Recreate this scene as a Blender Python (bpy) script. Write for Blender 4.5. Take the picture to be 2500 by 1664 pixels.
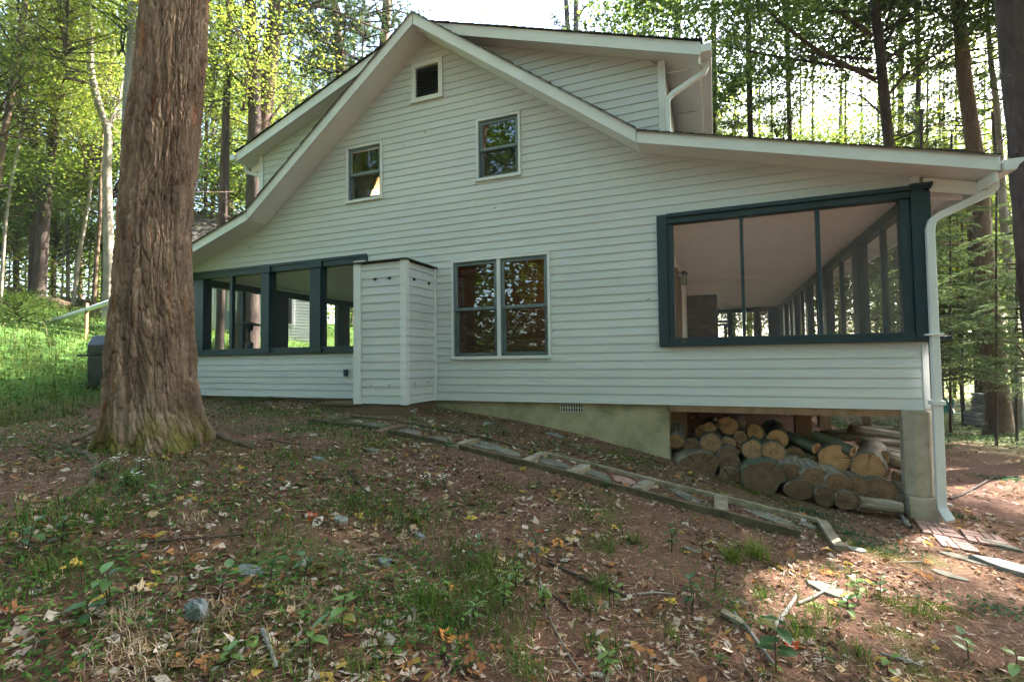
import bpy, math, random
import numpy as np
random.seed(7)
RNG = np.random.default_rng(11)
for _o in list(bpy.data.objects):
    bpy.data.objects.remove(_o)
SC = bpy.context.scene
COL = SC.collection

# ------------------------------------------------------------------ camera
# measured from the photograph: focal length 1230 px of a 2500 px wide frame, facade turned 22 degrees
FL = 1230.34
_yaw, _pit, _rol = (math.radians(a) for a in (-21.96, 2.298, -0.674))
F_ = np.array([math.sin(_yaw) * math.cos(_pit), math.cos(_yaw) * math.cos(_pit), math.sin(_pit)])
_r = np.array([math.cos(_yaw), -math.sin(_yaw), 0.0])
_u = np.cross(_r, F_)
R_ = math.cos(_rol) * _r + math.sin(_rol) * _u
U_ = -math.sin(_rol) * _r + math.cos(_rol) * _u
C_ = np.array([0.0, -6.6, 0.0])
cam = bpy.data.cameras.new('camera')
cam.sensor_width = 36.0
cam.lens = FL / 2500.0 * 36.0
cam.clip_start = 0.05
cam.clip_end = 600.0
cam_ob = bpy.data.objects.new('camera', cam)
COL.objects.link(cam_ob)
from mathutils import Matrix, Vector
cam_ob.matrix_world = Matrix(((R_[0], U_[0], -F_[0], C_[0]), (R_[1], U_[1], -F_[1], C_[1]), (R_[2], U_[2], -F_[2], C_[2]), (0, 0, 0, 1)))
SC.camera = cam_ob

# ------------------------------------------------------------------ sky, sun, exposure
SUN_EL = math.radians(40.0)
SUN_AZ = math.radians(40.0)          # from +Y (behind the house) towards +X (right)
world = bpy.data.worlds.new('World')
SC.world = world
world.use_nodes = True
wn = world.node_tree
for n in list(wn.nodes):
    wn.nodes.remove(n)
sky = wn.nodes.new('ShaderNodeTexSky')
sky.sky_type = 'NISHITA'
sky.sun_disc = False
sky.sun_elevation = SUN_EL
sky.sun_rotation = SUN_AZ
sky.air_density = 1.0
sky.dust_density = 2.5
sky.ozone_density = 1.0
bg = wn.nodes.new('ShaderNodeBackground')
bg.inputs['Strength'].default_value = 0.10
wo = wn.nodes.new('ShaderNodeOutputWorld')
wn.links.new(sky.outputs['Color'], bg.inputs['Color'])
wn.links.new(bg.outputs['Background'], wo.inputs['Surface'])
sun = bpy.data.lights.new('sun', 'SUN')
sun.energy = 4.4
sun.angle = math.radians(0.53)
sun.color = (1.0, 0.95, 0.86)
sun_ob = bpy.data.objects.new('sun', sun)
COL.objects.link(sun_ob)
_sd = Vector((math.sin(SUN_AZ) * math.cos(SUN_EL), math.cos(SUN_AZ) * math.cos(SUN_EL), math.sin(SUN_EL)))
sun_ob.rotation_euler = _sd.to_track_quat('Z', 'Y').to_euler()
sun_ob.location = _sd * 60
SUN_DIR = np.array(_sd)
SC.view_settings.view_transform = 'Standard'
SC.view_settings.look = 'None'
SC.view_settings.gamma = 1.0
SC.view_settings.use_curve_mapping = False
SC.view_settings.exposure = 3.85
SC.render.engine = 'CYCLES'
SC.cycles.use_denoising = True
SC.cycles.max_bounces = 8
SC.cycles.transparent_max_bounces = 24
SC.cycles.sample_clamp_indirect = 6.0

# ------------------------------------------------------------------ measuring helpers
def ray(px, py):
    return F_ + (px - 1250.0) / FL * R_ - (py - 832.0) / FL * U_
def at(px, py, depth):
    return C_ + depth * ray(px, py)
def onY(px, py, Y=0.0):
    d = ray(px, py)
    return C_ + (Y - C_[1]) / d[1] * d
def onX(px, py, X):
    d = ray(px, py)
    return C_ + (X - C_[0]) / d[0] * d
def depth_of(p):
    return float((np.asarray(p, float) - C_) @ F_)
def sm(a, b, x):
    t = np.clip((x - a) / (b - a), 0, 1)
    return t * t * (3 - 2 * t)
def ground(x, y):
    x = np.asarray(x, float); y = np.asarray(y, float)
    g0 = np.interp(x, [-80, -50, -30, -22, -15, -10.4, -9.2, -7.2, -3.87, -2.66, -1.66, -.53, .4, 1.2, 1.87, 3.5, 6, 12, 60],
                   [6.5, 4.9, 3.3, 2.35, .95, -.40, -.66, -.64, -.70, -.83, -1.0, -1.265, -1.49, -1.62, -1.68, -1.86, -1.97, -2.05, -2.6])
    sp = .115 * (1 - sm(.2, 3.5, x)) * sm(-6.5, -3.5, x)
    fall = -.03 * np.clip(y - 4, 0, 14) * sm(1, 4, x)
    return g0 + np.where(y < 0, .045 * np.maximum(y, -14), sp * np.clip(y, 0, 6)) + fall
def gtop(x, y):
    """ground height with its small humps"""
    X = np.asarray(x, float); Y = np.asarray(y, float)
    near = sm(22, 10, np.hypot(X + 1, Y + 3))
    hump = .05 * fbm(X * .5, Y * .5, 0, 3) + .022 * fbm(X * 2.2, Y * 2.2, 0, 5) + .010 * fbm(X * 9, Y * 9, 0, 8)
    k = np.where(Y > -.3, np.where((Y < 9) & (X > -9.3) & (X < 3), .35, 1), .3 + .7 * sm(-1.9, -2.7, Y))
    return ground(X, Y) + hump * near * k + (1 - near) * .25 * fbm(X * .16, Y * .16, 0, 9)
def hit(px, py):
    return hitz(px, py, 0.0)
def hitz(px, py, h):
    """where the line of sight passes h above the ground"""
    d = ray(px, py)
    t = np.geomspace(.8, 120, 4000)
    p = C_ + t[:, None] * d
    b = p[:, 2] < ground(p[:, 0], p[:, 1]) + h
    if not b.any(): return p[-1]
    t0 = t[np.argmax(b)]
    t = np.linspace(t0 * .9, t0 * 1.1, 120)
    p = C_ + t[:, None] * d
    b = p[:, 2] < gtop(p[:, 0], p[:, 1]) + h
    return p[np.argmax(b)] if b.any() else p[60]
def gz(x, y):
    return float(ground(x, y))

# ------------------------------------------------------------------ numpy value noise
def _hash(ix, iy, iz, s):
    n = (ix * 374761393 + iy * 668265263 + iz * 2147483647 * 3 + s * 974711) & 0xffffffff
    n = ((n ^ (n >> 13)) * 1274126177) & 0xffffffff
    n = (n ^ (n >> 16)) & 0xffffffff
    return n / 4294967295.0
def vnoise(x, y, z=0.0, s=0):
    x, y, z = np.broadcast_arrays(np.asarray(x, float), np.asarray(y, float), np.asarray(z, float))
    ix, iy, iz = (np.floor(a).astype(np.int64) for a in (x, y, z))
    fx, fy, fz = x - ix, y - iy, z - iz
    fx, fy, fz = (a * a * (3 - 2 * a) for a in (fx, fy, fz))
    def h(a, b, c):
        return _hash(ix + a, iy + b, iz + c, s)
    def lx(b, c):
        return h(0, b, c) * (1 - fx) + h(1, b, c) * fx
    def ly(c):
        return lx(0, c) * (1 - fy) + lx(1, c) * fy
    return (ly(0) * (1 - fz) + ly(1) * fz) * 2 - 1
def fbm(x, y, z=0.0, s=0, o=4):
    t, a = 0.0, 1.0
    for k in range(o):
        f = 2.0 ** k
        t = t + a * vnoise(x * f, y * f, np.asarray(z) * f, s + k * 17)
        a *= .5
    return t / 1.9

# ------------------------------------------------------------------ object helpers
def tag(o, label=None, cat=None, group=None, kind=None):
    if label: o['label'] = label
    if cat: o['category'] = cat
    if group: o['group'] = group
    if kind: o['kind'] = kind
    return o
def link(o, parent=None):
    COL.objects.link(o)
    if parent is not None:
        o.parent = parent
        o.matrix_parent_inverse = Matrix.Identity(4)
    return o
def empty(name, loc, label=None, cat=None, group=None):
    o = bpy.data.objects.new(name, None)
    o.empty_display_size = .1
    o.location = loc
    link(o)
    return tag(o, label, cat, group)
def mesh_np(name, V, F, mat=None, parent=None, col=None, smooth=False, world=True):
    """V (n,3); F list of int arrays (m,k). Vertices given in world space; a parent's own location is taken off."""
    V = np.asarray(V, np.float64)
    if parent is not None and world:
        p = parent; off = np.zeros(3)
        while p is not None:
            off += np.array(p.location); p = p.parent
        V = V - off
    if isinstance(F, np.ndarray):
        F = [F]
    me = bpy.data.meshes.new(name)
    loops = np.concatenate([f.reshape(-1) for f in F]).astype(np.int32)
    tot = np.concatenate([np.full(len(f), f.shape[1], np.int32) for f in F])
    st = np.concatenate([[0], np.cumsum(tot)[:-1]]).astype(np.int32)
    me.vertices.add(len(V)); me.loops.add(len(loops)); me.polygons.add(len(tot))
    me.vertices.foreach_set('co', V.astype(np.float32).reshape(-1))
    me.loops.foreach_set('vertex_index', loops)
    me.polygons.foreach_set('loop_start', st)
    me.polygons.foreach_set('loop_total', tot)
    if smooth:
        me.polygons.foreach_set('use_smooth', np.ones(len(tot), bool))
    me.update(calc_edges=True)
    me.validate()
    if col is not None:
        a = me.color_attributes.new('Col', 'FLOAT_COLOR', 'POINT')
        c = np.ones((len(V), 4), np.float32); c[:, :3] = col
        a.data.foreach_set('color', c.reshape(-1))
    if mat: me.materials.append(mat)
    o = bpy.data.objects.new(name, me)
    return link(o, parent)
class MB:
    def __init__(s):
        s.v, s.f = [], []
    def add(s, V, F):
        b = len(s.v)
        s.v += [tuple(map(float, p)) for p in V]
        s.f += [tuple(int(i) + b for i in q) for q in F]
        return s
    def box(s, x0, x1, y0, y1, z0, z1):
        V = [(x0, y0, z0), (x1, y0, z0), (x1, y1, z0), (x0, y1, z0), (x0, y0, z1), (x1, y0, z1), (x1, y1, z1), (x0, y1, z1)]
        return s.add(V, [(0, 3, 2, 1), (4, 5, 6, 7), (0, 1, 5, 4), (1, 2, 6, 5), (2, 3, 7, 6), (3, 0, 4, 7)])
    def prism_y(s, poly, y0, y1):
        """polygon of (x,z), counter-clockwise seen from the front, extruded from y0 (front) to y1"""
        n = len(poly)
        V = [(x, y0, z) for x, z in poly] + [(x, y1, z) for x, z in poly]
        return s.add(V, [tuple(range(n)), tuple(range(2 * n - 1, n - 1, -1))] + [(i, i + n, (i + 1) % n + n, (i + 1) % n) for i in range(n)])
    def prism_z(s, poly, z0, z1):
        n = len(poly)
        V = [(x, y, z0) for x, y in poly] + [(x, y, z1) for x, y in poly]
        return s.add(V, [tuple(range(n - 1, -1, -1)), tuple(range(n, 2 * n))] + [(i, (i + 1) % n, (i + 1) % n + n, i + n) for i in range(n)])
    def obox(s, c, ax, ay, az, hx, hy, hz):
        c, ax, ay, az = (np.asarray(a, float) for a in (c, ax, ay, az))
        V = [c + i * hx * ax + j * hy * ay + k * hz * az for i, j, k in ((-1, -1, -1), (1, -1, -1), (1, 1, -1), (-1, 1, -1), (-1, -1, 1), (1, -1, 1), (1, 1, 1), (-1, 1, 1))]
        return s.add(V, [(0, 3, 2, 1), (4, 5, 6, 7), (0, 1, 5, 4), (1, 2, 6, 5), (2, 3, 7, 6), (3, 0, 4, 7)])
    def bar(s, a, b, w, h, up=(0, 0, 1)):
        a, b = np.asarray(a, float), np.asarray(b, float)
        d = b - a; L = np.linalg.norm(d); d /= L
        sd = np.cross(d, up); sd /= np.linalg.norm(sd) + 1e-9
        u = np.cross(sd, d)
        return s.obox((a + b) / 2, d, sd, u, L / 2, w / 2, h / 2)
    def tube(s, pts, rad, n=8, cap=True):
        V, F = tube_np(pts, rad, n)
        s.add(V, F.tolist())
        return s
    def build(s, name, mat=None, parent=None, bevel=0, smooth=False):
        off = np.zeros(3); p = parent
        while p is not None:
            off += np.array(p.location); p = p.parent
        me = bpy.data.meshes.new(name)
        me.from_pydata([tuple(np.array(q) - off) for q in s.v], [], s.f)
        me.update()
        if smooth:
            me.polygons.foreach_set('use_smooth', np.ones(len(me.polygons), bool))
        if mat: me.materials.append(mat)
        o = bpy.data.objects.new(name, me)
        link(o, parent)
        if bevel:
            m = o.modifiers.new('bevel', 'BEVEL'); m.width = bevel; m.segments = 2; m.limit_method = 'ANGLE'
        return o
def tube_np(pts, rad, n=8, cap=True):
    P = np.asarray(pts, float); m = len(P)
    rad = np.broadcast_to(np.asarray(rad, float), (m,))
    T = np.gradient(P, axis=0); T /= np.linalg.norm(T, axis=1)[:, None] + 1e-12
    ref = np.array([0, 0, 1.0]) if abs(T[0, 2]) < .9 else np.array([1.0, 0, 0])
    a = np.cross(T[0], ref); a /= np.linalg.norm(a)
    V = []
    th = np.linspace(0, 2 * np.pi, n, endpoint=False)
    for i in range(m):
        a = a - T[i] * (a @ T[i]); a /= np.linalg.norm(a) + 1e-12
        b = np.cross(T[i], a)
        V.append(P[i] + rad[i] * (np.cos(th)[:, None] * a + np.sin(th)[:, None] * b))
    V = np.concatenate(V)
    i, j = np.meshgrid(np.arange(m - 1), np.arange(n), indexing='ij')
    q = np.stack([i * n + j, i * n + (j + 1) % n, (i + 1) * n + (j + 1) % n, (i + 1) * n + j], -1).reshape(-1, 4)
    if cap:
        V = np.concatenate([V, P[:1], P[-1:]])
        c0, c1 = m * n, m * n + 1
        jj = np.arange(n)
        t0 = np.stack([np.full(n, c0), (jj + 1) % n, jj, jj], -1)
        # caps as degenerate-free quads are not needed: use fan pairs
        q2 = []
        for k in range(0, n, 2):
            q2.append((c0, (k + 2) % n, (k + 1) % n, k))
            q2.append((c1, (m - 1) * n + k, (m - 1) * n + (k + 1) % n, (m - 1) * n + (k + 2) % n))
        if n % 2 == 0:
            q = np.concatenate([q, np.array(q2)])
    return V, q

# ------------------------------------------------------------------ materials
MATS = {}
def nodes(name):
    m = bpy.data.materials.new(name); m.use_nodes = True
    nt = m.node_tree
    for n in list(nt.nodes): nt.nodes.remove(n)
    out = nt.nodes.new('ShaderNodeOutputMaterial')
    MATS[name] = m
    return m, nt, out
def N(nt, typ, **kw):
    n = nt.nodes.new(typ)
    for k, v in kw.items():
        if k in n.inputs: n.inputs[k].default_value = v
        else: setattr(n, k, v)
    return n
def c4(c):
    return (c[0], c[1], c[2], 1.0)
def coords(nt, kind='Object', stretch=(1, 1, 1)):
    tc = N(nt, 'ShaderNodeTexCoord')
    mp = N(nt, 'ShaderNodeMapping')
    mp.inputs['Scale'].default_value = stretch
    nt.links.new(tc.outputs[kind], mp.inputs['Vector'])
    return mp.outputs['Vector']
def noise(nt, vec, scale, detail=5, rough=.6, dist=0):
    n = N(nt, 'ShaderNodeTexNoise')
    n.inputs['Scale'].default_value = scale; n.inputs['Detail'].default_value = detail
    n.inputs['Roughness'].default_value = rough; n.inputs['Distortion'].default_value = dist
    nt.links.new(vec, n.inputs['Vector'])
    return n.outputs['Fac']
def ramp(nt, fac, stops):
    r = N(nt, 'ShaderNodeValToRGB')
    e = r.color_ramp.elements
    while len(e) < len(stops): e.new(.5)
    for q, (p, c) in zip(e, stops):
        q.position = p; q.color = c4(c)
    nt.links.new(fac, r.inputs['Fac'])
    return r.outputs['Color']
def mix(nt, fac, a, b, mode='MIX'):
    m = N(nt, 'ShaderNodeMix'); m.data_type = 'RGBA'; m.blend_type = mode
    def put(sock, v):
        if isinstance(v, (tuple, list)): sock.default_value = c4(v)
        elif isinstance(v, float): sock.default_value = v
        else: nt.links.new(v, sock)
    put(m.inputs[0], fac); put(m.inputs[6], a); put(m.inputs[7], b)
    return m.outputs[2]
def M(name, stops, scale=4.0, detail=6, rough=.7, spec=.3, bump=0.0, bscale=None, stretch=(1, 1, 1), kind='Object', grime=None, vary=0.0, attr=False, dist=0.0):
    m, nt, out = nodes(name)
    vec = coords(nt, kind, stretch)
    col = ramp(nt, noise(nt, vec, scale, detail, .65, dist), stops)
    if attr:
        a = N(nt, 'ShaderNodeAttribute'); a.attribute_name = 'Col'
        col = mix(nt, 1.0, a.outputs['Color'], col, 'MULTIPLY')
    if grime:
        gs, gc, lo, hi = grime
        g = N(nt, 'ShaderNodeMapRange'); g.inputs[1].default_value = lo; g.inputs[2].default_value = hi
        nt.links.new(noise(nt, coords(nt, kind, (1, 1, 1)), gs, 8, .7), g.inputs[0])
        col = mix(nt, g.outputs[0], col, gc)
    if vary:
        oi = N(nt, 'ShaderNodeObjectInfo')
        mr = N(nt, 'ShaderNodeMapRange'); mr.inputs[3].default_value = 1 - vary; mr.inputs[4].default_value = 1 + vary
        nt.links.new(oi.outputs['Random'], mr.inputs[0])
        h = N(nt, 'ShaderNodeHueSaturation')
        nt.links.new(mr.outputs[0], h.inputs['Value']); nt.links.new(col, h.inputs['Color'])
        col = h.outputs['Color']
    b = N(nt, 'ShaderNodeBsdfPrincipled')
    b.inputs['Roughness'].default_value = rough
    b.inputs['Specular IOR Level'].default_value = spec
    nt.links.new(col, b.inputs['Base Color'])
    if bump:
        bp = N(nt, 'ShaderNodeBump'); bp.inputs['Strength'].default_value = 1.0; bp.inputs['Distance'].default_value = bump
        nt.links.new(noise(nt, vec, bscale or scale * 4, 6, .65), bp.inputs['Height'])
        nt.links.new(bp.outputs['Normal'], b.inputs['Normal'])
    nt.links.new(b.outputs[0], out.inputs[0])
    return m
def leaf_mat(name, tint=(1, 1, 1), trans=.45, gloss=.0, vary=.12):
    m, nt, out = nodes(name)
    a = N(nt, 'ShaderNodeAttribute'); a.attribute_name = 'Col'
    col = mix(nt, 1.0, a.outputs['Color'], tint, 'MULTIPLY')
    oi = N(nt, 'ShaderNodeObjectInfo')
    mr = N(nt, 'ShaderNodeMapRange'); mr.inputs[3].default_value = 1 - vary; mr.inputs[4].default_value = 1 + vary
    nt.links.new(oi.outputs['Random'], mr.inputs[0])
    h = N(nt, 'ShaderNodeHueSaturation'); nt.links.new(mr.outputs[0], h.inputs['Value']); nt.links.new(col, h.inputs['Color'])
    d = N(nt, 'ShaderNodeBsdfDiffuse'); t = N(nt, 'ShaderNodeBsdfTranslucent')
    nt.links.new(h.outputs[0], d.inputs[0])
    t2 = mix(nt, 1.0, h.outputs[0], (1.25, 1.25, .7), 'MULTIPLY')
    nt.links.new(t2, t.inputs[0])
    ms = N(nt, 'ShaderNodeMixShader'); ms.inputs[0].default_value = trans
    nt.links.new(d.outputs[0], ms.inputs[1]); nt.links.new(t.outputs[0], ms.inputs[2])
    last = ms.outputs[0]
    if gloss:
        g = N(nt, 'ShaderNodeBsdfGlossy'); g.inputs['Roughness'].default_value = .35
        m2 = N(nt, 'ShaderNodeMixShader'); m2.inputs[0].default_value = gloss
        nt.links.new(last, m2.inputs[1]); nt.links.new(g.outputs[0], m2.inputs[2]); last = m2.outputs[0]
    nt.links.new(last, out.inputs[0])
    return m
def emit_mat(name, c, s):
    m, nt, out = nodes(name)
    e = N(nt, 'ShaderNodeEmission'); e.inputs[0].default_value = c4(c); e.inputs[1].default_value = s
    nt.links.new(e.outputs[0], out.inputs[0])
    return m
def glass_mat(name, tint=(.8, .85, .82)):
    m, nt, out = nodes(name)
    fr = N(nt, 'ShaderNodeFresnel'); fr.inputs[0].default_value = 1.52
    g = N(nt, 'ShaderNodeBsdfGlossy'); g.inputs['Roughness'].default_value = .012
    t = N(nt, 'ShaderNodeBsdfTransparent'); t.inputs[0].default_value = c4(tint)
    mr = N(nt, 'ShaderNodeMath'); mr.operation = 'MULTIPLY'; mr.inputs[1].default_value = 1.1   # two panes of double glazing
    nt.links.new(fr.outputs[0], mr.inputs[0])
    ms = N(nt, 'ShaderNodeMixShader')
    nt.links.new(mr.outputs[0], ms.inputs[0]); nt.links.new(t.outputs[0], ms.inputs[1]); nt.links.new(g.outputs[0], ms.inputs[2])
    nt.links.new(ms.outputs[0], out.inputs[0])
    return m
def mesh_mat(name, c, cover):
    m, nt, out = nodes(name)
    d = N(nt, 'ShaderNodeBsdfDiffuse'); d.inputs[0].default_value = c4(c)
    t = N(nt, 'ShaderNodeBsdfTransparent')
    ms = N(nt, 'ShaderNodeMixShader')
    n = N(nt, 'ShaderNodeMapRange'); n.inputs[3].default_value = cover * .85; n.inputs[4].default_value = cover * 1.15
    nt.links.new(noise(nt, coords(nt), 2.0, 3), n.inputs[0])
    nt.links.new(n.outputs[0], ms.inputs[0]); nt.links.new(t.outputs[0], ms.inputs[1]); nt.links.new(d.outputs[0], ms.inputs[2])
    nt.links.new(ms.outputs[0], out.inputs[0])
    return m
def bark_mat(name, c_dark, c_mid, c_light, scale=9, stretch=(1, 1, .18), bump=.02, moss=None, attr=False):
    m, nt, out = nodes(name)
    vec = coords(nt, 'Object', stretch)
    f = noise(nt, vec, scale, 8, .7, .6)
    col = ramp(nt, f, [(.3, c_dark), (.5, c_mid), (.72, c_light)])
    f2 = noise(nt, coords(nt, 'Object', (1, 1, .6)), 2.2, 4)
    col = mix(nt, .35, col, ramp(nt, f2, [(.35, c_dark), (.65, c_light)]))
    if attr:
        a = N(nt, 'ShaderNodeAttribute'); a.attribute_name = 'Col'
        col = mix(nt, a.outputs['Alpha'] if False else 1.0, col, a.outputs['Color'], 'MULTIPLY')
    b = N(nt, 'ShaderNodeBsdfPrincipled'); b.inputs['Roughness'].default_value = .9; b.inputs['Specular IOR Level'].default_value = .15
    nt.links.new(col, b.inputs['Base Color'])
    bp = N(nt, 'ShaderNodeBump'); bp.inputs['Distance'].default_value = bump; bp.inputs['Strength'].default_value = 1.0
    nt.links.new(f, bp.inputs['Height']); nt.links.new(bp.outputs[0], b.inputs['Normal'])
    nt.links.new(b.outputs[0], out.inputs[0])
    return m
def logend_mat(name, c1, c2, c3):
    """cut end grain: rings about the log's own axis (object z), radial checks"""
    m, nt, out = nodes(name)
    tc = N(nt, 'ShaderNodeTexCoord')
    mp = N(nt, 'ShaderNodeMapping'); mp.inputs['Scale'].default_value = (1, 1, 0)
    nt.links.new(tc.outputs['Object'], mp.inputs[0])
    nv = noise(nt, mp.outputs[0], 6, 3)
    ln = N(nt, 'ShaderNodeVectorMath'); ln.operation = 'LENGTH'
    nt.links.new(mp.outputs[0], ln.inputs[0])
    ad = N(nt, 'ShaderNodeMath'); ad.operation = 'MULTIPLY_ADD'; ad.inputs[1].default_value = .05
    nt.links.new(nv, ad.inputs[0]); nt.links.new(ln.outputs['Value'], ad.inputs[2])
    sn = N(nt, 'ShaderNodeMath'); sn.operation = 'MULTIPLY'; sn.inputs[1].default_value = 300
    nt.links.new(ad.outputs[0], sn.inputs[0])
    si = N(nt, 'ShaderNodeMath'); si.operation = 'SINE'; nt.links.new(sn.outputs[0], si.inputs[0])
    base = ramp(nt, ad.outputs[0], [(.025, c3), (.05, c2), (.09, c1), (.16, c2), (.3, c1)])
    mr = N(nt, 'ShaderNodeMapRange'); mr.inputs[1].default_value = -1; mr.inputs[3].default_value = .66; mr.inputs[4].default_value = 1.14
    nt.links.new(si.outputs[0], mr.inputs[0])
    hs = N(nt, 'ShaderNodeHueSaturation'); nt.links.new(base, hs.inputs['Color']); nt.links.new(mr.outputs[0], hs.inputs['Value'])
    col = mix(nt, .35, hs.outputs[0], ramp(nt, noise(nt, tc.outputs['Object'], 14, 6), [(.3, c2), (.7, c1)]))
    # drying cracks that run out from the heart
    nm = N(nt, 'ShaderNodeVectorMath'); nm.operation = 'NORMALIZE'; nt.links.new(mp.outputs[0], nm.inputs[0])
    jit = N(nt, 'ShaderNodeVectorMath'); jit.operation = 'ADD'; nt.links.new(nm.outputs[0], jit.inputs[0])
    oj = N(nt, 'ShaderNodeObjectInfo'); cj = N(nt, 'ShaderNodeCombineXYZ'); nt.links.new(oj.outputs['Random'], cj.inputs[2])
    sj = N(nt, 'ShaderNodeVectorMath'); sj.operation = 'SCALE'; sj.inputs['Scale'].default_value = 40; nt.links.new(cj.outputs[0], sj.inputs[0])
    nt.links.new(sj.outputs[0], jit.inputs[1])
    cn = noise(nt, jit.outputs[0], 1.5, 2, .5)
    ab = N(nt, 'ShaderNodeMath'); ab.operation = 'SUBTRACT'; ab.inputs[1].default_value = .5; nt.links.new(cn, ab.inputs[0])
    a2 = N(nt, 'ShaderNodeMath'); a2.operation = 'ABSOLUTE'; nt.links.new(ab.outputs[0], a2.inputs[0])
    ck = N(nt, 'ShaderNodeMapRange'); ck.inputs[1].default_value = .006; ck.inputs[2].default_value = .016; ck.inputs[3].default_value = .8; ck.inputs[4].default_value = 0
    nt.links.new(a2.outputs[0], ck.inputs[0])
    col = mix(nt, ck.outputs[0], col, (c3[0] * .22, c3[1] * .22, c3[2] * .22))
    oi = N(nt, 'ShaderNodeObjectInfo')
    m2 = N(nt, 'ShaderNodeMapRange'); m2.inputs[3].default_value = .85; m2.inputs[4].default_value = 1.15
    nt.links.new(oi.outputs['Random'], m2.inputs[0])
    h2 = N(nt, 'ShaderNodeHueSaturation'); nt.links.new(col, h2.inputs['Color']); nt.links.new(m2.outputs[0], h2.inputs['Value'])
    b = N(nt, 'ShaderNodeBsdfPrincipled'); b.inputs['Roughness'].default_value = .85; b.inputs['Specular IOR Level'].default_value = .15
    nt.links.new(h2.outputs[0], b.inputs['Base Color'])
    bp = N(nt, 'ShaderNodeBump'); bp.inputs['Distance'].default_value = .002
    nt.links.new(si.outputs[0], bp.inputs['Height']); nt.links.new(bp.outputs[0], b.inputs['Normal'])
    nt.links.new(b.outputs[0], out.inputs[0])
    return m

M_SIDING = M('white_siding_paint', [(.32, (.42, .43, .435)), (.6, (.51, .52, .525))], 1.1, 7, .5, .3, .0012, 60, (.15, 1, 1), grime=(5.0, (.42, .42, .34), .66, .9))
M_TRIM = M('white_trim_paint', [(.3, (.53, .535, .535)), (.7, (.60, .605, .605))], 2.0, 4, .45, .35, .0006, 40, (1, 1, 1), grime=(4.0, (.36, .36, .28), .66, .92))
M_SOFFIT = M('soffit_paint', [(.3, (.66, .66, .63)), (.7, (.74, .73, .70))], 2.0, 4, .6, .2, .0005, 30)
M_TEAL = M('dark_teal_paint', [(.3, (.006, .021, .029)), (.7, (.010, .030, .039))], 3.0, 5, .45, .4, .0006, 50, grime=(9.0, (.03, .042, .042), .62, .95))
M_SASH = M('grey_green_sash_paint', [(.3, (.105, .145, .160)), (.7, (.135, .18, .195))], 3.0, 4, .4, .4)
M_DARKROOM = M('dark_room_wall', [(.3, (.17, .07, .035)), (.7, (.25, .11, .055))], 2.0, 3, .8)
M_CEIL = M('porch_ceiling_paint', [(.3, (.72, .655, .63)), (.7, (.78, .72, .70))], 2.0, 3, .5, .3, grime=(1.2, (.5, .43, .42), .6, .95))
M_SHINGLE = M('asphalt_shingle', [(.3, (.025, .022, .02)), (.7, (.07, .065, .06))], 40, 4, .95, .1, .004, 90, grime=(3.0, (.06, .075, .02), .55, .7))
M_CONC = M('foundation_concrete', [(.3, (.27, .225, .14)), (.7, (.40, .345, .235))], 3.0, 8, .9, .1, .004, 30, grime=(1.7, (.13, .13, .065), .46, .72))
M_PILLAR = M('pillar_concrete', [(.3, (.26, .22, .17)), (.7, (.38, .33, .27))], 5.0, 8, .9, .1, .004, 40, grime=(4.0, (.14, .15, .07), .52, .8))
M_WOODPOST = M('brown_post_wood', [(.3, (.16, .095, .055)), (.7, (.27, .17, .105))], 6, 6, .85, .1, .003, 20, (1, 1, .1))
M_PLINTH = M('plinth_wood', [(.3, (.10, .065, .042)), (.7, (.17, .115, .078))], 5, 6, .9, .1, .002, 25, (.2, 1, 1))
M_TIMBER = M('weathered_timber', [(.28, (.11, .088, .062)), (.5, (.20, .165, .12)), (.74, (.33, .28, .21))], 9, 8, .9, .1, .004, 22, (1, 1, 1), vary=.15)
M_TIMBERD = M('dark_damp_timber', [(.28, (.045, .035, .024)), (.7, (.12, .095, .062))], 8, 8, .9, .1, .004, 22, (1, 1, 1), vary=.12, grime=(5, (.07, .08, .03), .56, .8))
M_SLATE = M('flagstone', [(.3, (.085, .080, .066)), (.55, (.14, .132, .108)), (.75, (.21, .195, .155))], 7, 8, .95, .08, .004, 30, vary=.16)
M_BLUESTONE = M('blue_stone', [(.3, (.11, .125, .13)), (.7, (.20, .215, .215))], 9, 8, .95, .08, .004, 30, vary=.08)
M_STONE = M('field_stone', [(.3, (.10, .095, .085)), (.7, (.25, .24, .22))], 6, 8, .85, .2, .006, 18, vary=.22)
M_BRICK = M('red_paver', [(.3, (.24, .135, .115)), (.7, (.33, .205, .18))], 12, 6, .85, .15, .002, 40, vary=.14)
M_BRICKBASE = M('paver_joint', [(.3, (.05, .035, .028)), (.7, (.10, .07, .05))], 20, 5, .95)
M_CHIM = M('chimney_brick', [(.3, (.075, .04, .025)), (.7, (.16, .085, .05))], 8, 6, .9, .1, .004, 30, vary=.2)
M_METALD = M('dark_metal', [(.3, (.016, .017, .02)), (.7, (.03, .03, .034))], 8, 4, .4, .5)
M_GREENMETAL = M('green_painted_metal', [(.3, (.008, .16, .10)), (.7, (.015, .24, .15))], 6, 4, .4, .5)
M_GRATE = M('vent_grate_metal', [(.3, (.34, .32, .27)), (.7, (.5, .48, .42))], 10, 4, .7)
M_BLACK = M('black_gap', [(.3, (.008, .008, .008)), (.7, (.015, .014, .013))], 5, 2, .9)
M_BLIND = M('blind_slat', [(.3, (.26, .16, .11)), (.7, (.34, .22, .15))], 5, 2, .6)
M_BARKM = bark_mat('maple_bark', (.062, .036, .024), (.175, .112, .078), (.36, .255, .19), 17, (1, 1, .13), .012, attr=True)
M_BARKD = bark_mat('pine_bark', (.028, .021, .018), (.062, .045, .038), (.115, .085, .070), 16, (1, 1, .22), .03)
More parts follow.
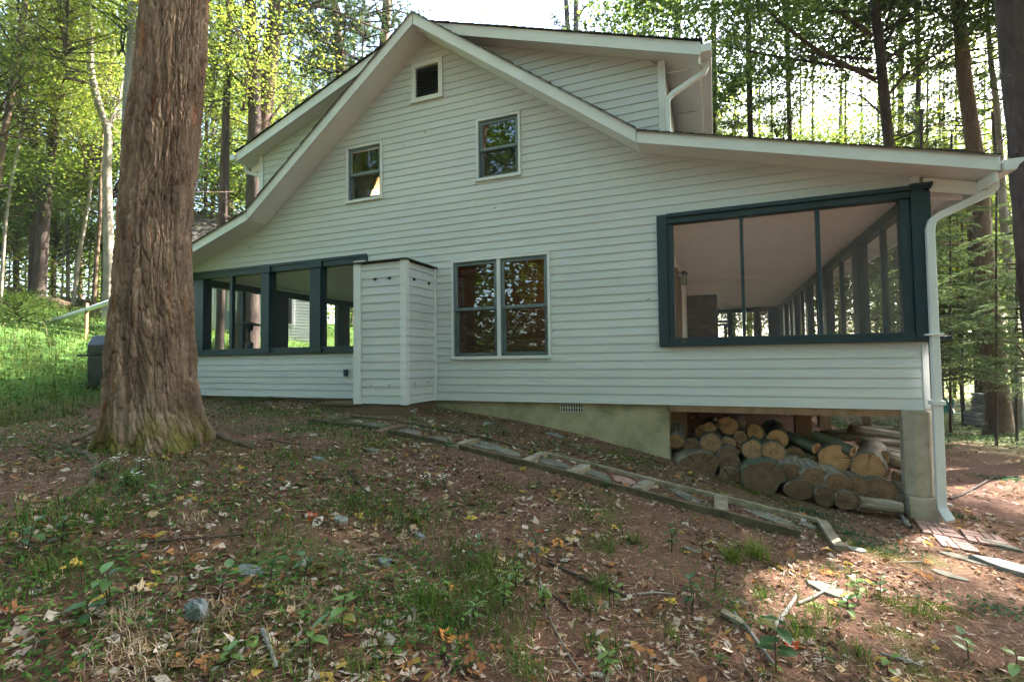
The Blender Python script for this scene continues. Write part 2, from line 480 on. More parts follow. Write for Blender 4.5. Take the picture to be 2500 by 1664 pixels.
M_BARKB = bark_mat('brown_pine_bark', (.05, .032, .022), (.115, .075, .052), (.20, .14, .10), 12, (1, 1, .2), .03)
M_BARKG = bark_mat('grey_bark', (.09, .08, .07), (.17, .155, .14), (.30, .275, .25), 10, (1, 1, .3), .012)
M_BARKP = bark_mat('pale_bark', (.10, .082, .066), (.24, .205, .165), (.40, .35, .29), 7, (1, 1, .6), .008)
M_LOGBARK = bark_mat('log_bark', (.025, .02, .015), (.12, .096, .07), (.28, .235, .185), 15, (1, 1, .25), .02)
M_LOGBARKG = bark_mat('green_log_bark', (.03, .035, .026), (.075, .085, .06), (.15, .16, .115), 14, (1, 1, .3), .008)
M_LOGBARKW = bark_mat('pale_log_bark', (.035, .028, .022), (.17, .14, .11), (.36, .31, .26), 16, (1, 1, .25), .02)
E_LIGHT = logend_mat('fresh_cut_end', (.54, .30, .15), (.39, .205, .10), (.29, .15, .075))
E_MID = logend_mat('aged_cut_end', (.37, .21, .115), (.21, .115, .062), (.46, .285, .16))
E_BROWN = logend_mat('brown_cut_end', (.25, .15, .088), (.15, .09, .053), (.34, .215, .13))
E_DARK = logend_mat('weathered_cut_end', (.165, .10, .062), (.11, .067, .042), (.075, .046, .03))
M_LEAF = leaf_mat('tree_leaves', (1, 1, 1), .5)
M_PINE = leaf_mat('pine_needles', (1, 1, 1), .3)
M_GRASS = leaf_mat('grass_blades', (1, 1, 1), .35)
M_PLANT = leaf_mat('plant_leaves', (1, 1, 1), .3, .05)
M_LITTER = leaf_mat('leaf_litter', (1, 1, 1), .15)
M_GLASS = glass_mat('window_glass')
M_SCREEN = mesh_mat('insect_screen', (.30, .265, .255), .16)
M_SCREENS = mesh_mat('thin_insect_screen', (.34, .31, .29), .22)
M_SCREENW = mesh_mat('window_insect_screen', (.06, .05, .045), .25)
M_SCREEND = mesh_mat('old_insect_screen', (.11, .11, .10), .18)
M_LAMP = emit_mat('lamp_shade_lit', (1.0, .62, .28), 3.0)
# ================================================================== GROUND
def build_ground():
    xs = np.unique(np.concatenate([np.linspace(-170, -30, 22), np.linspace(-30, -10, 60), np.arange(-10, 5.5, .05), np.linspace(5.5, 22, 60), np.linspace(22, 170, 22)]))
    ys = np.unique(np.concatenate([np.linspace(-120, -12, 16), np.linspace(-12, -6.4, 16), np.arange(-6.4, .8, .05), np.linspace(.8, 22, 80), np.linspace(22, 170, 24)]))
    X, Y = np.meshgrid(xs, ys, indexing='ij')
    Z = gtop(X, Y)
    V = np.stack([X, Y, Z], -1).reshape(-1, 3)
    n, m = X.shape
    i, j = np.meshgrid(np.arange(n - 1), np.arange(m - 1), indexing='ij')
    F = np.stack([i * m + j, (i + 1) * m + j, (i + 1) * m + j + 1, i * m + j + 1], -1).reshape(-1, 4)
    # red channel: how much moss or grass grows there; green channel: leafy bank on the left; blue: bare dry dirt
    moss = sm(.24, .52, fbm(X * .9, Y * .9, 0, 21) + .35 * fbm(X * 4, Y * 4, 0, 22) - .10)
    def blob(x, y, rx, ry):
        return np.exp(-(((X - x) / rx) ** 2 + ((Y - y) / ry) ** 2))
    mo = np.clip(moss * sm(9, 4, np.hypot(X + 2, Y + 4)) * .75 + .9 * blob(.45, -.75, .7, .2) + .9 * blob(1.35, -1.3, .4, .2) + .7 * blob(-2.2, -4.3, .5, .35) + .8 * blob(-1.3, -.45, .5, .15) + .6 * blob(-5.6, -1.0, 1.3, .5), 0, 1)
    mo *= np.clip(.55 + 1.2 * fbm(X * 6, Y * 6, 0, 31), 0, 1)
    bank = sm(-8.9, -10.4, X + .5 * fbm(X * .8, Y * .8, 0, 4)) * (X > -24) + sm(3.5, 7, Y - .0 * X) * sm(4.0, 7.5, X) * .55
    bare = sm(.3, 1.5, Y) * (X > -1) * (X < 3.5)
    return V, F, np.stack([mo, np.clip(bank, 0, 1), bare], -1).reshape(-1, 3)
def ground_mat():
    m, nt, out = nodes('forest_floor')
    vec = coords(nt)
    big = ramp(nt, noise(nt, vec, 1.3, 6, .7), [(.3, (0.087, 0.047, 0.033)), (.55, (0.145, 0.079, 0.056)), (.75, (0.197, 0.117, 0.086))])
    fine = ramp(nt, noise(nt, vec, 55, 6, .75, .8), [(.3, (0.052, 0.027, 0.019)), (.5, (0.145, 0.077, 0.054)), (.68, (0.290, 0.167, 0.120))])
    straw = ramp(nt, noise(nt, coords(nt, 'Object', (1, .35, 1)), 120, 4, .7, 1.5), [(.4, (0.070, 0.036, 0.026)), (.62, (0.325, 0.183, 0.125))])
    col = mix(nt, .68, big, fine)
    col = mix(nt, .35, col, straw)
    hv = N(nt, 'ShaderNodeHueSaturation'); hv.inputs['Value'].default_value = 1.0; nt.links.new(col, hv.inputs['Color']); col = hv.outputs[0]
    a = N(nt, 'ShaderNodeAttribute'); a.attribute_name = 'Col'
    sp = N(nt, 'ShaderNodeSeparateColor'); nt.links.new(a.outputs['Color'], sp.inputs[0])
    mossc = ramp(nt, noise(nt, vec, 70, 5, .7), [(.3, (0.043, 0.061, 0.014)), (.6, (0.123, 0.167, 0.032)), (.8, (0.217, 0.246, 0.072))])
    col = mix(nt, sp.outputs[0], col, mossc)
    bankc = ramp(nt, noise(nt, vec, 14, 6, .7), [(.3, (0.032, 0.065, 0.017)), (.55, (0.080, 0.160, 0.036)), (.8, (0.145, 0.246, 0.058))])
    col = mix(nt, sp.outputs[1], col, bankc)
    barec = ramp(nt, noise(nt, vec, 30, 6, .7), [(.3, (0.075, 0.038, 0.030)), (.7, (0.197, 0.106, 0.081))])
    col = mix(nt, sp.outputs[2], col, barec)
    b = N(nt, 'ShaderNodeBsdfPrincipled'); b.inputs['Roughness'].default_value = .95; b.inputs['Specular IOR Level'].default_value = .08
    nt.links.new(col, b.inputs['Base Color'])
    bp = N(nt, 'ShaderNodeBump'); bp.inputs['Distance'].default_value = .035
    nt.links.new(noise(nt, vec, 38, 8, .8), bp.inputs['Height']); nt.links.new(bp.outputs[0], b.inputs['Normal'])
    nt.links.new(b.outputs[0], out.inputs[0])
    return m
gv, gf, gc = build_ground()
tag(mesh_np('ground', gv, gf, ground_mat(), col=gc, smooth=True), 'sloping forest floor of brown pine needles with moss and a green bank', kind='structure')

# ================================================================== HOUSE
house = empty('house', (-3.5, 0, -.55), 'white clapboard house with steep gable, dormers and two dark teal screened porches', 'house')
ZB = -.55                       # bottom of the siding
XR = 2.03                       # right end of the wall
XL = -9.15
# underside of the rake (x, z), left to right, as measured
SOF = [(-9.75, 1.685), (-7.33, 2.465), (-4.015, 5.005), (-.827, 2.663), (2.587, 1.791)]
def soff(x):
    return float(np.interp(x, [p[0] for p in SOF], [p[1] for p in SOF]))
def soff_x(z):
    """left and right limits of the wall under the roof at height z"""
    l = float(np.interp(z, [p[1] for p in SOF[:3]], [p[0] for p in SOF[:3]]))
    rr = [p for p in reversed(SOF[2:])]
    r = float(np.interp(z, [p[1] for p in rr], [p[0] for p in rr]))
    return max(l, XL), min(r, XR)
PL = (-9.19, -5.14, .165, 1.735)      # left porch opening with its trim
PR = (-.65, 2.2, .158, 1.81)          # right porch opening with its trim
DW = (-3.622, -2.082, .044, 1.505)    # double window with trim
W1 = (-5.56, -4.85, 2.62, 3.545)
W2 = (-3.187, -2.488, 2.64, 3.56)
VT = (-4.293, -3.742, 4.03, 4.65)
OPEN = [PL, PR, DW, W1, W2, VT]
BH = .1085
def board_piece(mb, za, zb, xl0, xr0, xl1, xr1, y0, z0, e, side=-1):
    """one lap board of a front wall: its lower edge stands 15 mm proud, its upper edge 3 mm"""
    def pr(z):
        k = (z - z0) / e
        return .0125 * (1 - k) + .002 * k
    ya, yb = y0 - pr(za), y0 - pr(zb)
    V = [(xl0, ya, za), (xr0, ya, za), (xr1, yb, zb), (xl1, yb, zb), (xl0, y0, za), (xr0, y0, za), (xr1, y0, zb), (xl1, y0, zb)]
    mb.add(V, [(0, 1, 2, 3), (4, 7, 6, 5), (0, 4, 5, 1), (3, 2, 6, 7), (0, 3, 7, 4), (1, 5, 6, 2)])
def lap_wall(parent, zlo, zhi, limits, openings, y0, e=BH, mat=M_SIDING, name='siding_board', joints=0.0):
    z = zlo
    rnd = random.Random(int(abs(y0 * 1000)) + int(zlo * 100) + 5)
    while z < zhi - .004:
        z1 = min(z + e, zhi)
        zs = sorted({z, z1} | {v for o in openings for v in (o[2], o[3]) if z + .004 < v < z1 - .004})
        for za, zb in zip(zs[:-1], zs[1:]):
            if zb - za < .006: continue
            zm = (za + zb) / 2
            a0, b0 = limits(za); a1, b1 = limits(zb)
            am, bm = limits(zm)
            if bm - am < .03: continue
            segs = [(am, bm, True, True)]
            for (ox0, ox1, oz0, oz1) in openings:
                if oz0 < zm < oz1:
                    ns = []
                    for (s0, s1, f0, f1) in segs:
                        if ox1 <= s0 or ox0 >= s1: ns.append((s0, s1, f0, f1)); continue
                        if ox0 > s0 + .01: ns.append((s0, ox0, f0, False))
                        if ox1 < s1 - .01: ns.append((ox1, s1, False, f1))
                    segs = ns
            # some long boards are two lengths butted together
            cut = []
            for sg in segs:
                if joints and sg[1] - sg[0] > 3.2 and zb - za > .08 and rnd.random() < joints:
                    xm = sg[0] + (sg[1] - sg[0]) * rnd.uniform(.25, .75)
                    cut += [(sg[0], xm - .002, sg[2], False), (xm + .002, sg[1], False, sg[3])]
                else: cut.append(sg)
            for (s0, s1, f0, f1) in cut:
                mb = MB()
                board_piece(mb, za, zb - .0008, a0 if f0 else s0, b0 if f1 else s1, a1 if f0 else s0, b1 if f1 else s1, y0, z, e)
                mb.build(name, mat, parent)
        z = z1
# --- gable wall sheathing with real openings (a grid of blocks between the openings)
gw = MB()
def sheath(mb, limits, zlo, zhi, openings, y0, y1):
    zc = sorted({zlo, zhi} | {v for o in openings for v in (o[2], o[3]) if zlo < v < zhi} | {p[1] for p in SOF if zlo < p[1] < zhi})
    for za, zb in zip(zc[:-1], zc[1:]):
        zm = (za + zb) / 2
        am, bm = limits(zm); a0, b0 = limits(za + 1e-4); a1, b1 = limits(zb - 1e-4)
        segs = [(am, bm, 1, 1)]
        for (ox0, ox1, oz0, oz1) in openings:
            if oz0 < zm < oz1:
                ns = []
                for (s0, s1, f0, f1) in segs:
                    if ox1 <= s0 or ox0 >= s1: ns.append((s0, s1, f0, f1)); continue
                    if ox0 > s0 + .01: ns.append((s0, ox0, f0, 0))
                    if ox1 < s1 - .01: ns.append((ox1, s1, 0, f1))
                segs = ns
        for (s0, s1, f0, f1) in segs:
            mb.prism_y([(a0 if f0 else s0, za), (b0 if f1 else s1, za), (b1 if f1 else s1, zb), (a1 if f0 else s0, zb)], y0, y1)
sheath(gw, soff_x, ZB + .002, 4.99, OPEN, .001, .12)
gable = gw.build('gable_wall', M_TRIM, house)
lap_wall(gable, ZB, 4.97, soff_x, OPEN, 0.0, joints=.55)
MB().box(XR, XR + .055, -.024, .1, ZB - .005, .15).build('corner_board', M_TRIM, gable, .003)
MB().box(2.0, 2.075, -.026, .1, 1.815, 1.93).build('corner_board', M_TRIM, gable, .003)
MB().box(XL, XR, -.012, .12, ZB - .018, ZB - .001).build('starter_strip', M_TRIM, gable)
# small specks and a bit of debris stuck to the siding
sp = MB()
for k in range(70):
    x = random.uniform(-8, 1.9); z = random.uniform(-.5, 3.9)
    if any(o[0] - .05 < x < o[1] + .05 and o[2] - .05 < z < o[3] + .05 for o in OPEN): continue
    l, r_ = soff_x(z + .1)
    if x < l + .2 or x > r_ - .2: continue
    s = random.uniform(.003, .007); an = random.uniform(0, 3.14)
    L = s * random.choice([1, 1, 1, 4])
    sp.obox((x, -.0155, z), (math.cos(an), 0, math.sin(an)), (0, 1, 0), (-math.sin(an), 0, math.cos(an)), L, .0025, s * .6)
o_ = sp.build('speck', M_PLINTH, gable); o_['kind'] = 'stuff'

# --- windows
def sash_window(rect, cols=1, blind=(0, 1), glow=None):
    x0, x1, z0, z1 = rect
    t = .037
    fr = MB()
    fr.box(x0, x0 + t, -.030, .02, z0, z1).box(x1 - t, x1, -.030, .02, z0, z1)
    fr.box(x0 + t, x1 - t, -.028, .02, z1 - t, z1).box(x0 - .006, x1 + .006, -.042, .02, z0 - .012, z0 + .032)
    w = fr.build('window', M_TRIM, house, .003)
    n = cols; gap = .052
    wd = (x1 - x0 - 2 * t - gap * (n - 1)) / n
    for c in range(n):
        a = x0 + t + c * (wd + gap); b = a + wd
        if c < n - 1:
            MB().box(b, b + gap, -.026, .03, z0 + .032, z1 - t).build('mullion', M_TRIM, w, .003)
        zl, zh = z0 + .032, z1 - t; zm = (zl + zh) / 2
        j = MB().box(a, a + .014, -.008, .09, zl, zh).box(b - .014, b, -.008, .09, zl, zh).box(a + .014, b - .014, -.008, .09, zh - .014, zh)
        j.build('jamb', M_SASH, w)
        a += .014; b -= .014; zh -= .014
        s = .04
        up = MB()
        up.box(a, a + s, .008, .034, zm - .02, zh).box(b - s, b, .008, .034, zm - .02, zh).box(a + s, b - s, .008, .034, zh - s, zh).box(a + s, b - s, .006, .034, zm - .02, zm + .022)
        up.build('upper_sash', M_SASH, w, .002)
        lo = MB()
        lo.box(a, a + s + .01, .037, .062, zl, zm + .015).box(b - s - .01, b, .037, .062, zl, zm + .015).box(a + s + .01, b - s - .01, .037, .062, zl, zl + .055).box(a + s + .01, b - s - .01, .037, .062, zm - .025, zm + .015)
        lo.build('lower_sash', M_SASH, w, .002)
        MB().box(a + s, b - s, .019, .023, zm + .022, zh - s).build('pane', M_GLASS, w)
        MB().box(a + s + .01, b - s - .01, .047, .051, zl + .055, zm - .025).build('pane', M_GLASS, w)
        # fly screen in front of the lower light
        MB().add([(a + .005, .030, zl + .005), (b - .005, .030, zl + .005), (b - .005, .030, zm - .022), (a + .005, .030, zm - .022)], [(0, 1, 2, 3)]).build('screen', M_SCREENW, w)
        if blind is not None:
            bl = MB(); zz = zl + .01 + (zh - zl) * blind[0]; ze = zl + (zh - zl) * blind[1]
            while zz < ze:
                bl.add([(a, .105, zz), (b, .105, zz), (b, .120, zz + .010), (a, .120, zz + .010)], [(0, 1, 2, 3)])
                zz += .021
            bl.build('blind', M_BLIND, w)
    return w
sash_window(DW, 2, (0, 1))
sash_window(W2, 1, (0, 1))
sash_window(W1, 1, None)
# rooms behind the glass: dark boxes, one warm lamp in the upper left one
def room(x0, x1, z0, z1, y1=2.6):
    mb = MB()
    y0 = .125
    V = [(x0, y0, z0), (x1, y0, z0), (x1, y1, z0), (x0, y1, z0), (x0, y0, z1), (x1, y0, z1), (x1, y1, z1), (x0, y1, z1)]
    mb.add(V, [(0, 1, 2, 3), (4, 7, 6, 5), (1, 5, 6, 2), (2, 6, 7, 3), (3, 7, 4, 0)])
    return mb.build('room', M_DARKROOM, house)
room(-4.95, -1.7, -.3, 1.9)
room(-6.9, -4.6, 2.2, 3.75)
room(-4.55, -1.9, 2.2, 3.75)
LX, LYY, LZ = -5.70, .95, 2.72
lb = empty('table_lamp', (LX, LYY, LZ), 'lit table lamp with cream shade inside the upper left gable window', 'lamp')
MB().tube([(LX, LYY, LZ), (LX, LYY, LZ + .04), (LX, LYY, LZ + .07), (LX, LYY, LZ + .28)], [.09, .085, .02, .015], 10).build('stem', M_METALD, lb)
sh = MB(); ns = 18
for k in range(ns):
    a0, a1 = 2 * math.pi * k / ns, 2 * math.pi * (k + 1) / ns
    sh.add([(LX + .17 * math.cos(a0), LYY + .17 * math.sin(a0), LZ + .26), (LX + .17 * math.cos(a1), LYY + .17 * math.sin(a1), LZ + .26), (LX + .12 * math.cos(a1), LYY + .12 * math.sin(a1), LZ + .42), (LX + .12 * math.cos(a0), LYY + .12 * math.sin(a0), LZ + .42)], [(0, 1, 2, 3)])
sh.build('lamp_shade', M_LAMP, lb, smooth=True)
def warm_lamp(loc, e, r=.08):
    l = bpy.data.lights.new('room_lamp', 'POINT'); l.energy = e; l.color = (1, .5, .2); l.shadow_soft_size = r
    o = bpy.data.objects.new('room_lamp', l); o.location = loc; COL.objects.link(o)
warm_lamp((LX - .1, 1.9, 3.15), 34.0)
warm_lamp((-2.6, 1.7, 1.2), .9)
MB().box(-6.3, -5.2, .7, 1.3, LZ - .06, LZ - .002).build('lamp_table', M_WOODPOST, house)

# --- gable vent with louvres
vf = MB(); x0, x1, z0, z1 = VT
vf.box(x0, x0 + .075, -.032, .02, z0, z1).box(x1 - .075, x1, -.032, .02, z0, z1).box(x0 + .075, x1 - .075, -.030, .02, z1 - .075, z1).box(x0 - .01, x1 + .01, -.045, .02, z0 - .01, z0 + .06)
gv_ = vf.build('gable_vent', M_TRIM, house, .003)
zz = z0 + .065
while zz < z1 - .09:
    MB().add([(x0 + .075, -.012, zz), (x1 - .075, -.012, zz), (x1 - .075, .035, zz + .062), (x0 + .075, .035, zz + .062), (x0 + .075, -.006, zz - .004), (x1 - .075, -.006, zz - .004)], [(0, 1, 2, 3), (4, 5, 1, 0)]).build('louvre', M_METALD, gv_)
    zz += .052
MB().box(x0 + .06, x1 - .06, .06, .075, z0 + .05, z1 - .06).build('vent_backing', M_BLACK, gv_)

# --- left screened porch front
def member(parent, name, x0, x1, y0, y1, z0, z1, m=None, bev=.004):
    return MB().box(x0, x1, y0, y1, z0, z1).build(name, m or M_TEAL, parent, bev)
lx = [onY(px, 700)[0] for px in (473, 500, 562, 568, 639, 665, 757, 790)]
lp = member(house, 'left_porch_frame', -9.19, -5.23, -.04, .09, 1.61, 1.735)
member(lp, 'drip_cap', -9.2, -5.13, -.055, -.0405, 1.70, 1.748)
member(lp, 'sill', -9.19, -5.14, -.05, .09, .165, .215)
member(lp, 'rail', -9.19, -5.14, -.025, .085, .2155, .28)
member(lp, 'corner_post', -9.19, lx[1] + .0, -.03, .15, .216, 1.609)
member(lp, 'mullion', lx[2] - .005, lx[3] + .005, -.01, .06, .281, 1.609)
for a, b in ((lx[4], lx[5]), (lx[6], lx[7])):
    ps = MB().box(a + .03, b - .03, -.045, .12, .2, 1.62).build('post', M_TEAL, lp, .004)
    MB().box(a - .01, b + .01, -.068, .10, 1.615, 1.70).build('post_cap', M_TEAL, ps, .006) if False else None
    MB().box(a - .01, b + .01, -.068, -.046, 1.60, 1.705).build('post_cap', M_TEAL, lp, .004)
    MB().box(a - .01, b + .01, -.07, -.046, .19, .25).build('post_base', M_TEAL, lp, .004)
member(lp, 'end_post', -5.23, -5.135, -.05, .09, .216, 1.699)
for a, b in ((lx[1], lx[2] - .005), (lx[3] + .005, lx[4] + .03), (lx[5] - .03, lx[6] + .03), (lx[7] - .03, -5.23)):
    MB().add([(a, .03, .28), (b, .03, .28), (b, .03, 1.61), (a, .03, 1.61)], [(0, 1, 2, 3)]).build('screen', M_SCREEND, lp)
# left porch side wall (x = -9.1), running back, with low wall, posts and header
LY = 5.2
ls = MB().box(-9.13, -9.0, .16, LY, 1.50, 1.64).build('left_porch_side_wall', M_TEAL, house, .004)
MB().box(-9.15, -8.97, .16, LY, .17, .27).build('sill', M_TEAL, ls, .004)
MB().box(-9.11, -9.02, .13, LY, -.62, .169).build('low_wall', M_SIDING, ls)
for a, b in ((.92, 1.0), (1.7, 2.12), (3.75, 4.2), (4.95, 5.2)):
    MB().box(-9.12, -9.0, a, b, .271, 1.499).build('post', M_TEAL, ls, .004)
for a, b in ((.16, .92), (1.0, 1.7), (2.12, 3.75), (4.2, 4.95)):
    MB().add([(-9.06, a, .27), (-9.06, b, .27), (-9.06, b, 1.5), (-9.06, a, 1.5)], [(0, 1, 2, 3)]).build('screen', M_SCREEND, ls)
lbk = MB().box(-9.13, -5.1, LY, LY + .12, 1.46, 1.66).build('left_porch_back_wall', M_TEAL, house, .004)
MB().box(-9.13, -5.1, LY, LY + .12, -.62, .27).build('low_wall', M_SIDING, lbk)
for a, b in ((-9.13, -8.95), (-7.75, -7.6), (-6.3, -6.0)):
    MB().box(a, b, LY + .01, LY + .11, .271, 1.459).build('post', M_TEAL, lbk, .004)
MB().box(-9.1, -5.1, .13, LY + .1, -.60, -.52).build('left_porch_floor', M_GRATE, house)
# porch ceiling of narrow boards
def bead_ceiling(name, x0, x1, y0, y1, z, w=.078):
    mb = MB(); x = x0
    while x < x1 - .002:
        b = min(x + w - .003, x1)
        mb.box(x, b, y0, y1, z, z + .012)
        x += w
    mb.box(x0, x1, y0, y1, z + .0125, z + .03)
    o = mb.build(name, M_CEIL, house); o['kind'] = 'stuff'
    return o
bead_ceiling('left_porch_ceiling', -9.0, -5.12, .125, LY + .05, 1.66)
MB().box(-5.12, -5.0, .125, 9, -.6, 1.7).build('inner_wall', M_CEIL, house)
MB().box(-5.45, -5.122, .125, .4, 1.35, 1.655).build('beam', M_WOODPOST, house, .004)
MB().box(-6.15, -6.0, 2.6, 2.75, -.5, 1.655).build('porch_post', M_WOODPOST, house, .004)

# --- right screened porch front
rp = member(house, 'right_porch_frame', -.53, 1.98, -.045, .09, 1.70, 1.805)
member(rp, 'drip_cap', -.53, 2.16, -.075, -.0455, 1.775, 1.825)
member(rp, 'side_trim', -.65, -.5305, -.05, .09, .158, 1.815)
member(rp, 'sill', -.53, 2.03, -.07, .09, .158, .205)
member(rp, 'rail', -.53, 2.0, -.03, .088, .2055, .262)
member(rp, 'stile', -.53, -.455, -.02, .085, .2625, 1.699)
member(rp, 'stile', 1.885, 1.98, -.02, .085, .2625, 1.699)
member(rp, 'mullion', .31, .345, -.018, .06, .263, 1.699)
member(rp, 'mullion', 1.10, 1.14, -.018, .06, .263, 1.699)
cp = member(rp, 'corner_post', 1.981, 2.15, -.06, .16, .158, 1.80)
member(rp, 'post_cap', 1.97, 2.17, -.085, .17, 1.8005, 1.84)
member(rp, 'sill_return', 1.98, 2.27, -.095, .05, .165, .21)
for a, b in ((-.455, .31), (.345, 1.10), (1.14, 1.885)):
    MB().add([(a, .03, .262), (b, .03, .262), (b, .03, 1.70), (a, .03, 1.70)], [(0, 1, 2, 3)]).build('screen', M_SCREEN, rp)
rmoth = MB().obox((-.36, -.032, .215), (1, 0, .2), (0, 1, 0), (-.2, 0, 1), .035, .003, .008).build('moth', M_WOODPOST, rp)
# right side wall
RY = 12.8
rs = MB().box(1.98, 2.1, .17, RY, 1.64, 1.765).build('right_porch_side_wall', M_TEAL, house, .004)
MB().box(1.96, 2.13, .17, RY, .165, .262).build('sill', M_TEAL, rs, .004)
MB().box(2.0, 2.08, .11, RY, -.62, .164).build('low_wall', M_SIDING, rs)
py = [2.12, 2.45, 4.45, 4.75, 6.5, 6.8, 8.5, 8.85, 10.6, 10.9, 12.5, 12.8]
yy = .17
for a, b in zip(py[::2], py[1::2]):
    MB().box(1.965, 2.10, a, b, .263, 1.639).build('post', M_TEAL, rs, .004)
    MB().box(2.0, 2.07, (yy + a) / 2 - .02, (yy + a) / 2 + .02, .263, 1.639).build('mullion', M_TEAL, rs)
    MB().add([(2.04, yy, .262), (2.04, a, .262), (2.04, a, 1.64), (2.04, yy, 1.64)], [(0, 1, 2, 3)]).build('screen', M_SCREENS, rs)
    yy = b
rb = MB().box(-.6, 2.0, RY, RY + .12, 1.62, 1.765).build('right_porch_back_wall', M_TEAL, house, .004)
MB().box(-.6, 2.0, RY, RY + .12, -.62, .26).build('low_wall', M_SIDING, rb)
for a, b in ((.42, .58), (1.72, 1.98), (-.6, -.5)):
    MB().box(a, b, RY + .005, RY + .115, .261, 1.619).build('post', M_TEAL, rb, .004)
MB().box(-.5, .42, RY + .01, RY + .1, 1.28, 1.36).build('door_head', M_TEAL, rb, .004)
MB().box(-.5, .42, RY + .02, RY + .09, 1.16, 1.25).box(.3, .41, RY + .02, RY + .09, .26, 1.16).build('screen_door', M_TEAL, rb, .004)
MB().add([(-.5, RY + .05, .26), (1.72, RY + .05, .26), (1.72, RY + .05, 1.62), (-.5, RY + .05, 1.62)], [(0, 1, 2, 3)]).build('screen', M_SCREENS, rb)
bead_ceiling('right_porch_ceiling', -.6, 1.98, .125, 5.2, 1.765, .055)
bead_ceiling('right_porch_ceiling', -.6, 1.98, 5.26, RY, 1.768, .055)
MB().box(-.6, 1.98, 5.19, 5.27, 1.745, 1.7645).build('ceiling_strip', M_CEIL, house)
MB().box(-.75, -.6, .125, RY + .1, -.6, 1.77).build('inner_wall', M_CEIL, house)
MB().box(-.6, 2.05, .13, RY, -.62, -.42).build('right_porch_floor', M_GRATE, house)
MB().box(-.598, -.54, 2.0, 2.08, -.4, 1.5).box(-.598, -.54, 2.95, 3.03, -.4, 1.5).build('door_casing', M_WOODPOST, house, .004)
# brick chimney breast inside the right porch, built of courses
ch = MB().box(-.598, .06, 6.02, 8.0, -.42, 1.50).build('chimney_breast', M_BRICKBASE, house)
for k in range(22):
    z = .10 + k * .0625
    x = -.6 - (.12 if k % 2 else .0)
    while x < .07:
        a, b = max(x, -.598), min(x + .228, .072)
        if b - a > .03:
            MB().box(a + .004, b - .004, 5.99 + random.uniform(-.008, .008), 6.04, z + .004, z + .058).build('brick', M_CHIM, ch)
        x += .232
MB().box(-.598, .12, 5.95, 8.0, 1.501, 1.764).build('chimney_head', M_CEIL, house)

# wall lantern beside the porch door
wl = empty('wall_lantern', (-.52, 3.05, 1.42), 'small dark metal coach lantern on the inner wall of the right porch', 'lantern')
MB().box(-.597, -.58, 3.0, 3.1, 1.34, 1.62).build('backplate', M_METALD, wl, .004)
MB().tube([(-.58, 3.05, 1.56), (-.53, 3.05, 1.60), (-.49, 3.05, 1.585)], .008, 6).build('arm', M_METALD, wl)
MB().add([(-.56, 2.98, 1.545), (-.42, 2.98, 1.545), (-.42, 3.12, 1.545), (-.56, 3.12, 1.545), (-.49, 3.05, 1.62)], [(0, 1, 4), (1, 2, 4), (2, 3, 4), (3, 0, 4), (3, 2, 1, 0)]).build('roof', M_METALD, wl)
MB().box(-.53, -.45, 3.01, 3.09, 1.35, 1.36).box(-.53, -.522, 3.01, 3.018, 1.36, 1.545).box(-.458, -.45, 3.01, 3.018, 1.36, 1.545).box(-.53, -.522, 3.082, 3.09, 1.36, 1.545).box(-.458, -.45, 3.082, 3.09, 1.36, 1.545).build('cage', M_METALD, wl)
MB().box(-.519, -.461, 3.021, 3.079, 1.365, 1.54).build('pane', M_GLASS, wl)

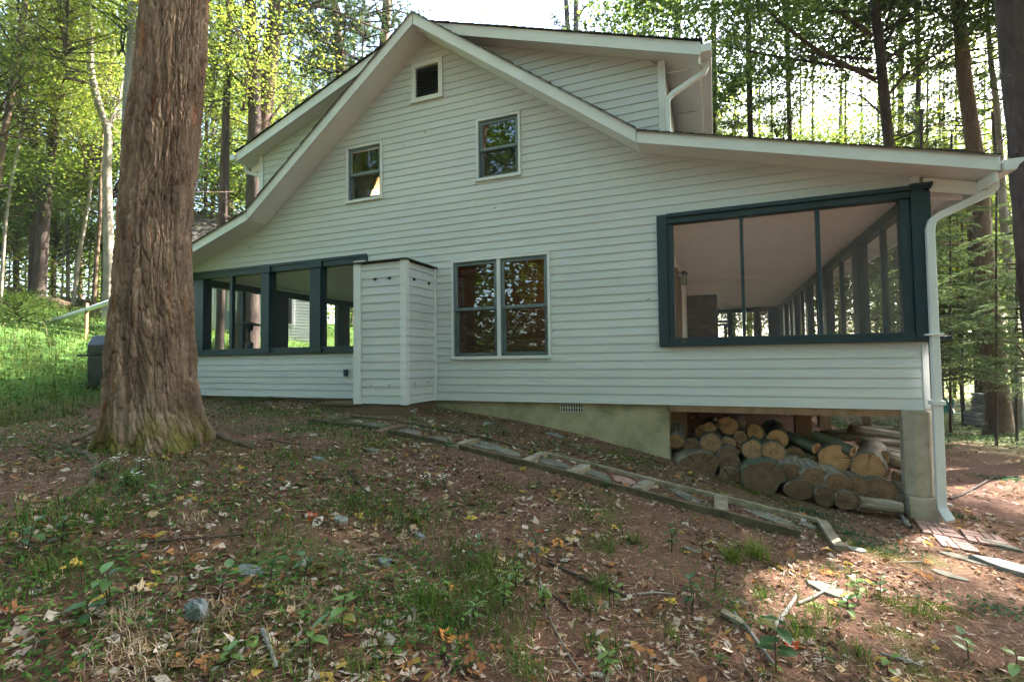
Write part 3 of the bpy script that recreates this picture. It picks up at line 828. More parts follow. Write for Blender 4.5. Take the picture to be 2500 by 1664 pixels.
# --- roof
YF, YB = -.42, 13.4
def slope_slab(name, a, b, t0, t1, y0, y1, mat, parent):
    """slab over the line a-b (x,z), from t0 to t1 above it measured vertically"""
    return MB().prism_y([(a[0], a[1] + t0), (b[0], b[1] + t0), (b[0], b[1] + t1), (a[0], a[1] + t1)], y0, y1).build(name, mat, parent)
roof = slope_slab('roof', SOF[1], SOF[2], .001, .11, YF + .022, YB, M_SOFFIT, house)
for i in (0, 2, 3):
    slope_slab('roof_deck', SOF[i], SOF[i + 1], .001, .11, YF + .022, YB, M_SOFFIT, roof)
fas = [(.172, 0), (.172, 1), (.172, 2), (.15, 3)]
thick = {0: .125, 1: .145, 2: .145, 3: .118}
for i in range(4):
    a, b = SOF[i], SOF[i + 1]
    gap = .004
    d = (b[0] - a[0])
    a2 = (a[0] + gap, a[1] + (b[1] - a[1]) * gap / d); b2 = (b[0] - gap, b[1] - (b[1] - a[1]) * gap / d)
    slope_slab('fascia', a2, b2, -.022, thick[i] - .004, YF, YF + .0215, M_TRIM, roof).modifiers.new('b', 'BEVEL').width = .003
    # drip edge and shingle courses
    slope_slab('drip_edge', a, b, thick[i] - .003, thick[i] + .006, YF - .012, YF + .03, M_TRIM, roof)
    n = max(4, int(abs(d) / .13)); st = MB()
    up = b if b[1] > a[1] else a; dn = a if b[1] > a[1] else b
    for k in range(n):
        u0, u1 = k / n, min((k + 1.25) / n, 1.0)
        p0 = (dn[0] + (up[0] - dn[0]) * u0, dn[1] + (up[1] - dn[1]) * u0); p1 = (dn[0] + (up[0] - dn[0]) * u1, dn[1] + (up[1] - dn[1]) * u1)
        rr = random.Random(k * 7 + i)
        y = YF - .022 - rr.uniform(0, .012)
        while y < YB:
            w = .30 + rr.uniform(-.06, .06); w = w if y < 2 else 6.0
            e = rr.uniform(0, .004)
            V = [(p0[0], y, p0[1] + thick[i] + .018 + e), (p1[0], y, p1[1] + thick[i] + .006 + e), (p1[0], y + w, p1[1] + thick[i] + .006 + e), (p0[0], y + w, p0[1] + thick[i] + .018 + e),
                 (p0[0], y, p0[1] + thick[i] + .004), (p1[0], y, p1[1] + thick[i] - .002), (p1[0], y + w, p1[1] + thick[i] - .002), (p0[0], y + w, p0[1] + thick[i] + .004)]
            flip = up is a
            fs = [(0, 3, 2, 1), (0, 1, 5, 4), (3, 7, 6, 2), (0, 4, 7, 3), (1, 2, 6, 5)]
            st.add(V, fs)
            y += w + .004
    o = st.build('shingle_course', M_SHINGLE, roof); o['kind'] = 'stuff'
# moss tufts along the roof edges
mt = []
for i in (0, 1, 2, 3):
    a, b = SOF[i], SOF[i + 1]
    for k in range(int(abs(b[0] - a[0]) * (26 if i != 1 else 14))):
        u = random.random(); x = a[0] + (b[0] - a[0]) * u; z = a[1] + (b[1] - a[1]) * u + thick[i] + .022
        mt.append((x, YF - .02 + abs(random.gauss(0, .05)), z, random.uniform(.006, .02)))
def clump_mesh(pts, n, up=1.0, seed=1):
    r = np.random.default_rng(seed); V, F = [], []
    for (x, y, z, s) in pts:
        for k in range(n):
            c = np.array([x, y, z]) + r.normal(0, s * .5, 3); d = r.normal(0, 1, 3); d[2] = abs(d[2]) + up; d /= np.linalg.norm(d)
            w = np.cross(d, r.normal(0, 1, 3)); w /= np.linalg.norm(w)
            b = len(V); V += [c - w * s * .3, c + w * s * .3, c + d * s * 1.1]; F.append((b, b + 1, b + 2))
    return np.array(V), np.array(F)
v, f = clump_mesh(mt, 5)
o = mesh_np('roof_moss', v, f, M_GRASS, roof, col=np.tile((.07, .09, .02), (len(v), 1))); o['kind'] = 'stuff'
# rafter tails under the right eave, sub-fascia and gutters
for k in range(16):
    y = .25 + k * .8
    mb = MB(); xa, xb = 2.11, 2.53
    mb.prism_y([(xa, soff(xa) - .13), (xb, soff(xb) - .11), (xb, soff(xb) - .001), (xa, soff(xa) - .001)], y, y + .04)
    mb.build('rafter_tail', M_SOFFIT, roof)
MB().prism_y([(2.10, soff(2.1) - .16), (2.6, soff(2.6) - .15), (2.6, soff(2.6) - .023), (2.10, soff(2.1) - .023)], -.06, -.03).build('lookout', M_SOFFIT, roof)
MB().box(2.55, 2.575, YF + .03, YB, 1.68, 1.79).build('sub_fascia', M_SOFFIT, roof)
def gutter(x0, x1, zt, y0, y1, name, flip=1):
    mb = MB(); w = x1 - x0; h = .105
    prof = [(x0, zt), (x0, zt - h), (x0 + w * .62, zt - h), (x0 + w * .78, zt - h * .55), (x1, zt - h * .35), (x1, zt)]
    inn = [(x1 - .004 * flip, zt - .002), (x1 - .004 * flip, zt - h * .33), (x0 + w * .60, zt - h + .005), (x0 + .004 * flip, zt - h + .005), (x0 + .004 * flip, zt - .002)]
    P = prof + inn; n = len(P)
    V = [(x, y0, z) for x, z in P] + [(x, y1, z) for x, z in P]
    F = [(i, i + n, (i + 1) % n + n, (i + 1) % n) for i in range(n)]
    mb.add(V, F)
    m = len(prof)
    mb.add([(x, y0, z) for x, z in prof], [tuple(range(m))])
    return mb.build(name, M_TRIM, roof)
gutter(2.60, 2.745, 1.865, YF - .03, YB, 'gutter')
# downspout at the right corner
ds = MB()
def rect_tube(mb, pts, w, d, ydir=(0, 1, 0)):
    pts = [np.array(p, float) for p in pts]; V = []
    for i, p in enumerate(pts):
        t = pts[min(i + 1, len(pts) - 1)] - pts[max(i - 1, 0)]; t /= np.linalg.norm(t)
        yv = np.array(ydir, float); yv -= t * (yv @ t); yv /= np.linalg.norm(yv)
        xv = np.cross(yv, t)
        V += [p - xv * w / 2 - yv * d / 2, p + xv * w / 2 - yv * d / 2, p + xv * w / 2 + yv * d / 2, p - xv * w / 2 + yv * d / 2]
    F = [(0, 1, 2, 3)] + [tuple(reversed(range(len(V) - 4, len(V))))]
    for i in range(len(pts) - 1):
        for j in range(4):
            F.append((i * 4 + j, (i + 1) * 4 + j, (i + 1) * 4 + (j + 1) % 4, i * 4 + (j + 1) % 4))
    mb.add(V, F)
rect_tube(ds, [(2.655, -.10, 1.77), (2.655, -.10, 1.70), (2.63, -.10, 1.655), (2.20, -.115, 1.46), (2.135, -.118, 1.41), (2.112, -.12, 1.33), (2.108, -.12, -.50)], .072, .062)
dsp = ds.build('downspout', M_TRIM, house, .006)
d2 = MB(); rect_tube(d2, [(2.106, -.122, -.46), (2.100, -.125, -1.50), (2.105, -.135, -1.56), (2.14, -.22, -1.66)], .082, .07)
d2.build('lower_downspout', M_TRIM, dsp, .006)
MB().box(2.03, 2.18, -.17, -.09, .215, .235).build('strap', M_TRIM, dsp, .003)
MB().box(2.045, 2.165, -.172, -.07, -.50, -.455).build('coupling', M_TRIM, dsp, .003)

# --- dormers
def dormer(side):
    if side > 0:
        s0, s1 = (-4.0, 4.98), (-.071, 3.668)      # underside of the rake
        cx0, cx1 = -.595, -.503
    else:
        s0, s1 = (-4.05, 4.985), (-7.80, 3.612)
        cx0, cx1 = -7.522, -7.433
    zs = lambda x: s0[1] + (s1[1] - s0[1]) * (x - s0[0]) / (s1[0] - s0[0])
    zm = lambda x: soff(x) + .12
    DY = .02
    if side > 0:
        poly = [(-.55, zm(-.55)), (-.55, zs(-.55)), (-3.95, zs(-3.95)), (-.83, zm(-.83))]
        lim = lambda z: (max(-4.0, np.interp(z, [zm(-.83), zm(-3.9)], [-.83, -3.9])), min(cx0, s0[0] + (z - s0[1]) / (s1[1] - s0[1]) * (s1[0] - s0[0])))
    else:
        lim = lambda z: (max(cx1, s0[0] + (z - s0[1]) / (s1[1] - s0[1]) * (s1[0] - s0[0])), min(-4.05, np.interp(z, [zm(-7.33), zm(-4.1)], [-7.33, -4.1])))
    zlo = zm(cx0 if side > 0 else cx1) - .05; zhi = 4.9
    cheek = MB()
    z = zlo
    while z < zhi:
        a, b = lim(z); a1, b1 = lim(z + .1)
        if b > a and b1 > a1: cheek.prism_y([(a, z), (b, z), (b1, z + .1), (a1, z + .1)], DY + .002, DY + .1)
        z += .1
    d = cheek.build('dormer', M_TRIM, house)
    lap_wall(d, zlo, zhi, lim, [], DY, .112)
    MB().box(cx0, cx1, DY - .026, DY + .08, zlo - .1, zs((cx0 + cx1) / 2) - .002).build('corner_board', M_TRIM, d, .003)
    # side wall running back
    xw = cx1 - .01 if side > 0 else cx0 + .01
    MB().box(min(xw, xw - .1 * side), max(xw, xw - .1 * side), DY + .081, 11.5, zlo - .1, zs(xw) - .01).build('side_wall', M_SIDING, d)
    YD = -.25
    a, b = (s0, s1) if side > 0 else (s1, s0)
    slope_slab('dormer_soffit', a, b, .001, .12, YD + .022, 11.6, M_SOFFIT, d)
    slope_slab('fascia', a, b, -.02, .142, YD, YD + .0215, M_TRIM, d)
    st = MB(); n = 30
    for k in range(n):
        u0, u1 = k / n, min((k + 1.2) / n, 1)
        p0 = (s1[0] + (s0[0] - s1[0]) * u0, s1[1] + (s0[1] - s1[1]) * u0); p1 = (s1[0] + (s0[0] - s1[0]) * u1, s1[1] + (s0[1] - s1[1]) * u1)
        ex = .03 * side if k == 0 else 0
        y = YD - .02 - random.uniform(0, .012)
        V = [(p0[0] + ex, y, p0[1] + .165), (p1[0], y, p1[1] + .152), (p1[0], 11.6, p1[1] + .152), (p0[0] + ex, 11.6, p0[1] + .165), (p0[0] + ex, y, p0[1] + .146), (p1[0], y, p1[1] + .14), (p1[0], 11.6, p1[1] + .14), (p0[0] + ex, 11.6, p0[1] + .146)]
        st.add(V, [(0, 3, 2, 1), (0, 1, 5, 4), (0, 4, 7, 3), (1, 2, 6, 5)])
    o = st.build('shingle_course', M_SHINGLE, d); o['kind'] = 'stuff'
    mt = [(s1[0] + (s0[0] - s1[0]) * u, YD - .02 + abs(random.gauss(0, .06)), s1[1] + (s0[1] - s1[1]) * u + .165, random.uniform(.008, .026)) for u in (random.random() for _ in range(70))]
    v, f = clump_mesh(mt, 5, 1, 3)
    o = mesh_np('roof_moss', v, f, M_GRASS, d, col=np.tile((.06, .08, .02), (len(v), 1))); o['kind'] = 'stuff'
    if side > 0:
        MB().box(-.10, -.075, YD + .03, 11.5, 3.56, 3.68).build('sub_fascia', M_SOFFIT, d)
        MB().box(-.072, .05, YD - .03, 11.5, 3.66, 3.765).build('gutter', M_TRIM, d, .01)
        for k in range(9):
            MB().box(-.49, -.11, .1 + k * 1.2, .12 + k * 1.2, zs(-.3) - .05, zs(-.3) - .028).build('soffit_batten', M_TRIM, d)
        dm = MB(); rect_tube(dm, [(-.01, -.05, 3.66), (-.01, -.05, 3.58), (-.04, -.05, 3.53), (-.42, -.07, 3.33), (-.47, -.07, 3.28), (-.478, -.07, 3.2), (-.478, -.07, 2.72)], .06, .06)
        dm.build('downspout', M_TRIM, d, .006)
    else:
        MB().box(-7.92, -7.80, YD - .03, 11.5, 3.62, 3.72).build('gutter', M_TRIM, d, .01)
        dm = MB(); rect_tube(dm, [(-7.86, .0, 3.62), (-7.84, .02, 3.50), (-7.55, .04, 3.40), (-7.54, .04, 3.3)], .06, .06)
        dm.build('downspout', M_TRIM, d, .006)
        MB().prism_y([(-7.78, 3.47), (-7.53, 3.50), (-7.53, 3.66), (-7.78, 3.58)], .05, .09).build('rafter_tail', M_SOFFIT, d)
    return d
dormer(1)
dormer(-1)

# --- clapboard enclosure standing against the wall
EX0, EX1, EY0, EZ0, EZ1 = -4.735, -3.885, -.82, -.565, 1.40
en = MB().box(EX0 + .01, EX1 - .01, EY0 + .01, EY0 + .05, EZ0 + .01, EZ1 - .01).box(EX1 - .05, EX1 - .01, EY0 + .051, -.02, EZ0 + .01, EZ1 - .01).box(EX0 + .01, EX0 + .05, EY0 + .051, -.02, EZ0 + .01, EZ1 - .01).build('enclosure', M_TRIM, house)
lap_wall(en, EZ0, EZ1 - .02, lambda z: (EX0 + .115, EX1 - .075), [], EY0 + .008, .1165)
z = EZ0
while z < EZ1 - .03:
    z1 = min(z + .1165, EZ1 - .02)
    xo = EX1 - .008
    V = [(xo + .0125, EY0 + .07, z), (xo + .0125, -.07, z), (xo + .002, -.07, z1 - .001), (xo + .002, EY0 + .07, z1 - .001), (xo, EY0 + .07, z), (xo, -.07, z), (xo, -.07, z1 - .001), (xo, EY0 + .07, z1 - .001)]
    MB().add(V, [(0, 1, 2, 3), (4, 7, 6, 5), (0, 4, 5, 1), (3, 2, 6, 7), (0, 3, 7, 4), (1, 5, 6, 2)]).build('siding_board', M_SIDING, en)
    z = z1
MB().box(EX0 - .005, EX0 + .114, EY0 - .018, EY0 + .09, EZ0 - .008, EZ1).build('corner_board', M_TRIM, en, .003)
MB().box(EX1 - .074, EX1 + .02, EY0 - .020, EY0 + .069, EZ0 - .008, EZ1).build('corner_board', M_TRIM, en, .003)
MB().box(EX1 - .03, EX1 + .018, -.069, -.017, EZ0 - .006, EZ1).build('corner_board', M_TRIM, en, .003)
MB().prism_z([(EX0 - .03, EY0 - .04), (EX1 + .04, EY0 - .04), (EX1 + .04, -.02), (EX0 - .03, -.02)], EZ1 + .001, EZ1 + .022).build('lid', M_SHINGLE, en, .002)
MB().box(EX0 - .02, EX0 + .16, EY0 + .0, EY0 + .2, EZ1 + .023, EZ1 + .05).build('lid_block', M_TRIM, en, .002)
def bolt(px, py, plane):
    if plane == 'f':
        p = onY(px, py, EY0 - .012); a = p + np.array([0, -.008, 0]); b = p + np.array([0, .02, 0])
    else:
        p = onX(px, py, EX1 + .012); a = p + np.array([.008, 0, 0]); b = p - np.array([.02, 0, 0])
    MB().tube([a, b], [.019, .021], 10).build('bolt', M_METALD if py < 800 else M_GRATE, en)
for px, py in ((914.5, 681.5), (949.6, 678.6), (905, 938), (948.6, 939)): bolt(px, py, 'f')
for px, py in ((1012, 682), (1048, 692), (1014, 936), (1046, 932)): bolt(px, py, 's')
pl = MB().box(EX0 + .0, EX1 - .02, EY0 + .02, EY0 + .06, -.95, EZ0 - .012).box(EX1 - .06, EX1 - .02, EY0 + .061, .0, -.95, EZ0 - .012).build('plinth', M_PLINTH, en, .003)
MB().box(-5.62, EX0 - .02, -.56, -.02, -.63, -.595).build('side_step', M_PLINTH, en, .003)
MB().box(-5.60, EX0 - .02, -.54, -.50, -.85, -.632).build('step_riser', M_PLINTH, en, .003)
MB().box(*[onY(843, 909)[0], onY(852, 909)[0]], -.05, -.018, onY(847, 917)[2], onY(847, 901)[2]).build('outlet_cover', M_TEAL, house, .006)

# --- foundation, vents, under-floor framing
fo = MB().prism_z([(-4.6, .05), (-.56, .05), (-.56, .30), (-4.6, .30)], -2.0, ZB - .02).build('foundation', M_CONC, house, .01)
MB().box(-9.0, -4.601, .14, .34, -1.2, ZB - .02).build('foundation_wall', M_CONC, fo)
MB().box(-.78, -.57, .301, 12.0, -1.9, ZB - .02).build('foundation_side', M_CONC, fo)
def grate(x0, x1, y, z0, z1, n):
    g = MB().box(x0, x1, y - .014, y + .002, z1 - .012, z1).box(x0, x1, y - .014, y + .002, z0, z0 + .012).box(x0, x1, y - .014, y + .002, (z0 + z1) / 2 - .006, (z0 + z1) / 2 + .006)
    g.box(x0, x0 + .012, y - .013, y + .002, z0, z1).box(x1 - .012, x1, y - .013, y + .002, z0, z1)
    gr = g.build('foundation_vent', M_GRATE, house)
    for k in range(1, n):
        x = x0 + (x1 - x0) * k / n
        MB().box(x - .008, x + .008, y - .011, y + .001, z0 + .012, z1 - .012).build('slat', M_GRATE, gr)
    MB().box(x0, x1, y - .0015, y + .003, z0, z1).build('vent_backing', M_BLACK, gr)
grate(-1.98, -1.66, .05, -.70, -.572, 9)
grate(-6.67, -6.33, .14, -.70, -.575, 9)
MB().box(-.575, -.37, .32, .5, -1.5, ZB - .02).build('timber_post', M_WOODPOST, house, .006)
MB().box(-.55, 2.06, .0, 12.7, ZB - .10, ZB - .021).build('floor_joists', M_WOODPOST, house)
for (px, py, w) in ((2013, 1046, .21), (2114, 1042, .21), (1958, 1012, .18)):
    p = hit(px, py)
    if px == 1958: p = onX(1958, 1000, 1.0)
    MB().box(p[0] - w / 2, p[0] + w / 2, p[1] - w / 2, p[1] + w / 2, min(gz(p[0], p[1]), -1.0) - .3, ZB - .101 if p[1] < 12 else ZB).build('deck_post', M_WOODPOST, house, .006)
# concrete pier at the right corner (octagonal shaft on a square foot)
pc = (1.965, .02); rr = .135
octo = [(pc[0] + rr * 1.08 * math.cos(math.radians(22.5 + 45 * k)), pc[1] + rr * 1.08 * math.sin(math.radians(22.5 + 45 * k))) for k in range(8)]
pi_ = MB().prism_z(octo, -1.46, ZB - .022).build('corner_pier', M_PILLAR, house, .008)
MB().prism_z([(pc[0] - .13, pc[1] - .15), (pc[0] + .15, pc[1] - .15), (pc[0] + .15, pc[1] + .14), (pc[0] - .13, pc[1] + .14)], -2.0, -1.461).build('pier_foot', M_PILLAR, pi_, .012)
# rest of the building, seen only edge-on
MB().box(-9.0, -5.121, 11.9, 12.0, -.6, 1.8).build('rear_wall', M_SIDING, house)
MB().box(-5.0, -.76, 11.9, 12.0, -1.5, 2.6).build('rear_wall', M_SIDING, house)
MB().box(-5.0, -.76, .35, 11.8, 1.92, 1.98).build('upper_floor', M_DARKROOM, house)
# ================================================================== BIG MAPLE IN FRONT
def big_maple():
    D = 5.1
    tab = [(1150, 390, 160), (1100, 388, 148), (1060, 382, 137), (1030, 378, 128), (1000, 374, 119), (946, 373, 111), (857, 372, 106), (714, 374, 101), (571, 378, 95), (429, 389, 94), (286, 402, 92), (143, 419, 89), (0, 431, 84), (-300, 455, 80), (-800, 480, 74), (-1300, 500, 60)]
    P = np.array([at(cx, py, D) for py, cx, r in tab]); Rr = np.array([r / FL * D * math.cos(math.atan((cx - 1250) / FL)) for _, cx, r in tab])   # a trunk off the lens axis is drawn wider than it is
    zs = P[:, 2]
    root = empty('maple_tree', (P[1][0], P[1][1], gz(P[1][0], P[1][1])), 'massive maple trunk with furrowed bark and mossy roots standing in front of the house', 'tree')
    nz, nt = 620, 460
    z = np.concatenate([np.linspace(zs[0] - .05, zs[12], 600), np.linspace(zs[12], zs[-1], 81)[1:]])
    nz = len(z)
    cx = np.interp(z, zs, P[:, 0]); cy = np.interp(z, zs, P[:, 1]); R0 = np.interp(z, zs, Rr)
    th = np.linspace(0, 2 * np.pi, nt, endpoint=False)
    Zg, T = np.meshgrid(z, th, indexing='ij')
    Rg = np.repeat(R0[:, None], nt, 1)
    h = Zg - root.location.z
    # root buttresses
    fl = np.exp(-np.clip(h, 0, None) / .16)
    lob = 0
    for a, w, amp in ((-.25, .30, .30), (-1.25, .22, .20), (-2.0, .26, .24), (3.0, .34, .26), (1.3, .4, .25), (-.75, .18, .16)):
        dd = np.angle(np.exp(1j * (T - a))); lob = lob + amp * np.exp(-(dd / w) ** 2)
    Rg = Rg * (1 + .0 * fl) + lob * fl * .55 - .05 * fl
    fl2 = np.exp(-np.clip(h, 0, None) / .7)
    Rg = Rg + lob * fl2 * .05
    tw = T + .10 * h                                # the grain leans a little
    u = np.cos(tw) * 1.0; v = np.sin(tw) * 1.0
    warp = .22 * fbm(u * 3, v * 3, Zg * 1.3, 5)
    # bark of long flaking plates: cells stretched along the trunk, with dark fissures between them
    def plates(nc, ch, seed, wob):
        s = (T + .10 * h) / (2 * np.pi) * nc + wob * fbm(u * 3, v * 3, Zg * 2.2, seed) * nc / 40
        t = Zg / ch + wob * .8 * fbm(u * 4 + 7, v * 4, Zg * 1.5, seed + 1)
        i0, j0 = np.floor(s).astype(np.int64), np.floor(t).astype(np.int64)
        f1 = np.full(s.shape, 9.0); f2 = np.full(s.shape, 9.0); idh = np.zeros(s.shape); sd = np.zeros(s.shape)
        for di in (-1, 0, 1):
            for dj in (-1, 0, 1):
                ii, jj = i0 + di, j0 + dj; im = np.mod(ii, nc)
                px, py = ii + .5 + .8 * (_hash(im, jj, 0, seed) - .5), jj + .5 + .95 * (_hash(im, jj, 1, seed) - .5)
                q = np.hypot(s - px, (t - py) * .9)
                nb = q < f1
                f2 = np.where(nb, f1, np.minimum(f2, q))
                idh = np.where(nb, _hash(im, jj, 2, seed), idh); sd = np.where(nb, s - px, sd)
                f1 = np.where(nb, q, f1)
        return f2 - f1, idh, sd
    e1, h1, s1 = plates(46, .30, 301, 1.6)
    e2, h2, s2_ = plates(96, .11, 302, 1.4)
    a1 = vnoise(u * 6.5 + warp * 2.2, v * 6.5 + warp * 2.2, Zg * .9, 1)
    d = .034 * sm(.0, .30, e1) + .016 * h1 + .022 * s1 * (h1 - .4) + .014 * sm(.0, .35, e2) + .010 * h2 + .010 * s2_ * (h2 - .3)
    d = d + .030 * (1 - np.exp(-np.abs(a1 / .22) ** 1.8)) + .008 * fbm(u * 20, v * 20, Zg * 14, 7) + .009 * fbm(u * 52, v * 52, Zg * 36, 9, 3)
    Rg = Rg + .62 * (d - d.mean()) - .008 + .03 * vnoise(u * 1.3, v * 1.3, Zg * .8, 12)
    PLATE = h1
    X = cx[:, None] + Rg * np.cos(T); Y = cy[:, None] + Rg * np.sin(T)
    V = np.stack([X, Y, Zg], -1).reshape(-1, 3)
    i, j = np.meshgrid(np.arange(nz - 1), np.arange(nt), indexing='ij')
    F = np.stack([i * nt + j, i * nt + (j + 1) % nt, (i + 1) * nt + (j + 1) % nt, (i + 1) * nt + j], -1).reshape(-1, 4)
    # bark colours: grey plates, reddish fresh patches, moss on the roots
    base = np.ones(V.shape)
    g = fbm(u * 2.4, v * 2.4, Zg * 1.2, 14).reshape(-1)
    base *= (1 + .28 * g)[:, None]
    base *= (.78 + .44 * PLATE.reshape(-1))[:, None]
    plate = sm(.1, .5, vnoise(u * 5, v * 5, Zg * .9, 16)).reshape(-1)
    base = base * (1 - plate[:, None] * .35) + plate[:, None] * .35 * np.array([1.45, 1.4, 1.38])
    red = sm(.62, .75, vnoise(u * 7, v * 7, Zg * 1.6, 18)).reshape(-1)
    base = base * (1 - red[:, None] * .6) + red[:, None] * .6 * np.array([1.55, .85, .60])
    hh = h.reshape(-1)
    mo = (sm(.50, .05, hh + .22 * fbm(u * 3, v * 3, Zg * 2, 19).reshape(-1)) * sm(-.25, .35, fbm(u * 5, v * 5, Zg * 5, 20).reshape(-1) + .25)
          + .6 * sm(.45, .7, fbm(u * 3, v * 3, Zg * 2.2, 23).reshape(-1)))
    mo = np.clip(mo, 0, 1)[:, None]
    base = base * (1 - mo) + mo * np.array([.55, .66, .26])
    mesh_np('trunk', V, F, M_BARKM, root, col=base, smooth=True)
    # two limbs and the crown high above the frame
    tp = np.array([cx[-1], cy[-1], z[-1]])
    for k, dr in enumerate(((-.7, .1, 1), (.55, .2, 1))):
        d_ = np.array(dr); pts = [tp + d_ * s + np.array([0, 0, .02 * s * s]) - np.array([0, 0, .25]) for s in np.linspace(0, 4.0, 7)]
        v, f = tube_np(pts, np.linspace(.24, .07, 7), 10)
        mesh_np('limb', v, f, M_BARKG, root, smooth=True)
    return root, tp
MAPLE, MAPLE_TOP = big_maple()
# surface roots running out from the maple
rt = MB()
def groundline(pxs, lift=0.0):
    return [hit(*q) + np.array([0, 0, lift]) for q in pxs]
for pxs, r0, r1 in (([(170, 1105), (215, 1112), (235, 1135), (238, 1160), (222, 1190), (190, 1205), (160, 1228)], .03, .022), ([(520, 1062), (560, 1078), (600, 1090), (625, 1098)], .05, .012), ([(235, 1050), (215, 1062), (190, 1075)], .05, .02)):
    pts = groundline(pxs, .012)
    rt_o = MB().tube(pts, np.linspace(r0, r1, len(pts)), 8).build('root', M_BARKB, MAPLE, smooth=True)

# ================================================================== STEPPED TIMBER PATH
def H(px, py, dz=0.0):
    p = hit(px, py); p[2] += dz; return p
PATHG = 'timbers edging and crossing the stepped path'
def timber(name, a, b, w, h, mat, label, top=.05, seg=8):
    """a, b: pixels of the top edge; top: how far that edge stands above the ground"""
    a, b = hitz(*a, top), hitz(*b, top); sink = 1.0
    n = max(2, seg); d = (b - a); d /= np.linalg.norm(d); sd = np.cross(d, (0, 0, 1)); sd /= np.linalg.norm(sd); up = np.cross(sd, d)
    V = []
    rs = np.random.default_rng(int(abs(a[0]) * 1000))
    for i in range(n + 1):
        c = a + (b - a) * i / n + sd * rs.normal(0, .003) + up * rs.normal(0, .003)
        for sx, sz in ((-1, 0), (1, 0), (1, 1), (-1, 1)):
            if sx == -1 and sz == 0: c[2] = max(c[2], float(gtop(c[0], c[1])) + top * .75)
            V.append(c + sd * sx * w / 2 + up * (h * (sz - sink) + rs.normal(0, .0015)))
    F = [(0, 1, 2, 3), tuple(n * 4 + k for k in (3, 2, 1, 0))]
    for i in range(n):
        for j in range(4):
            F.append((i * 4 + j, (i + 1) * 4 + j, (i + 1) * 4 + (j + 1) % 4, i * 4 + (j + 1) % 4))
    o = MB().add(V, F).build(name, mat, None, .004)
    o.location = (0, 0, 0)
    return tag(o, label, 'timber', PATHG)
timber('edging_board', (757, 1021), (1273, 1121), .045, .16, M_TIMBERD, 'upper dark edging board along the yard side of the stepped path', .065)
timber('edging_board', (1275, 1121), (1955, 1295), .045, .16, M_TIMBERD, 'lower edging board along the yard side of the stepped path', .06)
timber('edging_board', (855, 1013), (1326, 1101), .042, .16, M_TIMBERD, 'upper edging board along the house side of the stepped path', .035)
timber('edging_board', (1328, 1101), (2003, 1267), .045, .16, M_TIMBER, 'lower pale topped edging board on the woodpile side of the path', .035)
timber('end_timber', (2006, 1267), (2050, 1330), .085, .14, M_TIMBER, 'pale thick end timber turning the bottom corner of the path', .05, 4)
for k, (a, b, w, h, m, lab) in enumerate((
    ((787, 1026), (853, 1016), .11, .09, M_TIMBERD, 'rounded dark timber closing the top of the path by the enclosure'),
    ((921, 1051), (989, 1036), .10, .07, M_PLINTH, 'reddish brown tie just below the top of the path'),
    ((1105, 1085), (1160, 1070), .10, .08, M_TIMBER, 'weathered tie under the first large flagstones of the path'),
    ((1284, 1122), (1326, 1102), .11, .09, M_TIMBER, 'tie at the joint of the two yard side edging boards'),
    ((1394, 1152), (1430, 1132), .12, .09, M_TIMBER, 'tie midway down the path in front of the foundation corner'),
    ((1553, 1191), (1584, 1170), .12, .09, M_TIMBER, 'wide mossy tie level with the big left log'),
    ((1760, 1243), (1760, 1208), .125, .08, M_TIMBER, 'lowest pale split tie of the path below the woodpile'))):
    timber('cross_tie', a, b, w, h + .03, m, lab, .045, 3)
def slab(name, px, py, ax, ay, ang, th, mat, label, cat='stone', group=None, seed=0, tilt=(0, 0), n=9, lift=.0, rough=.16):
    """a flat irregular stone: half sizes ax, ay in metres, long axis turned by ang"""
    p = H(px, py); r = random.Random(seed * 31 + 7)
    top, bot = [], []
    p[2] = float(gtop(p[0], p[1])) + lift
    sx = (gz(p[0] + .2, p[1]) - gz(p[0] - .2, p[1])) / .4 + tilt[0]; sy = (gz(p[0], p[1] + .2) - gz(p[0], p[1] - .2)) / .4 + tilt[1]
    for k in range(n):
        t = 2 * math.pi * (k + r.uniform(-.22, .22)) / n; q = 1 + r.uniform(-rough, rough)
        x, y = ax * q * math.cos(t), ay * q * math.sin(t)
        X, Y = x * math.cos(ang) - y * math.sin(ang), x * math.sin(ang) + y * math.cos(ang)
        top.append((p[0] + X, p[1] + Y, p[2] + X * sx + Y * sy + th * .6 + r.uniform(-.1, .1) * th))
        bot.append((p[0] + X * 1.06, p[1] + Y * 1.06, p[2] + X * sx + Y * sy - th * .8))
    c = [(p[0] + r.uniform(-.2, .2) * ax, p[1], p[2] + th * .68)]
    V = top + bot + c
    F = [(k, (k + 1) % n, 2 * n) for k in range(n)] + [(k, n + k, n + (k + 1) % n, (k + 1) % n) for k in range(n)]
    o = MB().add(V, F).build(name, mat, None, min(.006, th * .2))
    return tag(o, label, cat, group)
FG = 'flagstones laid in the stepped path'
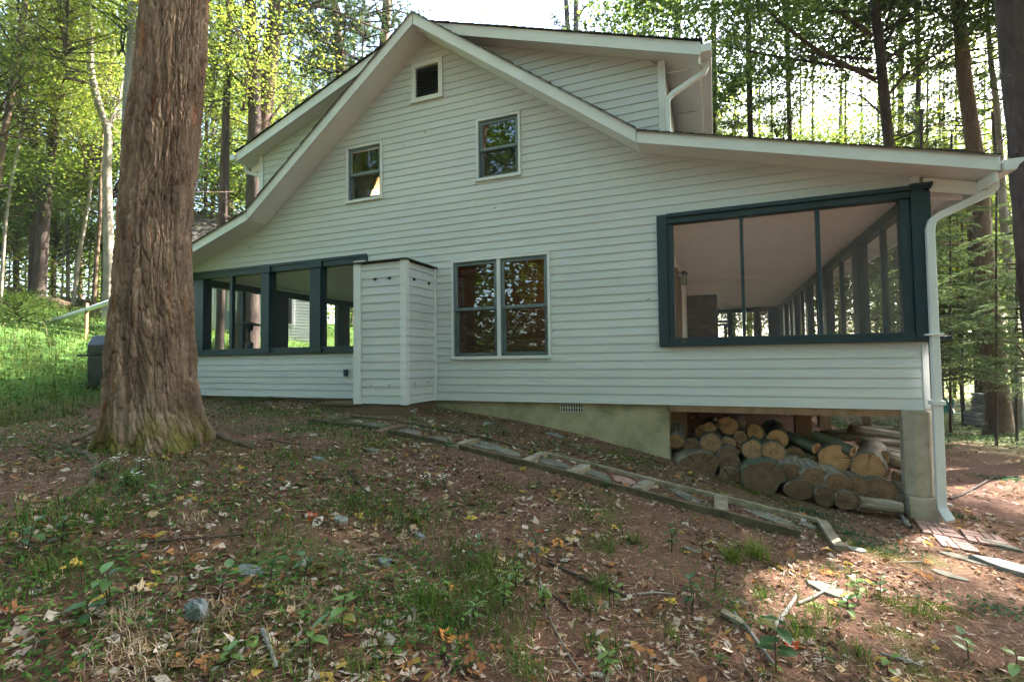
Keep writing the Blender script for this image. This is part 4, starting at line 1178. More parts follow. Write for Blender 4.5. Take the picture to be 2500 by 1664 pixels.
for k, (px, py, ax, ay, an, m, lab) in enumerate((
    (868, 1027, .12, .08, .2, M_SLATE, 'small grey flagstone at the top end of the path'),
    (915, 1037, .17, .10, .2, M_SLATE, 'grey flagstone above the reddish tie of the path'),
    (988, 1053, .23, .12, -.1, M_STONE, 'large brown oval flagstone near the enclosure corner'),
    (1075, 1072, .14, .11, .1, M_SLATE, 'grey green flagstone half hidden by weeds in the path'),
    (1185, 1088, .23, .13, .0, M_SLATE, 'large dark square flagstone midway along the path'),
    (1238, 1103, .17, .10, -.2, M_SLATE, 'mossy flagstone beside the dark square one'),
    (1351, 1131, .17, .10, 0, M_SLATE, 'single mossy flagstone between two close ties'),
    (1457, 1158, .18, .10, -.2, M_SLATE, 'long thin flagstone in front of the foundation corner'),
    (1521, 1172, .12, .10, 0, M_BRICK, 'reddish flat flagstone beside the wide mossy tie'),
    (1665, 1206, .16, .07, -.3, M_SLATE, 'slanted grey slate with dead leaves on the path'),
    (1700, 1224, .20, .07, -.25, M_SLATE, 'long low slate next to the yard side board'),
    (1880, 1264, .27, .10, -.28, M_SLATE, 'longest grey slate at the lower end of the path'),
    (1972, 1284, .07, .06, .3, M_SLATE, 'little slate beside the end timber'))):
    slab('flagstone', px, py, ax, ay, an, .018, m, lab, 'flagstone', FG, k)
for k, (nm, px, py, ax, ay, an, th, m, lab) in enumerate((
    ('stone', 610, 1397, .085, .05, .3, .035, M_BLUESTONE, 'flat pale blue stone lying among seedlings'),
    ('stone', 909, 1100, .09, .05, .1, .04, M_SLATE, 'grey stone among grass below the top of the path'),
    ('stone', 833, 1270, .055, .045, .3, .04, M_STONE, 'round grey brown stone beside a red leaf'),
    ('stone', 939, 1372, .045, .035, .4, .035, M_BLUESTONE, 'small pale blue stone beside lobed dead leaf'),
    ('stone', 1025, 1308, .04, .025, 0, .025, M_BLUESTONE, 'tiny blue grey stone among grass in mid yard'),
    ('stone', 1356, 1062, .14, .05, -.1, .02, M_BLUESTONE, 'thin slate lying on the dirt below the foundation'),
    ('stone', 1194, 1036, .08, .05, .2, .05, M_STONE, 'grey rock on the dirt near the foundation weeds'),
    ('stone', 779, 1120, .07, .04, 0, .03, M_BLUESTONE, 'broken slate piece in the upper yard'),
    ('stone', 2090, 1342, .08, .05, .2, .03, M_STONE, 'half sunk grey stone below the end timber'),
    ('stone', 2355, 1364, .16, .07, -.35, .02, M_SLATE, 'sunlit flat slate below the brick pavers'),
    ('stone', 2030, 1440, .16, .09, -.1, .02, M_SLATE, 'mossy flat slate behind the pale branch'),
    ('stone', 2320, 1405, .11, .05, -.5, .02, M_SLATE, 'tilted dark slate in the shade at the right'),
    ('stone', 1690, 1345, .06, .03, 0, .03, M_SLATE, 'small grey slate beside the leafy stump sprout'),
    ('stone', 2440, 1333, .16, .06, -.4, .05, M_SLATE, 'dark slate behind the right hand brick paver'),
    ('stone', 2500, 1400, .30, .11, -.3, .085, M_STONE, 'long pale boulder edging the pavers'),
    ('stone', 2310, 1232, .07, .05, 0, .04, M_STONE, 'grey rock beside the foot of the downspout'))):
    slab(nm, px, py, ax, ay, an, th * .8, m, lab, 'stone', None, 50 + k)
# an upright blue stone
def lumpstone(px, py, rx, ry, rz, mat, label, seed):
    p = H(px, py); r = np.random.default_rng(seed)
    n1, n2 = 10, 7; V = [];
    for i in range(n2):
        ph = -math.pi / 2 + math.pi * (i + .5) / n2
        for j in range(n1):
            t = 2 * math.pi * j / n1; d = np.array([math.cos(ph) * math.cos(t), math.cos(ph) * math.sin(t), math.sin(ph)])
            d = np.sign(d) * np.abs(d) ** .85
            V.append(p + d * (rx, ry, rz) * (1 + .16 * math.sin(3 * t + i) + r.normal(0, .10)) + np.array([0, 0, rz * .35]))
    F = [(i * n1 + j, i * n1 + (j + 1) % n1, (i + 1) * n1 + (j + 1) % n1, (i + 1) * n1 + j) for i in range(n2 - 1) for j in range(n1)] + [tuple(range(n1 - 1, -1, -1)), tuple(range((n2 - 1) * n1, n2 * n1))]
    return tag(MB().add(V, F).build('stone', mat, None, .004), label, 'stone')
lumpstone(480, 1505, .058, .035, .058, M_BLUESTONE, 'upright blue grey stone in the weeds of the near yard', 3)

# ================================================================== BRICK PAVERS UNDER THE DOWNSPOUT
def z1(x, y): return 1560 + x / 2.5064, 960 + y / 2.5064
def paver(q, label, nx, seed):
    """q: four ground pixels (in the enlarged crop): left-top, right-top, right-bottom, left-bottom"""
    c = [hit(*z1(*p)) for p in q]
    for p in c: p[2] = gz(p[0], p[1])
    ctr = sum(c) / 4
    r = empty('paver', tuple(ctr), label, 'paver', 'brick patterned pavers below the downspout')
    nrm = np.cross(c[1] - c[0], c[3] - c[0]); nrm /= np.linalg.norm(nrm)
    if nrm[2] < 0: nrm = -nrm
    B = lambda u, v, h: (c[0] * (1 - u) * (1 - v) + c[1] * u * (1 - v) + c[2] * u * v + c[3] * (1 - u) * v) + nrm * h
    MB().add([B(0, 0, .008), B(1, 0, .008), B(1, 1, .008), B(0, 1, .008), B(0, 0, -.04), B(1, 0, -.04), B(1, 1, -.04), B(0, 1, -.04)], [(3, 2, 1, 0), (0, 1, 5, 4), (1, 2, 6, 5), (2, 3, 7, 6), (3, 0, 4, 7)]).build('base', M_BRICKBASE, r)
    rects = [(0, 0, .5, .5), (.5, 0, 1, .25), (.5, .25, 1, .5), (0, .5, .25, 1), (.25, .5, .5, 1), (.5, .5, 1, .75), (.5, .75, 1, 1)] if seed % 2 else [(0, 0, .5, .25), (0, .25, .5, .5), (.5, 0, .75, .5), (.75, 0, 1, .5), (0, .5, .25, 1), (.25, .5, .5, 1), (.5, .5, 1, .75), (.5, .75, 1, 1)]
    g = .012
    for (u0, v0, u1, v1) in rects:
        u0 += g; v0 += g; u1 -= g; v1 -= g; b = .012; h = .02
        V = [B(u0, v0, .009), B(u1, v0, .009), B(u1, v1, .009), B(u0, v1, .009), B(u0 + b, v0 + b, h), B(u1 - b, v0 + b, h), B(u1 - b, v1 - b, h), B(u0 + b, v1 - b, h)]
        MB().add(V, [(7, 6, 5, 4), (0, 1, 5, 4), (1, 2, 6, 5), (2, 3, 7, 6), (3, 0, 4, 7)]).build('brick', M_BRICK, r)
paver([(1668, 757), (1845, 792), (2005, 905), (1735, 858)], 'shaded brick patterned paver directly below the downspout', 4, 0)
paver([(1790, 868), (2000, 912), (2095, 988), (1850, 938)], 'sunlit brick patterned paver in front of the downspout', 4, 1)
paver([(1958, 838), (2200, 885), (2310, 962), (2010, 912)], 'rightmost brick patterned paver next to the long boulder', 4, 2)

# ================================================================== WOODPILE
LOGG = 'cut logs stacked under the porch'
def log(cx, cy, rx, ry, Y, L, end, bark, label, axis=(0, -1, 0), seed=0, irr=.04, hollow=False, cat='log'):
    p = onY(*z1(cx, cy), Y)
    r = (rx + ry) / 2 / 2.5064 / FL * depth_of(p)
    ax = np.array(axis, float); ax /= np.linalg.norm(ax)
    up = np.array([0, 0, 1.0]); sx = np.cross(up, ax); sx /= np.linalg.norm(sx); uy = np.cross(ax, sx)
    R = Matrix(((sx[0], uy[0], ax[0]), (sx[1], uy[1], ax[1]), (sx[2], uy[2], ax[2])))
    root = bpy.data.objects.new('log', None); root.empty_display_size = .1
    root.location = p; root.rotation_euler = R.to_euler(); COL.objects.link(root)
    tag(root, label, cat, LOGG)
    rs = np.random.default_rng(seed + 100); n = 40
    th = np.linspace(0, 2 * np.pi, n, endpoint=False)
    ph = rs.uniform(0, 6.28, 4)
    prof = 1 + irr * np.sin(2 * th + ph[0]) + irr * .8 * np.sin(3 * th + ph[1]) + irr * .4 * np.sin(5 * th + ph[2])
    asp = rx / ry
    k = math.sqrt(asp) if .75 < asp < 1.35 else 1.0
    ex, ey = r * prof * np.cos(th) * k, r * prof * np.sin(th) / k
    m = 9; V = []; ridge = rs.normal(0, .028, n)
    for i in range(m):
        zz = -L * i / (m - 1) - .002; s = 1 + .02 * math.sin(i * 1.3 + ph[3])
        jit = ridge + rs.normal(0, .018, n)
        b = 1.05
        V.append(np.stack([ex * s * b * (1 + jit), ey * s * b * (1 + jit), np.full(n, zz)], -1))
    V = np.concatenate(V)
    i, j = np.meshgrid(np.arange(m - 1), np.arange(n), indexing='ij')
    F = np.stack([i * n + j, (i + 1) * n + j, (i + 1) * n + (j + 1) % n, i * n + (j + 1) % n], -1).reshape(-1, 4)
    rim = np.concatenate([V[:n], np.stack([ex * .985, ey * .985, np.full(n, .001)], -1)])
    off = len(V); V = np.concatenate([V, rim[n:]])
    jj = np.arange(n)
    F = np.concatenate([F, np.stack([jj, (jj + 1) % n, off + (jj + 1) % n, off + jj], -1)])
    mesh_np('bark', V, F, bark, root, smooth=True, world=False)
    for zz, s in ((.0, 1), (-L, -1)):
        if hollow and s == 1:
            E = np.concatenate([np.stack([ex * .985, ey * .985, np.full(n, zz)], -1), np.stack([ex * .5, ey * .45, np.full(n, zz)], -1), np.stack([ex * .4, ey * .35, np.full(n, zz - .15)], -1)])
            EF = [np.stack([jj, (jj + 1) % n, n + (jj + 1) % n, n + jj], -1), np.stack([n + jj, n + (jj + 1) % n, 2 * n + (jj + 1) % n, 2 * n + jj], -1), np.array([list(2 * n + jj)])]
            mesh_np('cut_end', E, EF, end, root, world=False); continue
        tilt = rs.normal(0, .03, 2)
        rings = [np.stack([ex * q, ey * q, zz + s * (.002 + .004 * (1 - q)) + rs.normal(0, .0015, n)], -1) for q in (.99, .6, .25)]
        E = np.concatenate(rings + [np.array([[0, 0, zz + s * .006]])])
        F1 = np.stack([jj, (jj + 1) % n, n + (jj + 1) % n, n + jj], -1); F2 = F1 + n
        F3 = np.stack([2 * n + jj, 2 * n + (jj + 1) % n, np.full(n, 3 * n)], -1)
        if s < 0: F1, F2, F3 = F1[:, ::-1], F2[:, ::-1], F3[:, ::-1]
        mesh_np('cut_end', E, [np.concatenate([F1, F2]), F3], end, root, world=False)
    return root
B_, BG, BW = M_LOGBARK, M_LOGBARKG, M_LOGBARKW
LOGS = [
 (222, 295, 52, 46, .10, .42, E_MID, B_, 'short brown log leaning up against the foundation corner', (-.02, -1, -.45)),
 (325, 318, 52, 44, .20, .5, E_BROWN, B_, 'dull brown log right of the one leaning on the foundation', (0, -1, 0)),
 (392, 240, 46, 52, .48, .6, E_LIGHT, B_, 'light log half hidden behind a thin round one, upper left of the pile', (-.15, -1, -.1)),
 (433, 208, 33, 33, .35, .4, E_LIGHT, BW, 'thin light log lying on the upper left of the pile', (-.35, -1, .05)),
 (440, 308, 60, 56, .08, .5, E_MID, B_, 'log with a pale heart above the large left stump', (0, -1, 0)),
 (545, 195, 58, 50, .40, .45, E_LIGHT, BW, 'topmost cracked light log with pale bark at the back of the pile', (-.25, -1, 0)),
 (545, 308, 44, 41, .20, .5, E_MID, B_, 'small round log left of centre, between two rows', (0, -1, 0)),
 (620, 267, 40, 38, .34, .5, E_MID, B_, 'smallest round log just under the thin leaning disc', (0, -1, 0)),
 (695, 345, 60, 57, .08, .5, E_MID, BG, 'ringed log with mossy bark above the split dark stump', (-.1, -1, 0)),
 (825, 360, 66, 62, .05, .5, E_MID, B_, 'large ringed log in the middle of the second row', (0, -1, 0)),
 (845, 280, 62, 56, .30, .55, E_LIGHT, BG, 'orange log with green bark on top of the middle', (0, -1, -.12)),
 (950, 375, 54, 48, .32, .5, E_MID, B_, 'orange topped log tucked behind the steep pale one', (0, -1, -.1)),
 (915, 485, 70, 60, -.12, .36, E_BROWN, BW, 'steeply tilted log with flaking bark in the front row', (-.1, -1, -.14)),
 (1075, 515, 76, 60, -.18, .36, E_BROWN, BW, 'tilted log with rough bark and a light spot at its heart', (.15, -1, -.12)),
 (1215, 550, 69, 60, -.20, .34, E_BROWN, BW, 'lower tilted log with rough bark, right of the other two', (.15, -1, -.1)),
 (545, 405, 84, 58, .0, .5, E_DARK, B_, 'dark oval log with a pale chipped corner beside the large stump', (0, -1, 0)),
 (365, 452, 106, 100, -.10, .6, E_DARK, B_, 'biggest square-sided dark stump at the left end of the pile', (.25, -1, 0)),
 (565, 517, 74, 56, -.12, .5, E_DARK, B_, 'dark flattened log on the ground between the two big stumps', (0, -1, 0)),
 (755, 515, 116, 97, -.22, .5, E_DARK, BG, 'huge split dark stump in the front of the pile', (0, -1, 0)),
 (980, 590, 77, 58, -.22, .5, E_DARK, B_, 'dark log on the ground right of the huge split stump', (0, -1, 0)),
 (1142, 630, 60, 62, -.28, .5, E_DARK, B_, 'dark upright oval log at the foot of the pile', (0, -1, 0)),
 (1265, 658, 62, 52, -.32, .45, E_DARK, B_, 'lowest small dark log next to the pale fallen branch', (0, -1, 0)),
 (1320, 575, 72, 68, -.10, .5, E_BROWN, B_, 'brown log behind the tilted ones in the bottom row', (0, -1, 0)),
 (1475, 607, 87, 83, -.05, .5, E_BROWN, B_, 'big brown log nearest the concrete pier', (0, -1, 0)),
 (1200, 395, 89, 78, .22, .6, E_LIGHT, B_, 'large bright orange log, left of the twin pair', (-.1, -1, 0)),
 (1400, 455, 87, 87, .10, .65, E_LIGHT, B_, 'large bright orange log, right of the twin pair', (-.35, -1, -.1)),
 (1085, 335, 36, 34, .25, .42, E_LIGHT, BG, 'thin green barked log slanting down to the bright twin logs', (.75, -.9, -.25)),
 (1078, 400, 32, 27, .30, .42, E_MID, BG, 'thin log under the slanting green barked one', (.75, -.9, -.15)),
 (1310, 357, 30, 34, .18, .48, E_LIGHT, BG, 'hollow dark barked branch lying over the bright twin logs', (.8, -.8, -.3)),
 (1497, 398, 38, 46, .30, .62, E_LIGHT, B_, 'thick reddish ended log pointing to the pier', (-.85, -.5, .22)),
 (1570, 510, 31, 33, .18, .34, E_MID, B_, 'short log with a dark heart beside the pier', (-.85, -.5, .12)),
 (1345, 665, 36, 34, -.30, .40, E_BROWN, BW, 'pale barked branch lying on the ground in front of the pile', (-.95, -.25, .12)),
 (1452, 340, 20, 20, .55, .6, E_MID, BW, 'slim pole behind the reddish ended log', (-.9, -.4, .2)),
 (1292, 222, 32, 30, .95, .95, E_MID, BW, 'long sunlit branch lying across the top right of the pile', (-.93, -.3, .16)),
 (1118, 252, 26, 26, 1.0, .6, E_MID, B_, 'sunlit branch end at the back by the deck post', (-.95, -.3, -.05)),
 (1335, 288, 24, 26, .75, .75, E_LIGHT, B_, 'split orange branch below the long sunlit one', (-.93, -.3, .12)),
 (1170, 270, 20, 22, .85, .4, E_LIGHT, B_, 'small orange split piece at the back of the pile', (-.9, -.4, 0)),
 (1370, 212, 14, 12, 1.3, .35, E_MID, BW, 'thin pale branch behind the long sunlit one', (-.97, -.2, 0)),
 (1400, 275, 14, 13, .95, .42, E_MID, B_, 'thin dark branch under the long sunlit one', (-.95, -.2, .1)),
 (1350, 320, 14, 14, .65, .6, E_MID, B_, 'thin dark pole lying over the hollow branch', (-.95, -.2, .1)),
 (1555, 575, 38, 36, .10, .34, E_BROWN, BW, 'pale log partly hidden behind the pier, lower one', (-.9, -.4, .05)),
 (1555, 632, 24, 24, .02, .3, E_BROWN, BW, 'slim pale branch on the ground touching the pier', (-.9, -.35, .05)),
 (1490, 470, 34, 42, .26, .5, E_LIGHT, B_, 'reddish split log peeping out right of the bright twin', (-.3, -1, 0)),
 (1420, 350, 22, 22, .5, .5, E_LIGHT, B_, 'small reddish split piece above the bright right twin', (-.4, -1, 0)),
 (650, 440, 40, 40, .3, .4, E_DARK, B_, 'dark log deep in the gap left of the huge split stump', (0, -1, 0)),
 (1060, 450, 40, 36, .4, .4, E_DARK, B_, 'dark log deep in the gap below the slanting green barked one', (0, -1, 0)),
]
for k, g in enumerate(LOGS):
    log(*g[:9], axis=g[9], seed=k, irr=.085 if k in (16, 18, 15, 17) else .035, hollow='hollow' in g[8])
# thin leaning disc
log(710, 238, 48, 52, .33, .05, E_LIGHT, B_, 'thin cut disc leaning on edge at the back of the pile', axis=(-.55, -1, .25), seed=77, cat='log disc')

# ================================================================== STICKS
def stick(pxs, r0, r1, mat, label, side=(), lift=.008, name='branch'):
    pts = [hit(*q) for q in pxs]
    pts = [np.array([p[0], p[1], float(gtop(p[0], p[1])) + r0 * .6 + lift]) for p in pts]
    e = MB().tube(pts, np.linspace(r0, r1, len(pts)), 7)
    o = e.build(name, mat, None, smooth=True)
    for (i, dx, dy, dz, l) in side:
        b = pts[i]; s = MB().tube([b, b + np.array([dx, dy, dz]) * l * .5, b + np.array([dx * 1.1, dy * .8, dz * 1.2]) * l], [r1 * .9, r1 * .6, r1 * .3], 5)
        s.build('twig', mat, o, smooth=True)
    return tag(o, label, 'branch')
stick([(1335, 1376), (1395, 1402), (1440, 1425), (1490, 1445), (1530, 1462)], .010, .008, M_BARKD, 'dark branch lying straight in the middle of the yard', ((2, .4, .1, .1, .12),))
stick([(1342, 1452), (1368, 1470), (1395, 1500)], .006, .004, M_BARKD, 'short dark twig below the straight dark branch')
stick([(1318, 1415), (1325, 1460), (1345, 1520), (1380, 1590), (1420, 1650)], .005, .003, M_BARKG, 'long thin bare stem curving down to the near edge')
stick([(1885, 1545), (1905, 1520), (1925, 1490), (1945, 1460)], .016, .011, M_BARKG, 'pale thick broken branch beside the grey plank')
stick([(1948, 1478), (1985, 1462), (2015, 1445), (2043, 1424)], .011, .008, M_BARKG, 'pale crooked branch pointing at the slate')
stick([(1790, 1500), (1830, 1545), (1862, 1590), (1890, 1630)], .012, .008, M_BARKG, 'grey branch in the right foreground weeds')
stick([(850, 1155), (868, 1175), (890, 1200), (903, 1212)], .012, .006, M_BARKD, 'dark pointed bark strip in the upper yard')
stick([(350, 1328), (420, 1325), (490, 1318), (560, 1312), (620, 1308)], .009, .005, M_BARKD, 'long dark twig lying before the maple')
stick([(640, 1545), (655, 1580), (668, 1615), (675, 1640)], .011, .008, M_BARKG, 'lichen covered stick by a moss patch')
stick([(645, 1075), (690, 1082), (740, 1088)], .007, .004, M_BARKD, 'black twig on the upper yard right of the maple')
stick([(2182, 1240), (2200, 1262), (2212, 1282), (2224, 1292)], .022, .016, M_BARKG, 'stubby grey branch on the ground between woodpile and pier')
stick([(1555, 1455), (1600, 1450), (1645, 1455)], .007, .004, M_BARKG, 'short pale twig by a dark curled leaf')
stick([(2195, 1375), (2230, 1375), (2262, 1372)], .006, .004, M_BARKP, 'thin pale twig in the sun patch')
stick([(2320, 1220), (2350, 1210), (2420, 1170), (2475, 1165), (2500, 1172)], .016, .012, M_BARKD, 'dark surface root across the dirt right of the downspout')
stick([(2150, 1600), (2190, 1610), (2230, 1622), (2255, 1632)], .008, .006, M_BARKG, 'pale stick at the right near edge among leaves')
stick([(520, 1255), (560, 1250), (600, 1242)], .006, .004, M_BARKD, 'thin twig under the seedlings left of mid yard')
stick([(1690, 1172), (1660, 1160), (1640, 1150)], .006, .004, M_BARKG, 'dry twigs at the foot of the foundation corner')
# grey plank piece
pa, pb = H(1762, 1497), H(1815, 1527)
tag(MB().bar(pa + np.array([0, 0, .015]), pb + np.array([0, 0, .015]), .055, .022).build('plank', M_TIMBER, None, .002), 'short grey board lying in the right foreground', 'board')
# ================================================================== FALLEN LEAVES
def leaf_outline(kind, n=0):
    if kind == 'maple':
        a = [(0, -.12), (.16, -.26), (.34, -.36), (.40, -.24), (.62, -.22), (.50, -.04), (.66, .06), (.94, .14), (.78, .24), (.74, .36), (.52, .34), (.40, .36), (.44, .56), (.34, .60), (.24, .50), (.16, .60), (.14, .78), (0, 1.0)]
    elif kind == 'oak':
        a = [(0, -.6), (.10, -.46), (.26, -.40), (.30, -.28), (.14, -.18), (.20, -.06), (.40, .02), (.42, .14), (.18, .22), (.22, .36), (.42, .48), (.38, .60), (.18, .62), (.16, .80), (0, 1.0)]
    else:
        a = [(0, -.6), (.22, -.42), (.40, -.1), (.42, .2), (.30, .55), (.12, .85), (0, 1.0)]
    return a + [(-x, y) for x, y in reversed(a[1:-1])]
def leaf_mesh(name, kind, seed, curl, col):
    r = random.Random(seed)
    o = leaf_outline(kind); V = []
    c1, c2, c3 = r.uniform(.2, .7) * curl, r.uniform(-.5, .6) * curl, r.uniform(-.4, .4) * curl
    f = lambda x, y: c1 * x * x + c2 * y * y * .6 + c3 * x * y
    for x, y in o:
        x *= r.uniform(.9, 1.1); y *= r.uniform(.94, 1.06)
        V.append((x, y, f(x, y)))
    m = [(0, y, f(0, y) - .06) for y in (-.15, .15, .5)]
    n = len(V); V += m
    F = []
    for k in range(n):
        y = (V[k][1] + V[(k + 1) % n][1]) / 2
        c = n if y < 0 else (n + 1 if y < .35 else n + 2)
        F.append((k, (k + 1) % n, c))
    F += [(0, n, n + 1), (n + 1, n + 2, n // 2)]
    me = bpy.data.meshes.new(name)
    me.from_pydata(V, [], F); me.update()
    a = me.color_attributes.new('Col', 'FLOAT_COLOR', 'POINT')
    cs = []
    for k in range(len(V)):
        q = r.uniform(.85, 1.12) * (1.08 if k >= n else 1.0)
        cs += [col[0] * q, col[1] * q, col[2] * q, 1]
    a.data.foreach_set('color', cs)
    me.materials.append(M_LITTER)
    return me
LEAFC = {
 'pale pinkish grey oak': ('oak', (.34, .26, .215)), 'pale tan maple': ('maple', (.36, .26, .17)), 'brown oak': ('oak', (.19, .105, .06)),
 'rust brown maple': ('maple', (.26, .115, .055)), 'yellow': ('maple', (.46, .32, .06)), 'orange': ('maple', (.42, .19, .06)),
 'whitish curled': ('oval', (.42, .36, .31)), 'dull green fallen': ('oval', (.17, .24, .07)), 'red': ('maple', (.32, .06, .03)), 'dark curled': ('oak', (.07, .05, .04))}
LM = {k: [leaf_mesh('fallen_leaf', v[0], 11 * i + 100 * j, .9, v[1]) for i in range(4)] for j, (k, v) in enumerate(LEAFC.items())}
LW = {'pale pinkish grey oak': 24, 'pale tan maple': 20, 'brown oak': 13, 'rust brown maple': 12, 'yellow': 4, 'orange': 4, 'whitish curled': 9, 'dull green fallen': 6, 'red': 2, 'dark curled': 3}
def zone(px, py):
    if px < 640 and py < 1300: return 'around the foot of the maple'
    if py < 1130: return 'on the upper yard near the house'
    if px > 2050: return 'on the ground at the right beyond the path'
    if py > 1480: return 'on the needles at the near edge of the yard'
    if px < 900: return 'among seedlings in the left of the yard'
    return 'on the bare needles between path and viewer'
def place_leaf(px, py, kind, s, label=None, lift=0.0, free=False):
    p = hit(px, py)
    me = random.choice(LM[kind])
    o = bpy.data.objects.new('fallen_leaf', me)
    z = float(gtop(p[0], p[1]))
    e = .05
    nx = -(float(gtop(p[0] + e, p[1])) - float(gtop(p[0] - e, p[1]))) / (2 * e); ny = -(float(gtop(p[0], p[1] + e)) - float(gtop(p[0], p[1] - e))) / (2 * e)
    nrm = Vector((nx + random.gauss(0, .22), ny + random.gauss(0, .22), 1)).normalized()
    q = nrm.to_track_quat('Z', 'Y').to_matrix() @ Matrix.Rotation(random.uniform(0, 6.28), 3, 'Z')
    if random.random() < .35: q = q @ Matrix.Rotation(math.pi, 3, 'X')
    o.rotation_euler = q.to_euler()
    o.location = (p[0], p[1], z + .010 + lift + (.012 if s > .05 else .004))
    o.scale = (s, s * random.uniform(.9, 1.1), s)
    COL.objects.link(o)
    return tag(o, label or (kind + ' leaf lying ' + zone(px, py)), 'leaf', 'leaves fallen over the yard')
def in_path(px, py): return False
for px, py, k, s, lab in ((1150, 1640, 'rust brown maple', .085, 'biggest rusty maple leaf at the very front of the yard'), (190, 1388, 'yellow', .07, 'large yellow leaf beside a thin twig on the left'), (1000, 1112, 'orange', .06, 'orange leaf on the dirt just below the path edge'),
        (1962, 1262, 'orange', .07, 'bright orange maple leaf at the bottom corner of the path'), (765, 1268, 'red', .06, 'red orange leaf beside the round grey stone'), (1360, 1328, 'orange', .07, 'orange maple leaf in the middle of bare needles'),
        (1330, 1345, 'yellow', .045, 'yellow and brown leaf touching an orange maple leaf'), (1150, 1268, 'yellow', .055, 'clear yellow leaf behind a dark seedling'), (1640, 1478, 'yellow', .06, 'yellow brown leaf left of the dark leaf clump'),
        (330, 1455, 'pale tan maple', .085, 'large folded pale leaf below a seedling on the left'), (905, 1390, 'pale pinkish grey oak', .06, 'lobed pale oak leaf beside the small blue stone'), (50, 1590, 'pale pinkish grey oak', .10, 'big grey leaf at the bottom left corner'),
        (120, 1550, 'brown oak', .09, 'brown curled leaf next to the big grey one'), (1110, 1440, 'orange', .045, 'orange leaf behind the leafy grass clump'), (1330, 1525, 'rust brown maple', .055, 'rusty leaf below the long bare stem'),
        (2270, 1378, 'orange', .055, 'orange leaf beside the sunlit slate'), (2070, 1378, 'yellow', .05, 'yellow maple leaf at the upper edge of the right yard'), (2015, 1400, 'orange', .07, 'orange oak leaf standing beside moss')):
    place_leaf(px, py, k, s, lab)
kinds, wts = list(LW), list(LW.values())
cnt = 0
while cnt < 282:
    px = random.uniform(5, 2495); py = 1030 + 630 * random.random() ** .8
    p = hit(px, py)
    if p[1] > -.15 and p[0] < 2.2 and p[0] > -9.0: continue
    if p[0] < -9.0 or depth_of(p) > 9: continue
    if -4.9 < p[0] < -3.8 and p[1] > -.95: continue
    place_leaf(px, py, random.choices(kinds, wts)[0], random.choice([.024, .03, .034, .038, .044, .05, .058]) * random.uniform(.85, 1.15))
    cnt += 1

def density_pts(n, x0, x1, y0, y1, rng, f=None):
    out = np.empty((0, 2))
    while len(out) < n:
        p = np.stack([rng.uniform(x0, x1, n * 2), rng.uniform(y0, y1, n * 2)], -1)
        d = np.hypot(p[:, 0], p[:, 1] + 6.6)
        keep = rng.uniform(0, 1, len(p)) < np.clip(2.2 / np.maximum(d, 1), 0.06, 1)
        # only what lies in front of the lens
        q = np.stack([p[:, 0], p[:, 1], ground(p[:, 0], p[:, 1])], -1) - C_
        zf = q @ F_; xx = np.abs(q @ R_) / np.maximum(zf, .01)
        keep &= (zf > .8) & (xx < 1.7)
        inside = (p[:, 1] > -.02) & (p[:, 0] > -9.2) & (p[:, 0] < -.5)
        inside |= (p[:, 0] > EX0 - .02) & (p[:, 0] < EX1 + .03) & (p[:, 1] > EY0 - .03) & (p[:, 1] < 0)
        keep &= ~inside
        if f is not None: keep &= f(p, rng)
        out = np.concatenate([out, p[keep]])
    return out[:n]
# ---- needle and twig litter: slivers lying on the ground
def slivers(name, n, L, W, palette, tilt, x0, x1, y0, y1, seed, label, f=None, mat=None):
    r = np.random.default_rng(seed)
    P = density_pts(n, x0, x1, y0, y1, r, f)
    z = gtop(P[:, 0], P[:, 1]) + r.uniform(.002, .012, n)
    a = r.uniform(0, 2 * np.pi, n); l = r.uniform(L[0], L[1], n); w = r.uniform(W[0], W[1], n)
    d = np.stack([np.cos(a), np.sin(a), r.normal(0, tilt, n)], -1); s = np.stack([-np.sin(a), np.cos(a), r.normal(0, .3, n)], -1)
    c = np.stack([P[:, 0], P[:, 1], z], -1)
    V = np.stack([c - d * l[:, None] / 2, c + s * w[:, None] / 2, c + d * l[:, None] / 2, c - s * w[:, None] / 2], 1).reshape(-1, 3)
    F = np.arange(4 * n).reshape(-1, 4)
    pal = np.array(palette)[r.integers(0, len(palette), n)] * r.uniform(.75, 1.25, n)[:, None]
    return tag(mesh_np(name, V, F, mat or M_LITTER, col=np.repeat(pal, 4, 0)), label, kind='stuff')
slivers('pine_needle_litter', 65000, (.04, .11), (.0022, .0048), [(.24, .125, .08), (.15, .078, .05), (.36, .225, .145), (.09, .048, .034), (.46, .345, .255)], .10, -9, 5.5, -6.2, 2.5, 41, 'brown pine needles scattered over the forest floor')
slivers('leaf_crumb_litter', 36000, (.014, .052), (.011, .032), [(.20, .105, .066), (.38, .28, .22), (.10, .056, .04), (.44, .36, .30), (.27, .125, .07), (.05, .035, .03), (.13, .07, .048), (.10, .05, .035)], .35, -9, 6, -6.2, 3, 42, 'broken bits of dead leaves and bark on the ground', lambda p, r: fbm(p[:, 0] * 1.7, p[:, 1] * 1.7, 0, 131) + .5 * fbm(p[:, 0] * 6, p[:, 1] * 6, 0, 132) > -.16)
slivers('leaf_litter', 3600, (.05, .10), (.04, .07), [(.40, .31, .25), (.42, .29, .18), (.20, .11, .065), (.28, .13, .06), (.42, .35, .30), (.34, .22, .06), (.14, .08, .05)], .3, -9, 9, -6.2, 8, 43, 'smaller dead leaves strewn over the yard', lambda p, r: fbm(p[:, 0] * 1.7, p[:, 1] * 1.7, 0, 131) + .6 * fbm(p[:, 0] * 5, p[:, 1] * 5, 0, 133) > -.02)
